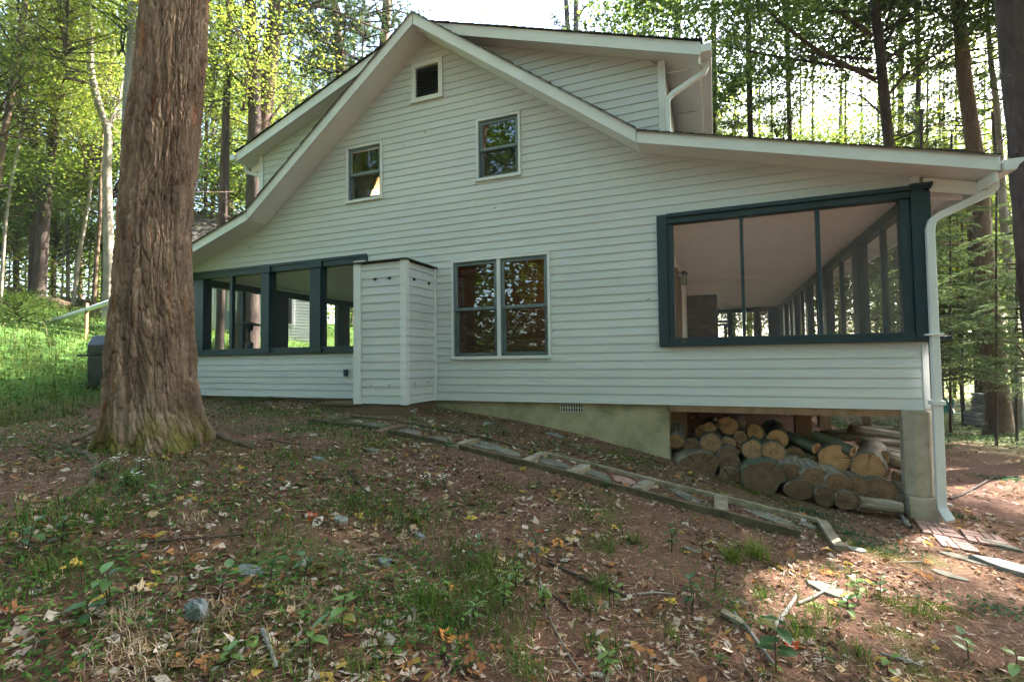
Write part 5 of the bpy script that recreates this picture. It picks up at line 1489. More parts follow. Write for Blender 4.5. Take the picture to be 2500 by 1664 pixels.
slivers('twig_litter', 900, (.10, .34), (.004, .009), [(.10, .065, .045), (.06, .042, .032), (.22, .17, .13), (.15, .10, .07)], .06, -9, 6, -6.2, 3, 44, 'thin fallen twigs scattered over the ground')

# ================================================================== GRASS, MOSS, GROUND COVER
def blades(P, r, h, w, lean, palette, zoff=0.0):
    n = len(P)
    z = gtop(P[:, 0], P[:, 1]) + zoff
    a = r.uniform(0, 2 * np.pi, n); hh = r.uniform(h[0], h[1], n); ww = r.uniform(w[0], w[1], n)
    ln = r.uniform(lean[0], lean[1], n) * hh
    dx, dy = np.cos(a), np.sin(a)
    s = np.stack([-dy, dx, np.zeros(n)], -1) * ww[:, None] / 2
    b = np.stack([P[:, 0], P[:, 1], z - .005], -1)
    m = b + np.stack([dx * ln * .35, dy * ln * .35, hh * .62], -1)
    t = b + np.stack([dx * ln, dy * ln, hh * (1 - .25 * np.clip(ln / hh, 0, 1.6))], -1)
    V = np.stack([b - s, b + s, m + s * .8, m - s * .8, t], 1).reshape(-1, 3)
    k = np.arange(n) * 5
    F = [np.stack([k, k + 1, k + 2, k + 3], -1), np.stack([k + 3, k + 2, k + 4], -1)]
    pal = np.array(palette)[r.integers(0, len(palette), n)] * r.uniform(.75, 1.25, n)[:, None]
    return V, F, np.repeat(pal, 5, 0)
GP = [(.055, .10, .022), (.075, .13, .03), (.045, .08, .02), (.11, .15, .045)]
def merge(name, parts, mat, label, parent=None, **kw):
    V, F4, F3, C, off = [], [], [], [], 0
    for v, f, c in parts:
        V.append(v); C.append(c)
        for q in f: (F4 if q.shape[1] == 4 else F3).append(q + off)
        off += len(v)
    Fs = ([np.concatenate(F4)] if F4 else []) + ([np.concatenate(F3)] if F3 else [])
    return tag(mesh_np(name, np.concatenate(V), Fs, mat, parent, col=np.concatenate(C)), label, kind='stuff', **kw)
r5 = np.random.default_rng(55)
grass = []
# tufts seen in the photograph: (pixel, radius m, blades, height)
for (px, py, rad, n, h, dry) in ((1040, 1480, .09, 170, .13, 0), (1100, 1530, .12, 150, .10, 0), (1180, 1400, .26, 260, .12, 0), (1180, 1470, .30, 300, .13, 0), (1250, 1560, .18, 130, .10, 0), (960, 1530, .2, 120, .10, 0), (300, 1190, .3, 190, .12, 0),
        (360, 1150, .3, 170, .1, 0), (240, 1270, .3, 170, .13, 0), (130, 1410, .25, 170, .14, 0), (60, 1280, .3, 160, .16, 0), (430, 1100, .3, 130, .09, 0), (830, 1115, .22, 160, .10, 0), (860, 1240, .22, 150, .10, 0), (950, 1260, .28, 190, .11, 0), (1030, 1280, .25, 160, .1, 0),
        (700, 1120, .28, 160, .1, 0), (600, 1010, .6, 260, .10, 0), (760, 1050, .4, 180, .09, 0), (1790, 1370, .07, 120, .14, 1), (1850, 1360, .08, 150, .16, 1), (1860, 1460, .07, 60, .1, 0), (1960, 1555, .12, 90, .15, 0), (1545, 1325, .08, 60, .1, 0), (1480, 1340, .07, 60, .11, 0), (1470, 1440, .1, 80, .11, 0), (1430, 1470, .1, 70, .1, 0), (1640, 1560, .05, 30, .1, 0),
        (2060, 1400, .2, 110, .06, 0), (2180, 1470, .2, 90, .06, 0), (2250, 1500, .15, 80, .08, 0), (2100, 1600, .1, 70, .1, 0), (700, 1640, .2, 110, .09, 0), (560, 1560, .3, 150, .05, 0), (380, 1640, .12, 70, .07, 2), (310, 1600, .10, 90, .08, 2), (300, 1520, .12, 110, .09, 2), (520, 1500, .1, 80, .07, 2), (760, 1490, .12, 90, .07, 2), (730, 1450, .1, 70, .07, 2), (470, 1270, .12, 80, .06, 2), (1290, 1640, .12, 90, .1, 0), (900, 1640, .15, 90, .09, 0), (650, 1290, .25, 100, .1, 0), (1130, 1350, .2, 90, .1, 0), (2330, 1110, .3, 70, .07, 0), (2010, 1510, .12, 70, .13, 0), (1480, 1600, .15, 80, .09, 0)):
    p = hit(px, py); P = p[:2] + r5.normal(0, rad * .5, (n, 2))
    pal = GP if dry == 0 else ([(.10, .15, .03), (.16, .18, .05)] if dry == 1 else [(.34, .26, .19), (.42, .34, .26), (.26, .19, .13)])
    grass.append(blades(P, r5, (h * .5, h * 1.15), (.003, .0065), (.3, 1.4), pal))
def patchy(th, s, sd):
    return lambda p, r: fbm(p[:, 0] * s, p[:, 1] * s, 0, sd) > th
P = density_pts(9000, -9, 4.5, -6.1, .4, r5, lambda p, r: fbm(p[:, 0] * .9, p[:, 1] * .9, 0, 61) + .25 * (p[:, 0] < -1.5) - .3 * (p[:, 0] > .5) > .04)
grass.append(blades(P, r5, (.03, .10), (.0028, .006), (.3, 1.5), GP + [(.26, .2, .13)]))
merge('grass', grass, M_GRASS, 'thin tufts of green and dry grass across the yard')
# moss cushions
P = density_pts(16000, -9, 4.5, -6.1, .3, r5, lambda p, r: fbm(p[:, 0] * .9, p[:, 1] * .9, 0, 21) + .35 * fbm(p[:, 0] * 4, p[:, 1] * 4, 0, 22) > .33)
extra = []
for (px, py, rx, ry, n) in ((1840, 1200, .55, .12, 2600), (2080, 1330, .45, .12, 1800), (560, 1570, .28, .16, 1500), (400, 1600, .2, .1, 700), (700, 1500, .25, .12, 900), (2290, 1480, .2, .08, 700), (2200, 1480, .3, .08, 800), (1230, 1190, .3, .15, 900), (1560, 1125, .25, .1, 600), (640, 1000, .8, .3, 900)):
    c = hit(px, py); an = -.25
    q = r5.normal(0, .5, (n, 2)) * (rx, ry); extra.append(c[:2] + np.stack([q[:, 0] * math.cos(an) - q[:, 1] * math.sin(an), q[:, 0] * math.sin(an) + q[:, 1] * math.cos(an)], -1))
P = np.concatenate([P] + extra)
P = P[~((P[:, 1] > 0) & (P[:, 0] < -.5) & (P[:, 0] > -9))]
merge('moss', [blades(P, r5, (.008, .022), (.004, .009), (.2, 1.2), [(.07, .10, .018), (.10, .13, .025), (.05, .075, .014), (.13, .14, .04)])], M_GRASS, 'patches of green moss on the ground')
# leaf quads helper
def leaf_quads(Cn, size, flat, r, cols, aspect=.55):
    n = len(Cn)
    nr = r.normal(0, 1, (n, 3)); nr[:, 2] = np.abs(nr[:, 2]) + flat; nr /= np.linalg.norm(nr, axis=1)[:, None]
    a = r.normal(0, 1, (n, 3)); a -= nr * (a * nr).sum(1)[:, None]; a /= np.linalg.norm(a, axis=1)[:, None]
    b = np.cross(nr, a)
    s = (r.uniform(.6, 1.25, n) * size)[:, None]
    V = np.stack([Cn - a * s * .5, Cn + b * s * aspect * .5 - nr * s * .08, Cn + a * s * .5, Cn - b * s * aspect * .5 - nr * s * .08], 1).reshape(-1, 3)
    return V, [np.arange(4 * n).reshape(-1, 4)], np.repeat(cols, 4, 0)
def pick(r, pal, n, lo=.75, hi=1.25):
    return np.array(pal)[r.integers(0, len(pal), n)] * r.uniform(lo, hi, n)[:, None]
# small weeds between the grass on the left half of the yard
P = density_pts(15000, -9, 2.5, -6.2, .3, r5, lambda p, r: fbm(p[:, 0] * 1.1, p[:, 1] * 1.1, 0, 91) + .3 * fbm(p[:, 0] * 4, p[:, 1] * 4, 0, 92) + .22 * (p[:, 0] < -2.2) - .25 * (p[:, 0] > -.5) > .27)
weeds = [leaf_quads(np.stack([P[:, 0], P[:, 1], gtop(P[:, 0], P[:, 1]) + r5.uniform(.005, .07, len(P))], -1), .032, 1.4, r5, pick(r5, [(.05, .11, .03), (.07, .14, .035), (.04, .085, .03), (.10, .16, .045)], len(P)), .5)]
merge('small_weeds', weeds, M_GRASS, 'low small leaved weeds scattered through the yard')
# leafy bank on the left
def bank_pts(n, r):
    p = np.stack([r.uniform(-24, -8.6, n * 4), r.uniform(-7.5, 14, n * 4)], -1)
    d = np.hypot(p[:, 0], p[:, 1] + 6.6)
    edge = -9.0 - .7 * fbm(p[:, 0] * .7, p[:, 1] * .7, 0, 77) + .35 * np.clip(-p[:, 1] - 2.2, 0, 3) * -1
    k = (p[:, 0] < edge) & ~((p[:, 0] > -9.35) & (p[:, 1] > -.1)) & (r.uniform(0, 1, len(p)) < np.clip((9.5 / d) ** 1.3, .1, 1))
    return p[k][:n]
p = bank_pts(52000, r5)
hgt = r5.uniform(.03, 1, len(p)) ** 1.3 * (.30 + .12 * fbm(p[:, 0] * .8, p[:, 1] * .8, 0, 70)) * sm(-8.6, -10.5, p[:, 0])
bank = [leaf_quads(np.stack([p[:, 0], p[:, 1], gtop(p[:, 0], p[:, 1]) + hgt], -1), .062, .9, r5, pick(r5, [(.05, .09, .024), (.065, .11, .028), (.085, .125, .035), (.035, .065, .02), (.10, .14, .045), (.11, .11, .045)], len(p)))]
p = bank_pts(26000, r5)
bank.append(blades(p, r5, (.12, .36), (.006, .014), (.2, .9), [(.06, .10, .028), (.085, .125, .035), (.105, .14, .045), (.15, .145, .07)]))
merge('bank_ground_cover', bank, M_GRASS, 'lush green ground cover on the bank left of the house')
# ivy and low plants on the right
def ivy_pts(n, r):
    p = np.stack([r.uniform(2.4, 16, n * 5), r.uniform(.5, 20, n * 5)], -1)
    d = np.hypot(p[:, 0], p[:, 1] + 6.6)
    m = fbm(p[:, 0] * .55, p[:, 1] * .55, 0, 88) + .35 * sm(4, 9, p[:, 1]) + .3 * sm(4.5, 7, p[:, 0]) - .25 * (p[:, 1] < 2) 
    k = (m > .22) & (r.uniform(0, 1, len(p)) < np.clip((9 / d) ** 1.2, .1, 1))
    return p[k][:n]
p = ivy_pts(26000, r5)
ivy = [leaf_quads(np.stack([p[:, 0], p[:, 1], gtop(p[:, 0], p[:, 1]) + r5.uniform(.015, .16, len(p))], -1), .055, 1.6, r5, pick(r5, [(.045, .085, .05), (.06, .11, .055), (.04, .075, .045), (.10, .15, .05)], len(p)), .8)]
for (px, py, rx, n) in ((1990, 1255, .3, 240), (2060, 1300, .35, 260), (2140, 1335, .3, 160), (2330, 1260, .3, 160), (2460, 1170, .5, 600), (2440, 1490, .4, 260)):
    c = hit(px, py); q = c[:2] + r5.normal(0, .5, (n, 2)) * (rx, rx * .45)
    ivy.append(leaf_quads(np.stack([q[:, 0], q[:, 1], gtop(q[:, 0], q[:, 1]) + r5.uniform(.005, .03, n)], -1), .028, 1.6, r5, pick(r5, [(.045, .085, .055), (.06, .11, .06)], n), .8))
merge('ivy_ground_cover', ivy, M_GRASS, 'bluish green creeping ground cover at the right of the house')

# ================================================================== SINGLE PLANTS IN THE YARD
PLG = 'seedlings and weeds growing in the yard'
def blade_leaf(mbv, base, d, L, W, droop, r):
    """one leaf with a midrib fold: returns verts, faces"""
    d = d / np.linalg.norm(d); s = np.cross(d, (0, 0, 1.0)); s /= np.linalg.norm(s) + 1e-9
    up = np.cross(s, d)
    pts = []
    for t, w in ((0, .02), (.25, .8), (.55, 1.0), (.82, .55), (1, .0)):
        c = base + d * L * t - np.array([0, 0, 1]) * droop * L * t * t
        pts.append((c - s * W * w / 2 + up * W * .10 * w, c, c + s * W * w / 2 + up * W * .10 * w))
    V = [q for p in pts for q in p]; F = []
    for i in range(4):
        for j in range(2):
            F.append((i * 3 + j, i * 3 + j + 1, (i + 1) * 3 + j + 1, (i + 1) * 3 + j))
    return V, F
def seedling(px, py, h, n, L, label, col=(.045, .10, .035), w=.55, name='seedling', stems=1, flower=0, cat='seedling', spread=.5):
    p = hit(px, py); p[2] = float(gtop(p[0], p[1]))
    r = np.random.default_rng(int(px * 7 + py)); rr = random.Random(int(px + py * 3))
    root = empty(name, tuple(p), label, cat, PLG)
    for s in range(stems):
        a = rr.uniform(0, 6.28); ln = rr.uniform(.05, .3) * h
        tip = p + np.array([math.cos(a) * ln, math.sin(a) * ln, h * rr.uniform(.75, 1.05)])
        pts = [p + np.array([0, 0, -.01]), p * .5 + tip * .5 + np.array([math.cos(a) * -.02, 0, .02]), tip]
        MB().tube(pts, [.0035, .0028, .0015], 5).build('stem', M_BARKD, root)
        for k in range(n):
            t = .25 + .75 * (k + .5) / n if n > 1 else 1
            b = pts[0] * (1 - t) ** 2 + 2 * pts[1] * t * (1 - t) + tip * t * t
            an = k * 2.4 + a + rr.uniform(-.4, .4)
            d = np.array([math.cos(an), math.sin(an), rr.uniform(-.05, .5) if k < n - 1 else .8])
            l = L * rr.uniform(.65, 1.15)
            V, F = blade_leaf(None, b, d, l, l * w * rr.uniform(.85, 1.15), rr.uniform(.1, .5), rr)
            c = np.array(col) * rr.uniform(.75, 1.35)
            if rr.random() < .08: c = np.array((.16, .15, .03))
            mesh_np('leaf', np.array(V), np.array(F), M_PLANT, root, col=np.tile(c, (len(V), 1)), smooth=True)
        if flower:
            V, F, Cc = [], [], []
            for q in range(flower):
                fc = tip + r.normal(0, 1, 3) * (.022, .022, .010) + np.array([0, 0, .012])
                for m in range(7):
                    t = 6.28 * m / 7; e = np.array([math.cos(t), math.sin(t), .25]) * .011; g = np.array([-math.sin(t), math.cos(t), 0]) * .003
                    b0 = len(V); V += [fc, fc + e * .6 + g, fc + e, fc + e * .6 - g]; F.append((b0, b0 + 1, b0 + 2, b0 + 3)); Cc += [(.72, .72, .74)] * 4
            mesh_np('flower', np.array(V), np.array(F), M_PLANT, root, col=np.array(Cc))
    return root
DK, MD, LT = (.045, .095, .032), (.07, .135, .035), (.115, .185, .05)
for g in ((1895, 1640, .34, 11, .115, 'tall dark glossy seedling with oval leaves at the right front', DK, .55, 1),
          (1640, 1350, .20, 6, .055, 'many stemmed dark sprout on the bare needles', DK, .6, 3), (1715, 1365, .15, 4, .045, 'thin pale green sprout right of the many stemmed sprout', LT, .5, 1),
          (1310, 1375, .24, 7, .06, 'dark wiry seedling in the middle of the yard', DK, .5, 1), (1145, 1380, .22, 7, .06, 'tall dark weed behind the leafy grass', DK, .5, 1), (980, 1300, .16, 7, .05, 'dark bushy sprout at the left of mid yard', DK, .5, 2),
          (270, 1500, .20, 5, .085, 'seedling with two thin dark stems on the left', MD, .5, 2), (220, 1520, .11, 4, .085, 'low seedling with a large drooping leaf on the left', DK, .65, 1), (540, 1455, .17, 7, .075, 'green seedling to the right of the upright stone', MD, .55, 1),
          (660, 1430, .18, 8, .075, 'leafy seedling beside the flat blue stone', MD, .6, 1), (745, 1405, .13, 6, .07, 'drooping green weed right of the flat blue stone', DK, .65, 1), (850, 1380, .12, 5, .06, 'small weed above the lobed pale leaf', MD, .6, 1),
          (830, 1560, .20, 8, .075, 'broad leaved weed with a curled leaf in the near yard', LT, .7, 1), (755, 1590, .10, 6, .09, 'rosette of long pale green leaves at the front', LT, .42, 1), (1070, 1470, .16, 8, .05, 'upright bushy weed behind the round grass tuft', MD, .45, 1),
          (1500, 1480, .12, 6, .06, 'yellowing small seedling right of the straight branch', LT, .5, 1), (1690, 1500, .20, 6, .06, 'seedling with brown hanging leaves near the grey board', DK, .55, 2), (1745, 1440, .20, 6, .065, 'seedling beside the sunlit grass', DK, .6, 1),
          (1480, 1195, .10, 7, .05, 'dark leafy weed against the path edging', DK, .6, 2), (1440, 1265, .15, 4, .06, 'thin seedling with one big leaf below the path', DK, .65, 1), (1590, 1225, .08, 3, .045, 'single stemmed weed at the foot of the path edging', MD, .6, 1),
          (2095, 1470, .16, 9, .07, 'pale leaved bramble in the right yard', LT, .5, 2), (2150, 1450, .14, 7, .065, 'dark bramble right of the pale one', DK, .55, 1), (2070, 1500, .12, 7, .07, 'spreading green weed behind the dead leaf clump', MD, .5, 1),
          (2365, 1610, .14, 6, .085, 'green weed with a large backlit leaf at the right front', LT, .6, 1), (2480, 1640, .16, 4, .09, 'pale leaf on a thin stem at the bottom right corner', LT, .55, 1), (2170, 1650, .12, 4, .08, 'two leafed seedling at the right front edge', LT, .6, 1),
          (60, 1370, .20, 6, .075, 'dark seedling at the left edge of the yard', DK, .6, 2), (480, 1175, .14, 8, .06, 'leafy weed right of the maple roots', MD, .6, 1), (310, 1200, .14, 12, .09, 'long leaved weed in front of the maple roots', MD, .3, 3), (250, 1170, .16, 12, .09, 'spreading fern like weed beside the surface root', MD, .28, 3),
          (380, 1250, .15, 10, .08, 'grass green weed below the maple', MD, .35, 2), (150, 1330, .14, 10, .06, 'small weed among pale leaves on the left', DK, .5, 2), (560, 1620, .07, 5, .07, 'low weed by the lichen covered stick', LT, .5, 1), (1330, 1480, .12, 9, .055, 'airy green weed in the grass patch', LT, .35, 3),
          (1230, 1490, .20, 12, .06, 'tall airy light green weed in the grass patch', LT, .32, 4), (1160, 1530, .18, 10, .055, 'airy light green weed at the front of the grass patch', LT, .32, 3), (1260, 1430, .16, 9, .05, 'airy weed at the back of the grass patch', LT, .32, 3), (1480, 1650, .14, 9, .06, 'light weed at the near edge right of centre', LT, .4, 2),
          (960, 1140, .10, 8, .05, 'weed growing out of the path edging', MD, .5, 2), (1090, 1100, .10, 8, .06, 'weed hanging over the flagstones of the path', MD, .45, 2), (1230, 1065, .10, 9, .06, 'low leafy weed on the dirt above the path', MD, .5, 3), (1190, 1075, .10, 9, .06, 'weed beside the path below the foundation', MD, .5, 3), (2010, 1620, .12, 3, .06, 'small seedling by the dead brown leaves', DK, .55, 1)):
    seedling(g[0], g[1], g[2], g[3], g[4], g[5], g[6], g[7], stems=g[8])
for g in ((285, 1165, .17, 7, .05, 'white flowering aster at the foot of the maple', 9), (345, 1160, .13, 6, .05, 'smaller white aster right at the maple roots', 6), (330, 1205, .13, 6, .05, 'white aster in front of the maple roots', 6),
          (1005, 1050, .24, 9, .05, 'white aster growing beside the enclosure corner', 8), (1050, 1062, .14, 7, .045, 'white aster over the path near the enclosure', 5), (1130, 1060, .13, 7, .05, 'white aster on the dirt near the foundation', 5), (1190, 1060, .12, 7, .05, 'white aster above the joint of the path', 6), (1085, 1190, .10, 5, .04, 'tiny white aster in the middle yard', 6), (1040, 1190, .10, 5, .04, 'tiny white aster left of its twin in mid yard', 6), (705, 1115, .08, 5, .04, 'white aster on the yard right of the maple', 5), (1020, 1107, .07, 4, .04, 'white aster just below the path edging', 5), (650, 1000, .1, 5, .05, 'white aster near the left porch wall', 4)):
    seedling(g[0], g[1], g[2], g[3], g[4], g[5], MD, .38, 'aster', 2, g[6], 'flower')
# ferns below the left porch wall
def fern(px, py, n, L, label):
    p = hit(px, py); root = empty('fern', tuple(p), label, 'fern', 'ferns under the left porch'); rr = random.Random(int(px))
    for k in range(n):
        a = rr.uniform(-2.6, -.4) if k % 2 else rr.uniform(0, 6.28); V, F = [], []
        d = np.array([math.cos(a), math.sin(a), 0]); s = np.array([-d[1], d[0], 0])
        for i in range(16):
            t = (i + 1) / 17; c = p + d * L * t + np.array([0, 0, L * (1.0 * t - .95 * t * t)])
            w = L * .22 * math.sin(math.pi * min(1, .25 + t * .78))
            for sg in (-1, 1):
                e = c + s * sg * w + d * w * .3 - np.array([0, 0, w * .2]); b0 = len(V)
                V += [c - d * .008, c + d * .010, e]; F.append((b0, b0 + 1, b0 + 2))
        mesh_np('frond', np.array(V), np.array(F), M_PLANT, root, col=np.tile(np.array((.03, .08, .025)) * rr.uniform(.8, 1.3), (len(V), 1)))
fern(600, 985, 8, .42, 'green fern against the left porch wall')
fern(640, 980, 7, .36, 'second fern right of the first below the left porch')
# ================================================================== CROWNS (shared meshes)
def mesh_only(name, V, F, C, mat):
    o = mesh_np(name, V, F, mat, None, col=C)
    me = o.data
    bpy.data.objects.remove(o)
    return me
def cat3(parts):
    V, F4, F3, C, off = [], [], [], [], 0
    for v, f, c in parts:
        V.append(v); C.append(c)
        for q in f: (F4 if q.shape[1] == 4 else F3).append(q + off)
        off += len(v)
    return np.concatenate(V), ([np.concatenate(F4)] if F4 else []) + ([np.concatenate(F3)] if F3 else []), np.concatenate(C)
GREEN = [(.09, .145, .034), (.115, .175, .042), (.14, .20, .05), (.07, .115, .03)]
YELL = [(.15, .20, .045), (.19, .235, .055), (.24, .25, .06), (.12, .175, .04)]
def decid_crown(seed, rx, rz, nclump, per, size, pal, flat=1.2, spread=.42):
    r = np.random.default_rng(seed)
    d = r.normal(0, 1, (nclump, 3)); d /= np.linalg.norm(d, axis=1)[:, None]
    c = d * (r.uniform(.15, 1, nclump) ** .5)[:, None] * (rx, rx, rz)
    c = c[fbm(c[:, 0] * .6 + seed, c[:, 1] * .6, c[:, 2] * .8, seed) > -.12]
    n = len(c)
    L = np.repeat(c, per, 0) + r.normal(0, 1, (n * per, 3)) * (spread, spread, spread * .30)
    hue = np.repeat(pick(r, pal, n, .85, 1.15), per, 0) * r.uniform(.75, 1.25, n * per)[:, None]
    parts = [leaf_quads(L, size, flat, r, hue, .62)]
    # twigs from the axis to the sprays
    for k in range(0, n, 3):
        b = np.array([0, 0, c[k][2] - .25 * rx - .3])
        v, f = tube_np([b * .8, (b + c[k]) / 2 + np.array([0, 0, .1]), c[k]], [.028, .016, .006], 4, False)
        parts.append((v, [f], np.tile((.10, .08, .06), (len(v), 1))))
    return mesh_only('crown', *cat3(parts), M_LEAF)
DEC = [decid_crown(k + 1, 2.3, 2.2, 170, 58, .078, GREEN if k == 1 else YELL) for k in range(4)]
DECF = [decid_crown(k + 21, 3.2, 3.4, 260, 62, .125, YELL if k % 2 == 0 else GREEN, 1.0, .55) for k in range(3)]
UND = [decid_crown(k + 11, 1.5, 1.0, 95, 60, .075, GREEN if k else YELL, 1.8, .38) for k in range(3)]
def pine_crown(seed, h, rad, nb, dens=1.0, pal=((.040, .072, .034), (.055, .09, .042), (.075, .10, .045)), dead=0):
    r = np.random.default_rng(seed); parts = []
    for k in range(nb):
        z = h * (k + r.uniform(0, 1)) / nb; a = r.uniform(0, 6.28)
        Lb = rad * (1 - .65 * z / h) * r.uniform(.6, 1.1)
        d = np.array([math.cos(a), math.sin(a), 0]); s = np.array([-d[1], d[0], 0])
        t = np.linspace(0, 1, 6)[:, None]
        P = np.array([0, 0, z]) + d * Lb * t + np.array([0, 0, 1]) * Lb * (.10 * t + .12 * t * t - .08 * math.sin(seed + k)) + s * Lb * r.normal(0, .06) * np.sin(t * 3)
        v, f = tube_np(P, np.linspace(.035, .007, 6), 4, False)
        parts.append((v, [f], np.tile((.06, .045, .038), (len(v), 1))))
        nt = int(32 * dens * Lb / 2)
        tt = r.uniform(.30, 1.0, nt)
        c = np.array([0, 0, z]) + d * Lb * tt[:, None] + np.array([0, 0, 1]) * (Lb * (.10 * tt + .12 * tt * tt - .08 * math.sin(seed + k)))[:, None]
        c = c + s * (r.normal(0, .22, nt) * Lb * .55)[:, None] + np.array([0, 0, 1]) * r.normal(.05, .10, nt)[:, None]
        m = 24
        q = np.repeat(c, m, 0); n = len(q)
        dr = r.normal(0, 1, (n, 3)) + d * .7 + np.array([0, 0, .45]); dr /= np.linalg.norm(dr, axis=1)[:, None]
        w = np.cross(dr, r.normal(0, 1, (n, 3))); w /= np.linalg.norm(w, axis=1)[:, None]
        l = r.uniform(.09, .17, n)[:, None]
        V = np.stack([q - w * .010, q + w * .010, q + dr * l], 1).reshape(-1, 3)
        col = np.repeat(np.repeat(pick(r, pal, nt), m, 0), 3, 0)
        parts.append((V, [np.arange(3 * n).reshape(-1, 3)], col))
    return mesh_only('crown', *cat3(parts), M_PINE)
PINE = [pine_crown(k + 3, 7.0, 3.0, 46) for k in range(3)]
PINEY = [pine_crown(k + 33, 6.0, 2.7, 36, .9, ((.07, .10, .035), (.10, .12, .045), (.05, .08, .035))) for k in range(2)]
def hemlock_crown(seed, h, rad, nb):
    r = np.random.default_rng(seed); parts = []
    for k in range(nb):
        z = h * (k + r.uniform(0, 1)) / nb; a = r.uniform(0, 6.28)
        Lb = rad * (1 - .5 * z / h) * r.uniform(.65, 1.1)
        d = np.array([math.cos(a), math.sin(a), 0]); s = np.array([-d[1], d[0], 0])
        def pos(t, off):
            return np.array([0, 0, z]) + d * Lb * t + s * off + np.array([0, 0, 1]) * Lb * (.12 * t - .34 * t * t)
        v, f = tube_np([pos(t, 0) for t in np.linspace(0, 1, 5)], np.linspace(.022, .004, 5), 4, False)
        parts.append((v, [f], np.tile((.07, .055, .045), (len(v), 1))))
        cs = []
        for t in np.linspace(.15, 1, 15):
            for sg in (-1, 1):
                tl = .16 * Lb * (1.25 - t) + .16
                o = np.linspace(.02, tl, 11)
                for x in o:
                    cs.append(pos(min(1.1, t + x * .45 / Lb), sg * x) + r.normal(0, .012, 3) - np.array([0, 0, .22 * x * x]))
        cs = np.array(cs)
        parts.append(leaf_quads(cs, .075, 2.2, r, pick(r, [(.085, .125, .065), (.11, .155, .08), (.15, .19, .11)], len(cs)), .55))
    return mesh_only('crown', *cat3(parts), M_PINE)
HEM = [hemlock_crown(5, 4.6, 2.1, 44), hemlock_crown(6, 4.0, 1.9, 36)]

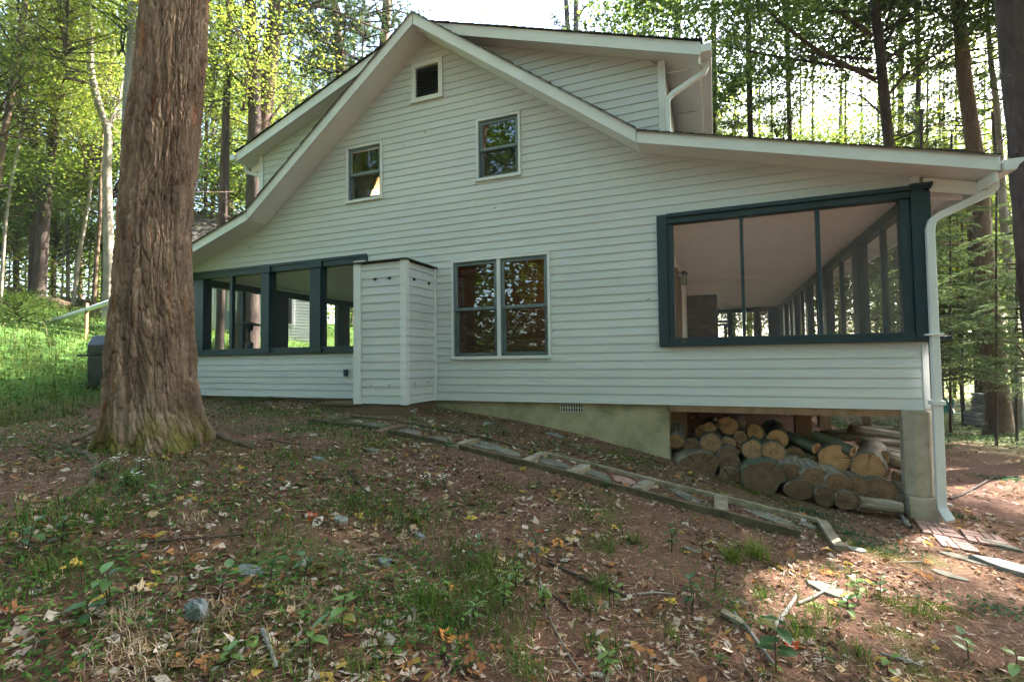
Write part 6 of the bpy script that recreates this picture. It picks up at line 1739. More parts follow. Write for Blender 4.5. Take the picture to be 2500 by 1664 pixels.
# ================================================================== TREES
def tree(name, pxs, depth, r0, r1, bark, label, group=None, top=16.0, crowns=(), limbs=(), dead=0, base=None, flare=1.35, seed=0, sides=12, cat='tree', topdir=None):
    """pxs: trunk pixels from bottom to top; radii in px; crowns: (mesh, height on the trunk, scale)"""
    rs = np.random.default_rng(seed + 500)
    P = [at(x, y, depth) for x, y in pxs]
    b = P[0].copy(); g = gz(b[0], b[1]) if base is None else base
    dirn = P[0] - P[min(1, len(P) - 1)]
    k = (g - b[2]) / (dirn[2] if abs(dirn[2]) > .05 else -1)
    foot = b + dirn * np.clip(k, 0, None) if b[2] > g and np.hypot(*(dirn[:2] * k)) < 1.2 else np.array([b[0], b[1], g])
    foot[2] = float(gtop(foot[0], foot[1]))
    ca = math.cos(math.atan((pxs[0][0] - 1250) / FL))
    r0w, r1w = r0 / FL * depth * ca, r1 / FL * depth * ca
    pts = [foot - np.array([0, 0, .15])]
    if P[0][2] - foot[2] > .3: pts.append(foot + (P[0] - foot) * min(.35 / max(P[0][2] - foot[2], .01), .9))
    pts += P
    d = P[-1] - P[-2]; d /= np.linalg.norm(d)
    if topdir is not None: d = np.array(topdir, float)
    d = d * .5 + np.array([0, 0, .5]); d /= np.linalg.norm(d)
    zt = P[-1][2]
    while zt < g + top:
        pts.append(pts[-1] + d * 1.6 + np.array([rs.normal(0, .05), rs.normal(0, .05), 0])); zt = pts[-1][2]
    pts = np.array(pts)
    z = pts[:, 2]; zl, zh = foot[2], P[-1][2]
    rad = np.interp(z, [zl, zh, g + top], [r0w, r1w, max(.03, r1w * .35)])
    rad[0] *= flare * 1.1; rad[1] *= (1 + (flare - 1) * .45) if len(rad) > 2 else 1
    # resample finer so that the trunk is gently uneven
    u = np.concatenate([[0], np.cumsum(np.linalg.norm(np.diff(pts, axis=0), axis=1))])
    uu = np.linspace(0, u[-1], max(8, int(u[-1] / .45)))
    Q = np.stack([np.interp(uu, u, pts[:, i]) for i in range(3)], -1); rq = np.interp(uu, u, rad) * (1 + rs.normal(0, .025, len(uu)))
    root = empty(name, tuple(foot), label, cat, group)
    v, f = tube_np(Q, rq, sides, False)
    mesh_np('trunk', v, f, bark, root, smooth=True)
    on = lambda hh: np.array([np.interp(hh, Q[:, 2] - foot[2], Q[:, i]) for i in range(3)])
    for pl in limbs:                                          # limbs traced along pixels, each a part
        L = [at(x, y, depth + dz) for (x, y, dz) in pl[:-1]]
        rl = pl[-1] / FL * depth
        mb = MB().tube(L, np.linspace(rl, rl * .35, len(L)), 7)
        for t in range(1, len(L)):                             # bare side twigs
            for q in range(5):
                uq = rs.uniform(0, 1); b0 = L[t - 1] * (1 - uq) + L[t] * uq
                ax = (L[t] - L[t - 1]); ax /= np.linalg.norm(ax)
                dd = ax * .7 + rs.normal(0, .55, 3); dd /= np.linalg.norm(dd); ll = rs.uniform(.25, .9)
                mb.tube([b0, b0 + dd * ll * .55 + rs.normal(0, .03, 3), b0 + dd * ll], [rl * .28, rl * .18, rl * .07], 4)
        mb.build('limb', bark, root, smooth=True)
    if dead:
        mb = MB()
        for q in range(dead):
            hh = rs.uniform(.15, .9) * (zh - zl) + .6
            b0 = on(hh); a = rs.uniform(0, 6.28); ll = rs.uniform(.5, 1.9); rr_ = rs.uniform(.008, .020)
            ll *= rs.choice([.5, .8, 1.2, 1.8])
            dd = np.array([math.cos(a), math.sin(a), rs.normal(0, .38)])
            m1 = b0 + dd * ll * .5 + rs.normal(0, .05, 3); e = b0 + dd * ll + np.array([0, 0, rs.normal(-.05, .15)])
            mb.tube([b0, m1, e], [rr_, rr_ * .7, rr_ * .25], 4)
            for w in range(3):
                t0 = m1 + (e - m1) * rs.uniform(-.5, .8); mb.tube([t0, t0 + (dd + rs.normal(0, .7, 3)) * ll * .25], [rr_ * .4, rr_ * .12], 3)
        mb.build('dead_branches', bark, root, smooth=False)['kind'] = 'stuff'
    for (me, hh, sc) in crowns:
        c = bpy.data.objects.new('crown', me); link(c, root)
        q = on(hh) + np.array([rs.normal(0, .35), rs.normal(0, .35), 0]) - foot
        c.location = q; c.rotation_euler = (rs.normal(0, .06), rs.normal(0, .06), rs.uniform(0, 6.28)); c.scale = (sc, sc, sc * rs.uniform(.9, 1.1))
    return root
LG = 'trees on the left hillside'
D0, D1, D2, D3 = DEC
tree('tree', [(78, 735), (80, 560), (86, 321), (97, 128), (110, 0)], 17, 10, 7, M_BARKD, 'slim dark trunk on the hillside, first right of the left picture edge pair', LG, 15, [(D0, 6.5, 1.1), (D1, 9.5, 1.2), (UND[0], 4.0, 1.2)], seed=1)
tree('tree', [(92, 755), (107, 535), (118, 430), (137, 257), (150, 178), (178, 36)], 16, 18, 9, M_BARKD, 'thick based dark trunk leaning right above the fallen log', LG, 15, [(D2, 7.5, 1.1), (D3, 10, 1.1)], seed=2)
tree('tree', [(-25, 560), (0, 390), (20, 275), (46, 107), (62, 0)], 14, 12, 9, M_BARKB, 'trunk leaning right at the left edge of the picture', LG, 14, [(D1, 5.5, 1.0), (D0, 8.5, 1.1)], seed=3)
tree('tree', [(266, 770), (266, 640), (264, 560), (260, 400), (266, 314), (246, 278), (232, 221), (220, 171), (221, 107), (214, 0)], 15, 15, 8, M_BARKP, 'pale crooked trunk just left of the big maple', LG, 14, [(D3, 8.5, 1.0), (D2, 10.5, 1.1)], seed=4, limbs=[((262, 320, 0), (275, 290, .2), (290, 250, .4), (300, 190, .5), 6)])
tree('tree', [(300, 560), (309, 271), (318, 143), (324, 0)], 13, 13, 11, M_BARKG, 'straight grey trunk partly hidden by the left side of the maple', LG, 15, [(D0, 10, 1.2)], seed=5)
tree('tree', [(178, 750), (193, 625), (209, 535), (228, 400), (250, 250)], 17, 6, 4, M_BARKP, 'thin pale trunk leaning right with a bright sunlit side', LG, 11, [(UND[1], 5.0, 1.3), (D1, 8, .9)], seed=6)
tree('tree', [(228, 748), (236, 620), (243, 553), (246, 400)], 16, 6, 5, M_BARKB, 'thin brown trunk rising behind the white pipe', LG, 11, [(UND[0], 5.2, 1.2), (D0, 8, .9)], seed=7)
tree('tree', [(166, 750), (166, 571), (168, 420)], 19, 5, 4, M_BARKP, 'very thin pale trunk left of the leaning pale one', LG, 10, [(UND[2], 4.6, 1.5)], seed=8)
tree('tree', [(3, 700), (14, 535), (30, 430), (53, 321)], 15, 5, 4, M_BARKP, 'thin pale trunk at the far left edge', LG, 9, [(UND[1], 3.6, 1.3), (D3, 6.5, .8)], seed=9)
tree('tree', [(252, 740), (252, 400), (252, 171), (255, 0)], 22, 5, 4, M_BARKP, 'thin upright pale trunk behind the crooked one', LG, 14, [(DECF[0], 9, .9), (D1, 6, 1)], seed=10)
tree('tree', [(130, 740), (134, 500), (140, 300), (150, 0)], 26, 7, 5, M_BARKD, 'dark distant trunk seen between the left pair', LG, 15, [(DECF[2], 12, 1)], seed=11)
tree('tree', [(40, 740), (38, 500), (34, 250), (30, 0)], 24, 8, 6, M_BARKD, 'dark distant trunk near the left edge', LG, 15, [(DECF[0], 8, 1)], seed=12)
tree('tree', [(195, 740), (200, 500), (205, 250), (205, 0)], 28, 6, 5, M_BARKB, 'brown distant trunk left of the crooked pale one', LG, 15, [(DECF[0], 11.5, 1)], seed=13)
tree('tree', [(-120, 720), (-90, 400), (-60, 0)], 17, 14, 10, M_BARKD, 'dark trunk whose foliage hangs in from the left edge', LG, 15, [(D0, 6, 1.2), (D2, 9, 1.2), (UND[0], 4, 1.6)], seed=14)
for k, (px, dp, sc) in enumerate(((20, 19, 1.3), (95, 21, 1.2), (150, 18.5, 1.1), (215, 20, 1.2), (60, 26, 1.7), (180, 26, 1.7), (265, 24, 1.6), (-40, 22, 1.6), (120, 32, 2.2), (240, 33, 2.2), (10, 34, 2.2))):
    tree('sapling', [(px, 740), (px + 3, 660), (px + 6, 590)], dp, 3, 2, M_BARKP, ('leafy sapling ' + ('at the left edge of the hillside', 'left of the leaning dark trunk', 'right of the leaning dark trunk', 'behind the leaning pale trunk', 'taller and deeper behind the dark pair of trunks', 'taller and deeper behind the thin pale trunk', 'behind the crooked pale trunk', 'whose leaves reach in past the left edge', 'far up the hillside left of centre', 'far up the hillside behind the crooked trunk', 'far up the hillside at the left edge')[k]), 'saplings on the left hillside', 3.0 + sc, [(UND[k % 3], 2.2 + .5 * sc, sc), (UND[(k + 1) % 3], 3.6 + 1.2 * sc, sc)], seed=30 + k, sides=6, cat='sapling')
MG = 'trees behind the left roof slope'
tree('tree', [(545, 620), (548, 546), (552, 429), (552, 286), (557, 143), (562, 0)], 14, 10, 8, M_BARKD, 'slim dark trunk passing the left dormer gutter', MG, 15, [(PINE[0], 9, .9)], seed=41, dead=14)
tree('pine_tree', [(612, 620), (623, 464), (639, 321), (650, 250), (662, 143), (675, 0)], 14.5, 22, 18, M_BARKB, 'big pine trunk with a sunlit right side rising behind the left roof', MG, 17, [(PINE[1], 13, 1.1)], [((689, 16, 0), (745, 12, .3), (803, 21, .6), (857, 46, .8), (946, 79, 1.0), 5), ((662, 290, 0), (690, 250, .3), (720, 240, .6), 3)], seed=42, dead=16)
tree('pine_tree', [(835, 420), (832, 180), (832, 143), (823, 71), (816, 0)], 17, 12, 10, M_BARKB, 'pine trunk behind the middle of the left roof slope', MG, 16, [(PINE[2], 9.5, 1.0), (PINEY[0], 6.5, .8)], [((825, 130, 0), (800, 110, .2), (770, 70, .4), (760, 50, .5), 3)], seed=43, dead=14)
tree('pine_tree', [(925, 400), (936, 107), (941, 71), (945, 0)], 17, 13, 11, M_BARKB, 'pine trunk just left of the gable peak', MG, 16, [(PINE[0], 9.5, 1.0)], [((936, 60, 0), (925, 35, .1), (917, 10, .2), (910, -20, .3), 4), ((955, 70, 0), (962, 40, -.1), (975, 28, -.2), (1000, 35, -.3), 4)], seed=44, dead=10)
tree('tree', [(520, 600), (520, 232), (516, 71), (512, 0)], 24, 6, 5, M_BARKG, 'thin grey trunk close to the right edge of the maple', MG, 15, [(DECF[0], 8, .8), (PINEY[1], 9, 1)], seed=45)
tree('tree', [(606, 620), (607, 321), (611, 125), (612, 0)], 24, 5, 5, M_BARKG, 'thin trunk left of the big sunlit pine', MG, 15, [(DECF[2], 8, .9), (PINE[1], 10, .9)], seed=46)
for k, (px, dp, me1, me2, h1, h2) in enumerate(((560, 22, PINEY[0], DECF[1], 8, 5.5), (700, 21, PINE[1], DECF[0], 8.5, 6.5), (760, 24, PINEY[1], DECF[2], 9, 7), (880, 24, PINE[2], DECF[1], 9, 7.5), (500, 20, DEC[1], DEC[3], 5, 8), (730, 30, DECF[0], PINEY[0], 8, 13), (860, 31, DECF[2], PINE[0], 9, 13), (640, 28, DECF[1], DECF[2], 7, 12))):
    tree('tree', [(px, 640), (px + 4, 300), (px + 6, 0)], dp, 5, 4, M_BARKD, ('distant ' + ('greyish pine beside the dormer gutter', 'pine behind the right flank of the big sunlit pine', 'yellowish pine midway along the left roof', 'pine just left of the gable peak trunk', 'leafy tree close to the right side of the maple', 'pale tree high above the left roof', 'tree deepest behind the gable peak', 'leafy tree behind the big sunlit pine')[k]), 'distant trees behind the left roof', 15, [(me1, h1, 1.0), (me2, h2, 1.0)], seed=60 + k, dead=4)
RG = 'trees behind the right roof'
tree('pine_tree', [(1384, 400), (1386, 71), (1382, 0)], 21, 7, 6, M_BARKD, 'left one of a close pair of pines above the right dormer', RG, 17, [(PINE[0], 11, .55)], seed=71, dead=8)
tree('pine_tree', [(1408, 400), (1407, 73), (1406, 0)], 21, 8, 7, M_BARKD, 'right one of a close pair of pines above the right dormer', RG, 17, [(PINE[1], 11.2, .6)], [((1407, 50, 0), (1425, 20, 0), (1447, 0, 0), 4)], seed=72, dead=6)
tree('pine_tree', [(1573, 400), (1573, 86), (1576, 0)], 24, 5, 4, M_BARKD, 'thin pine above the end of the right dormer', RG, 17, [(PINE[2], 11.5, .5)], seed=73, dead=10)
tree('pine_tree', [(1652, 400), (1653, 90), (1654, 0)], 18, 12, 10, M_BARKD, 'stout dark pine rising behind the dormer gutter', RG, 17, [(PINE[1], 11, .9)], [((1660, 35, 0), (1700, 25, .2), (1750, 24, .4), (1800, 20, .6), 4), ((1648, 20, 0), (1630, 40, 0), (1610, 42, 0), 3)], seed=74, dead=8)
tree('pine_tree', [(1742, 430), (1745, 250), (1742, 0)], 20, 7, 6, M_BARKD, 'dark trunk right beside the dormer downspout', RG, 16, [(PINEY[0], 8.5, .9)], seed=75, dead=18)
tree('pine_tree', [(1836, 430), (1832, 321), (1828, 143), (1827, 0)], 19, 9, 7, M_BARKD, 'dark straight pine, second right of the dormer', RG, 16, [(PINE[2], 10, .8)], seed=76, dead=22)
tree('pine_tree', [(1930, 440), (1928, 336), (1923, 143), (1921, 0)], 19, 7, 6, M_BARKD, 'slim dark pine crossed by long bare limbs', RG, 16, [(PINEY[1], 9.5, .7)], seed=77, dead=18)
tree('pine_tree', [(2180, 450), (2170, 357), (2150, 143), (2134, 0)], 14.5, 17, 13, M_BARKD, 'pine with many long bare limbs over the right roof', RG, 16, [(PINE[0], 11, 1.0)],
     [((2139, 195, 0), (2007, 132, -.3), (1921, 68, -.6), (1846, 0, -.9), 6), ((2134, 175, 0), (2021, 157, .4), (1921, 143, .8), (1771, 114, 1.2), 5), ((2128, 145, 0), (2028, 137, .3), (1921, 118, .5), 4), ((2127, 87, 0), (2050, 32, -.3), (2014, 0, -.5), 6), ((2125, 35, 0), (2050, 28, .3), (1970, 26, .5), (1900, 15, .8), 4),
      ((2171, 229, 0), (2207, 186, -.3), (2271, 143, -.5), (2325, 107, -.7), 4), ((2164, 146, 0), (2236, 96, .2), (2271, 64, .3), 4), ((2157, 118, 0), (2189, 54, -.2), (2221, 0, -.4), 4), ((2176, 300, 0), (2110, 240, .3), (2050, 215, .5), 3), ((2178, 345, 0), (2260, 310, -.2), (2350, 290, -.4), 3)], seed=78, dead=16)
tree('pine_tree', [(2198, 440), (2198, 357), (2199, 143), (2200, 0)], 22, 8, 7, M_BARKD, 'dark trunk close behind the right of the many limbed pine', RG, 16, [(PINEY[0], 9, .8)], seed=79, dead=16)
tree('pine_tree', [(2240, 440), (2239, 357), (2243, 178), (2239, 0)], 19, 8, 7, M_BARKD, 'dark trunk next to the right, forking limbs at its top', RG, 16, [(PINE[1], 10, .8)], [((2243, 190, 0), (2270, 110, 0), (2290, 50, 0), (2300, 0, 0), 4)], seed=80, dead=18)
tree('pine_tree', [(2440, 1045), (2428, 855), (2412, 717), (2398, 579), (2393, 446), (2378, 357), (2353, 178), (2339, 0)], 14.8, 31, 18, M_BARKB, 'big brown pine beyond the eave, seen down to its roots', RG, 17, [(PINE[2], 11, 1.1)], [((2398, 520, 0), (2330, 548, -.3), (2270, 552, -.5), 4), ((2400, 590, 0), (2330, 596, -.2), (2275, 600, -.4), 4), ((2385, 380, 0), (2440, 350, 0), (2500, 300, 0), 3), ((2412, 720, 0), (2350, 735, -.2), (2290, 700, -.3), 3)], seed=81, dead=20, flare=1.5)
tree('pine_tree', [(2600, 1180), (2565, 900), (2540, 700), (2513, 357), (2492, 143), (2476, 0)], 9.5, 66, 54, M_BARKD, 'large dark pine trunk cut by the right edge of the picture', RG, 17, [(PINE[0], 12, 1.2)], seed=82, flare=1.3, sides=20)
tree('tree', [(2400, 1010), (2394, 955), (2388, 836), (2378, 700), (2370, 500)], 17.5, 16, 12, M_BARKD, 'dark leaning trunk just left of the big brown pine', RG, 14, [(PINEY[1], 9, .8)], seed=83, dead=8)
tree('tree', [(2492, 1060), (2483, 955), (2475, 816), (2462, 650), (2450, 520), (2440, 380)], 16, 14, 11, M_BARKG, 'greyish trunk between the brown pine and the picture edge', RG, 15, [(PINE[1], 10, .9)], seed=84, dead=12)
tree('tree', [(2353, 1010), (2350, 990), (2343, 836), (2340, 700)], 18, 6, 4, M_BARKD, 'thin young trunk above the green lawn chairs', RG, 8, [(UND[0], 5, 1.1)], seed=85, dead=10)
tree('tree', [(2062, 1010), (2060, 960), (2058, 700)], 24, 9, 8, M_BARKD, 'dark trunk foot seen under the porch between the posts', RG, 14, [(DECF[1], 8, 1)], seed=86)
tree('tree', [(2035, 1010), (2034, 960), (2033, 700)], 28, 6, 5, M_BARKD, 'thin dark trunk foot seen under the porch', RG, 14, [(DECF[0], 8, 1)], seed=87)
tree('tree', [(2180, 1010), (2178, 960), (2175, 700)], 22, 12, 9, M_BARKD, 'dark trunk foot beside the pier seen under the porch', RG, 14, [(DECF[2], 9, 1)], seed=88)
HG = 'hemlocks to the right of the house'
for k, (px, py, dp, me, hh, sc, lab) in enumerate(((2262, 900, 11.5, HEM[0], 1.4, 1.0, 'hemlock with drooping sprays beside the downspout'), (2432, 900, 12.0, HEM[1], 1.6, 1.05, 'hemlock whose sprays cross the big brown pine'), (2482, 880, 13.5, HEM[0], 1.0, 1.0, 'hemlock near the right edge of the picture'), (2280, 900, 16, HEM[1], 1.4, 1.2, 'hemlock farther back behind the downspout'), (2350, 900, 18, HEM[0], 2.2, 1.3, 'tall hemlock behind the lawn chairs'), (2420, 900, 17, HEM[0], 2.5, 1.2, 'hemlock behind the big brown pine'), (2320, 900, 14.5, HEM[0], 2.6, .9, 'hemlock with light sprays level with the eave'))):
    tree('hemlock', [(px, py), (px, 600)], dp, 4, 3, M_BARKD, lab, HG, 7.5, [(me, hh, sc)], seed=90 + k, sides=7, flare=1.1)
for k, (px, dp, me1, me2, h1, h2) in enumerate(((1700, 26, DECF[0], PINEY[0], 6, 10), (1790, 27, DECF[1], DECF[2], 5, 9), (1880, 25, DECF[2], DECF[0], 6.5, 9.5), (1980, 23, DECF[0], DECF[1], 6, 9), (2060, 22, DEC[1], DECF[0], 7, 10.5), (2100, 30, DECF[2], DECF[1], 6, 11), (2290, 24, DECF[1], DECF[0], 6, 10), (2330, 30, DECF[0], DECF[2], 3.5, 9), (2420, 26, DECF[2], DECF[1], 4, 9), (2480, 22, DEC[3], DECF[0], 4, 8), (2260, 20, UND[2], DEC[0], 2.5, 5.5), (2200, 34, DECF[1], DECF[2], 3.5, 8), (1740, 23, DEC[1], DEC[3], 9, 12), (1850, 29, DECF[0], DECF[2], 10, 13), (1950, 27, DECF[1], DEC[1], 12, 9), (2050, 28, DECF[0], DECF[1], 9, 13), (2140, 24, DEC[3], DEC[1], 8, 11.5), (2300, 27, DECF[2], DECF[0], 9, 13), (2400, 30, DECF[1], DECF[0], 8, 13))):
    tree('tree', [(px, 960), (px + 3, 500), (px + 5, 100)], dp, 5, 4, M_BARKD, 'distant ' + ('tree with pine top right of the dormer gutter', 'yellowing tree above the bend of the right roof', 'yellowing tree left of the slim crossed pine', 'yellowing tree right of the slim crossed pine', 'leafy tree left of the many limbed pine', 'tree deep behind the many limbed pine', 'yellowing tree left of the big brown pine', 'tree low behind the lawn chairs', 'tree low behind the big brown pine', 'leafy tree at the right edge', 'small leafy tree just right of the downspout', 'tree deep behind the porch corner', 'leafy tree touching the dormer downspout', 'tall yellowing tree between two straight dark pines', 'tall tree behind the slim crossed pine', 'tall tree between slim and many limbed pines', 'leafy tree behind the forked dark trunk', 'tall tree above the end of the right roof', 'tall tree behind the top of the big brown pine')[k], 'distant trees behind the right roof', 14, [(me1, h1, 1.0), (me2, h2, 1.0)], seed=110 + k, dead=4)
# maple's own crown, above the frame
for k, (dx, dy, dz, s) in enumerate(((-2.6, .5, 3.2, 1.3), (2.4, .9, 3.6, 1.3), (0, -1.2, 4.2, 1.4))):
    c = bpy.data.objects.new('crown', DEC[k]); link(c, MAPLE)
    c.location = MAPLE_TOP + np.array([dx, dy, dz]) - np.array(MAPLE.location); c.scale = (s, s, s); c.rotation_euler = (0, 0, k * 2.1)

# openings left in the added canopy for sun patches: centre, half sizes, turn
GAPS = ((.95, -1.95, 1.6, .06, .84), (3.8, 2.6, 1.3, .8, .6), (2.4, -.9, .5, .3, .6))
# woods continuing on every side beyond what is picked out singly, plus an added shading canopy
def far_wood():
    r = np.random.default_rng(77); parts = []
    def clumps(x, y, z, s, per, size, pal):
        n = len(x); c = np.stack([x, y, z], -1)
        L = np.repeat(c, per, 0) + r.normal(0, 1, (n * per, 3)) * (s, s, s * .4)
        parts.append(leaf_quads(L, size, .8, r, np.repeat(pick(r, pal, n), per, 0) * r.uniform(.8, 1.2, n * per)[:, None], .65))
    n = 1900
    a = r.uniform(-1.75, 1.15, n); d = r.uniform(34, 60, n)
    x, y = d * np.sin(a), -6.6 + d * np.cos(a)
    z = ground(x, y) + r.uniform(0, 1, n) ** 1.15 * np.where(a > -.6, 27, 17)
    k = fbm(x * .12, y * .12, z * .2, 5) > np.where(a < -.45, np.where(z - ground(x, y) < 6, -.3, .30), -.02)
    clumps(x[k], y[k], z[k], 1.1, 40, .25, YELL + GREEN)
    n = 1100                                                      # shrubs and young growth under the left woods
    a = r.uniform(-1.35, -.5, n); d = r.uniform(25, 46, n)
    x, y = d * np.sin(a), -6.6 + d * np.cos(a)
    clumps(x, y, ground(x, y) + r.uniform(0, 1, n) ** 1.4 * 6.5, .9, 30, .20, YELL + GREEN)
    n = 2100                                                      # foliage behind the right roof
    a = r.uniform(-.10, .62, n); d = r.uniform(24, 40, n)
    x, y = d * np.sin(a), -6.6 + d * np.cos(a)
    z = r.uniform(.5, 21, n)
    k = fbm(x * .22, y * .22, z * .28, 35) > np.interp(z, [0, 12, 20], [-.3, -.05, .12])
    clumps(x[k], y[k], z[k], .85, 44, .14, YELL + GREEN)
    n = 3800                                                      # behind and beside the viewer
    a = r.uniform(1.15, 2 * math.pi - 1.75, n); d = r.uniform(8, 24, n)
    x, y = d * np.sin(a), -6.6 + d * np.cos(a)
    z = ground(x, y) + 1.5 + r.uniform(0, 1, n) * 18
    k = fbm(x * .16, y * .16, z * .2, 9) > -.22
    clumps(x[k], y[k], z[k], .9, 20, .30, GREEN)
    n = 3600                                                      # and the dim depth of the woods behind
    a = r.uniform(1.15, 2 * math.pi - 1.75, n); d = r.uniform(25, 46, n)
    x, y = d * np.sin(a), -6.6 + d * np.cos(a)
    z = ground(x, y) + r.uniform(0, 1, n) * 17
    clumps(x, y, z, 1.5, 14, .85, GREEN)
    n = 800                                                       # leaf clumps added overhead, out of view, to dim the facade
    x, y, z = r.uniform(-15, 9, n), r.uniform(-17, -1.5, n), r.uniform(8.5, 17, n)
    q = np.stack([x, y, z], -1) - C_
    k = (q[:, 2] > .95 * np.hypot(q[:, 0], q[:, 1])) | (q @ F_ < 0)
    k &= fbm(x * .2, y * .2, z * .2, 19) > -.25
    clumps(x[k], y[k], z[k], .8, 26, .24, GREEN)
    # leaf canopy added along the sun's rays to shade the yard, open over sun patches
    n = 3800
    lx_, ly_ = r.uniform(-13, 8, n), r.uniform(-11, 3.5, n); hh = r.uniform(8.5, 17, n)
    gap = np.zeros(n, bool)
    for (gx, gy, ga, gb, an) in GAPS:
        ux = (lx_ - gx) * math.cos(an) + (ly_ - gy) * math.sin(an); uy = -(lx_ - gx) * math.sin(an) + (ly_ - gy) * math.cos(an)
        gap |= (ux / (ga + .3)) ** 2 + (uy / (gb + .62)) ** 2 < 1
    k = ~gap & (fbm(lx_ * .5, ly_ * .5, hh * .2, 12) > np.where(lx_ < -9, .1, -.6))
    t = (hh + 1.4) / SUN_DIR[2]
    cx_, cy_ = (lx_ + SUN_DIR[0] * t)[k], (ly_ + SUN_DIR[1] * t)[k]; cz_ = hh[k]
    q = np.stack([cx_, cy_, cz_], -1) - C_; low = (q[:, 2] < .86 * np.hypot(q[:, 0], q[:, 1])) & (q @ F_ > 0)   # finer leaves where they hang lower
    clumps(cx_[~low], cy_[~low], cz_[~low], .40, 36, .18, GREEN)
    clumps(cx_[low], cy_[low], cz_[low], 0.45, 90, .13, [(.08, .12, .045), (.10, .14, .05), (.06, .10, .04), (.14, .18, .05)])
    for q in range(70):
        a = r.uniform(1.0, 2 * math.pi - 1.6) if q < 34 else r.uniform(-1.6, 1.1); d = r.uniform(10, 24) if q < 34 else r.uniform(34, 52)
        x, y = d * math.sin(a), -6.6 + d * math.cos(a); g = gz(x, y)
        v, f = tube_np([(x, y, g - .3), (x + r.normal(0, .2), y, g + 8), (x + r.normal(0, .5), y, g + 17)], [r.uniform(.14, .3), .16, .06], 7, False)
        parts.append((v, [f], np.tile((.06, .045, .038), (len(v), 1))))
    return cat3(parts)
v, f, c = far_wood()
tag(mesh_np('woods_and_shade_canopy', v, f, M_LEAF, col=c), 'deeper woods of trunks and foliage all round the clearing, with an added leaf canopy shading the yard', kind='stuff')
# ================================================================== THINGS FARTHER OFF
# white outbuilding seen through the left porch
def outbuilding():
    A = at(470, 812, 17.5); B = at(768, 830, 19.5)
    A[2] = gz(A[0], A[1]) - .1; B[2] = gz(B[0], B[1]) - .1
    z0 = min(A[2], B[2]) - .1; H_ = 3.4
    d = np.array([B[0] - A[0], B[1] - A[1], 0]); L = np.linalg.norm(d); d /= L
    n = np.array([d[1], -d[0], 0])
    if n @ (C_ - A) < 0: n = -n
    root = empty('outbuilding', (A[0], A[1], z0), 'white sided outbuilding beyond the left porch', 'outbuilding')
    P = lambda u, h, o=0: np.array([A[0], A[1], z0]) + d * u + np.array([0, 0, h]) + n * o
    def blk(name, u0, u1, h0, h1, o0, o1, m, par=root):
        V = [P(u0, h0, o0), P(u1, h0, o0), P(u1, h0, o1), P(u0, h0, o1), P(u0, h1, o0), P(u1, h1, o0), P(u1, h1, o1), P(u0, h1, o1)]
        return MB().add(V, [(0, 3, 2, 1), (4, 5, 6, 7), (0, 1, 5, 4), (1, 2, 6, 5), (2, 3, 7, 6), (3, 0, 4, 7)]).build(name, m, par)
    w = blk('wall', 0, L, 0, H_, -4.0, -.02, M_TRIM)
    mb = MB(); h = 0
    while h < H_ - .11:
        V = [P(0, h, .0), P(L, h, .0), P(L, h, .02), P(0, h, .02), P(0, h + .115, -.01), P(L, h + .115, -.01), P(L, h + .115, .004), P(0, h + .115, .004)]
        mb.add(V, [(0, 3, 2, 1), (0, 1, 5, 4), (2, 3, 7, 6), (1, 2, 6, 5), (3, 0, 4, 7), (4, 5, 6, 7)]); h += .115
    mb.build('siding', M_SIDING, root)['kind'] = 'stuff'
    def u_of(px):
        r_ = ray(px, 780); M_ = np.array([[r_[0], -d[0]], [r_[1], -d[1]]]); t, u = np.linalg.solve(M_, (A - C_)[:2]); return float(u)
    for (p0, p1, h0, h1) in ((497, 515, 1.0, 2.3), (699, 712, .95, 2.1)):
        a, b = u_of(p0), u_of(p1)
        f = blk('window', a - .08, b + .08, h0 - .08, h1 + .08, .005, .045, M_TRIM)
        blk('pane', a, b, h0, h1, .046, .055, M_METALD, f)
    a, b = u_of(547), u_of(594)
    dr = blk('door', a, b, .02, 2.5, .02, .06, M_SASH)
    for k in range(3):
        blk('door_panel', a + .08 + (b - a) * k / 3, a - .02 + (b - a) * (k + 1) / 3, 1.35, 2.35, .061, .07, M_GRATE, dr)
    MB().add([P(-.4, H_, .5), P(L + .4, H_, .5), P(L + .4, H_ + 2.0, -2.2), P(-.4, H_ + 2.0, -2.2), P(-.4, H_ - .12, .5), P(L + .4, H_ - .12, .5), P(L + .4, H_, -4.3), P(-.4, H_, -4.3)], [(0, 1, 2, 3), (4, 5, 1, 0), (3, 2, 6, 7), (0, 3, 7, 4), (1, 5, 6, 2), (4, 7, 6, 5)]).build('roof', M_SHINGLE, root)
outbuilding()
tree('oak_tree', [(606, 860), (612, 720), (618, 560)], 14, 24, 20, M_BARKD, 'broad grey trunk seen through the left porch screen', 'trunks beyond the left porch', 14, [(DEC[0], 9, 1)], seed=140, sides=16)
tree('tree', [(536, 850), (537, 700), (538, 560)], 14.5, 9, 8, M_BARKB, 'slim brown trunk seen through the left porch screen', 'trunks beyond the left porch', 13, [(DEC[2], 9, 1)], seed=141)
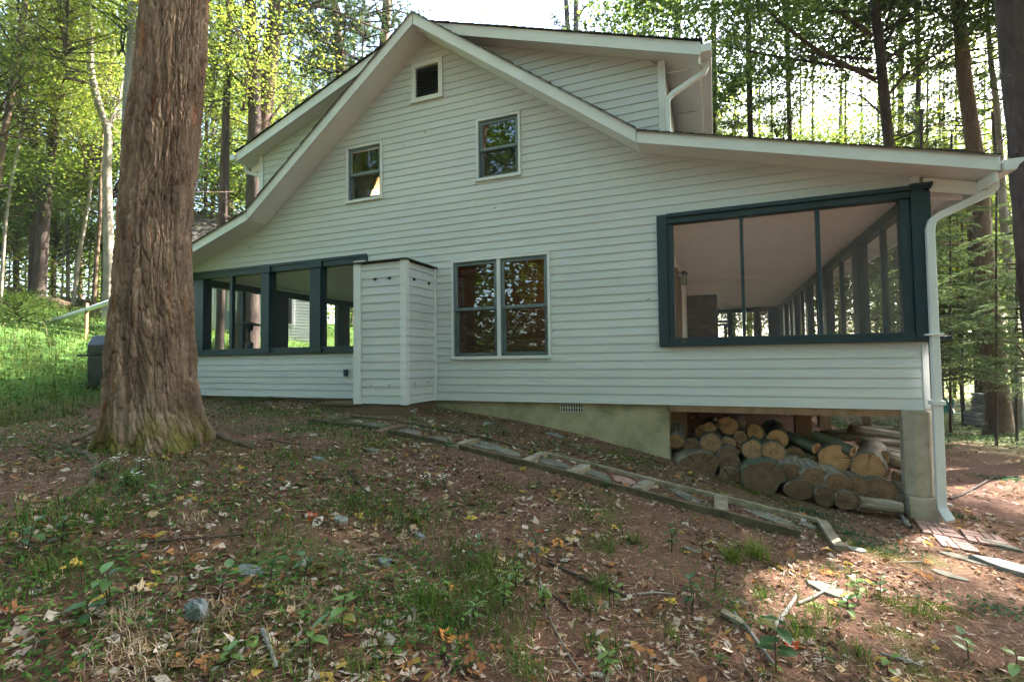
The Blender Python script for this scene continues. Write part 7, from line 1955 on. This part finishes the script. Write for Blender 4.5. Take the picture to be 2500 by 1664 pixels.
# patio heater on a small table in the left porch
hp = onX(609, 850, -8.2); hx, hy = hp[0], hp[1]; ht = onY(609, 786, hy)[2]; hb = ht - .62
he = empty('patio_heater', (hx, hy, hb), 'dark table top patio heater with a wide dome inside the left porch', 'heater')
MB().tube([(hx, hy, hb), (hx, hy, hb + .02), (hx, hy, hb + .19), (hx, hy, hb + .235), (hx, hy, hb + .25)], [.085, .075, .07, .055, .02], 16).build('tank_cover', M_METALD, he, smooth=True)
MB().tube([(hx, hy, hb + .24), (hx, hy, hb + .45)], [.016, .016], 8).build('pole', M_METALD, he)
MB().tube([(hx, hy, hb + .44), (hx, hy, hb + .47), (hx, hy, hb + .54), (hx, hy, hb + .56)], [.02, .06, .075, .07], 14).build('burner', M_METALD, he, smooth=True)
MB().tube([(hx, hy, hb + .555), (hx, hy, hb + .565), (hx, hy, hb + .60), (hx, hy, hb + .62)], [.215, .21, .11, .01], 20).build('dome', M_METALD, he, smooth=True)
MB().tube([(hx + .07, hy, hb + .2), (hx + .11, hy, hb + .2)], [.014, .014], 8).build('knob', M_METALD, he)
tb = empty('side_table', (hx, hy, -.52), 'small dark table carrying the patio heater', 'table')
MB().tube([(hx, hy, hb - .025), (hx, hy, hb - .002)], [.3, .3], 20).build('tabletop', M_METALD, tb)
for k in range(3):
    a = k * 2.1
    MB().bar((hx + .22 * math.cos(a), hy + .22 * math.sin(a), -.52), (hx + .2 * math.cos(a), hy + .2 * math.sin(a), hb - .026), .025, .025, (1, 0, 0)).build('leg', M_METALD, tb)
# grill standing left of the maple
g0 = hit(262, 948); gxx, gyy = g0[0], g0[1]; gs = depth_of(g0) / FL
z0 = gz(gxx, gyy)
gr = empty('grill', (gxx, gyy, z0), 'black covered gas grill half hidden behind the maple', 'grill')
def yawed(mb, c, w, dp, h, z): return mb.obox((c[0], c[1], z + h / 2), (R_[0], R_[1], 0), (-R_[1], R_[0], 0), (0, 0, 1), w / 2, dp / 2, h / 2)
yawed(MB(), (gxx + .12, gyy + .05), .62, .5, .56, z0 + .02).build('cart', M_METALD, gr, .02)
yawed(MB(), (gxx + .10, gyy + .05), .98, .5, .035, z0 + .585).build('side_shelf', M_METALD, gr, .01)
lid = MB(); cx_, cy_ = gxx + .12, gyy + .05
rv = np.array([R_[0], R_[1], 0]); fv = np.array([-R_[1], R_[0], 0])
prof = [(-.26, .0), (-.26, .16), (-.14, .34), (.12, .36), (.26, .22), (.26, 0)]
V = [np.array([cx_, cy_, z0 + .622]) + rv * s * .31 + fv * a + np.array([0, 0, b]) for s in (-1, 1) for a, b in prof]; n = len(prof)
lid.add(V, [tuple(range(n)), tuple(range(2 * n - 1, n - 1, -1))] + [(i, i + n, (i + 1) % n + n, (i + 1) % n) for i in range(n)]).build('lid', M_METALD, gr, .015)
for s in (-1, 1):
    p = np.array([cx_, cy_, z0 + .04]) + rv * s * .27 - fv * .2
    MB().tube([p - rv * .025, p + rv * .025], [.07, .07], 12).build('wheel', M_METALD, gr)
# white drain pipe on a stake
pa, pb = at(88, 797, 12.5), at(330, 716, 11.6)
dp = empty('drain_pipe', tuple(pa), 'long white drain pipe sloping above the grassy bank', 'pipe')
MB().tube([pa, (pa + pb) / 2, pb], [.055, .055, .055], 12).build('pipe', M_TRIM, dp, smooth=True)
sp_ = at(212, 750, 12.0)
st = MB().bar((sp_[0], sp_[1], gz(sp_[0], sp_[1]) - .2), (sp_[0], sp_[1], sp_[2] + .10), .06, .05, (1, 0, 0)).build('stake', M_WOODPOST, None, .004)
tag(st, 'reddish wooden stake holding up the white drain pipe', 'stake')
# retaining timbers on the bank
for (p0, p1, h, lab) in (((112, 928), (232, 925), .11, 'low retaining timber at the foot of the bank left of the grill'), ((194, 872), (236, 870), .10, 'middle retaining timber behind the grill'), ((202, 846), (236, 845), .09, 'upper retaining timber behind the grill'), ((150, 950), (200, 946), .16, 'pale block under the low retaining timber')):
    dpt = 11.0 if p0[1] > 900 else 12.2
    a, b = at(*p0, dpt), at(*p1, dpt)
    tag(MB().bar(a, b, .14, h).build('retaining_timber', M_TIMBER, None, .01), lab, 'timber', 'retaining timbers by the grill')
# fallen logs on the hillside under the trees
for (p0, p1, r_, dpt, lab) in (((0, 755), (70, 748), .22, 17, 'dark fallen log at the left edge of the hillside'), ((95, 770), (165, 752), .2, 16, 'dark fallen log between trunks above the bank'), ((150, 742), (240, 735), .15, 18, 'mossy fallen log behind the white pipe'), ((230, 760), (330, 745), .25, 15.5, 'thick log lying behind the upper end of the pipe')):
    a, b = at(*p0, dpt), at(*p1, dpt)
    for q in (a, b): q[2] = gz(q[0], q[1]) + r_ * .6
    v, f = tube_np([a, (a + b) / 2 + np.array([0, 0, .05]), b], [r_, r_ * .95, r_ * .85], 10)
    tag(mesh_np('fallen_log', v, f, M_BARKB, smooth=True), lab, 'log', 'fallen logs on the left hillside')
# shrub at the lower end of the pipe
shp = at(45, 790, 12.0)
sr = empty('shrub', (shp[0], shp[1], gz(shp[0], shp[1])), 'greyish shrub at the lower end of the white pipe', 'shrub')
c = bpy.data.objects.new('foliage', UND[2]); link(c, sr); c.location = (0, 0, .45); c.scale = (.5, .5, .5)
# lawn chairs far at the right
CG = 'green metal lawn chairs under the trees'
def lawn_chair(px, py, dpt, rz, label, blue=False):
    p = at(px, py, dpt); p[2] = float(gtop(p[0], p[1]))
    root = empty('lawn_chair', tuple(p), label, 'chair', CG)
    c, s = math.cos(rz), math.sin(rz)
    T = lambda x, y, z: np.array([p[0] + c * x - s * y, p[1] + s * x + c * y, p[2] + z])
    def plate(name, pts, th=.015):
        P = [np.array(q) for q in pts]; nrm = np.cross(P[1] - P[0], P[3] - P[0]); nrm /= np.linalg.norm(nrm)
        V = P + [q + nrm * th for q in P]
        MB().add(V, [(0, 3, 2, 1), (4, 5, 6, 7), (0, 1, 5, 4), (1, 2, 6, 5), (2, 3, 7, 6), (3, 0, 4, 7)]).build(name, M_GREENMETAL, root, .01)
    plate('seat', [T(-.25, -.25, .40), T(.25, -.25, .40), T(.25, .22, .36), T(-.25, .22, .36)])
    plate('backrest', [T(-.26, .23, .38), T(.26, .23, .38), T(.24, .42, .88), T(-.24, .42, .88)])
    for sx in (-1, 1):
        x = sx * .30
        MB().tube([T(x, .25, .64), T(x, -.22, .62), T(x, -.30, .58), T(x, -.30, .03), T(x, -.2, .015), T(x, .35, .015)], .014, 6).build('frame', M_METALD, root, smooth=True)
        MB().tube([T(x, .26, .64), T(sx * .24, .30, .60)], .012, 6).build('arm_brace', M_METALD, root)
    return root
lawn_chair(2306, 1034, 19, -.5, 'green lawn chair just right of the downspout')
lawn_chair(2352, 1034, 18.5, 1.2, 'green lawn chair turned sideways beside the stone wall')
lawn_chair(2140, 1018, 25, .3, 'green lawn chair seen under the porch between the post and the pier')
# stacked stone wall behind the big pine
sw = empty('stone_wall', tuple(hit(2385, 1036)), 'rough stacked stone fireplace behind the big brown pine', 'stone fireplace')
rr = random.Random(4)
for (x0, x1, y0, y1) in ((2366, 2402, 1006, 1036), (2384, 2412, 962, 1006), (2462, 2500, 985, 1050), (2462, 2480, 962, 985)):
    y = y1
    while y > y0:
        x = x0; hh = rr.uniform(5, 8)
        while x < x1:
            w = rr.uniform(9, 17); p0 = at(x, y, 17); p1 = at(min(x + w, x1 + 3), y - hh, 17)
            c_ = (p0 + p1) / 2; hw = abs((p1 - p0) @ R_) / 2 * .95
            MB().obox(c_ + F_ * rr.uniform(-.06, .06), R_, F_, (0, 0, 1), hw, .25, abs(p1[2] - p0[2]) / 2 * .9).build('stone', M_STONE, sw, .02)
            x += w
        y -= hh
# ================================================================== HAZE, added to lift the dark tones
hz = MB().box(-95, 95, -60, 110, -9, 46).build('haze', None)
m, nt, out = nodes('haze_air')
pv = N(nt, 'ShaderNodeVolumePrincipled')
pv.inputs['Color'].default_value = (.92, .95, 1.0, 1); pv.inputs['Density'].default_value = .0005; pv.inputs['Anisotropy'].default_value = .3
nt.links.new(pv.outputs[0], out.inputs['Volume'])
hz.data.materials.append(m)
tag(hz, 'thin haze added to soften dark tones among the trees', kind='stuff')
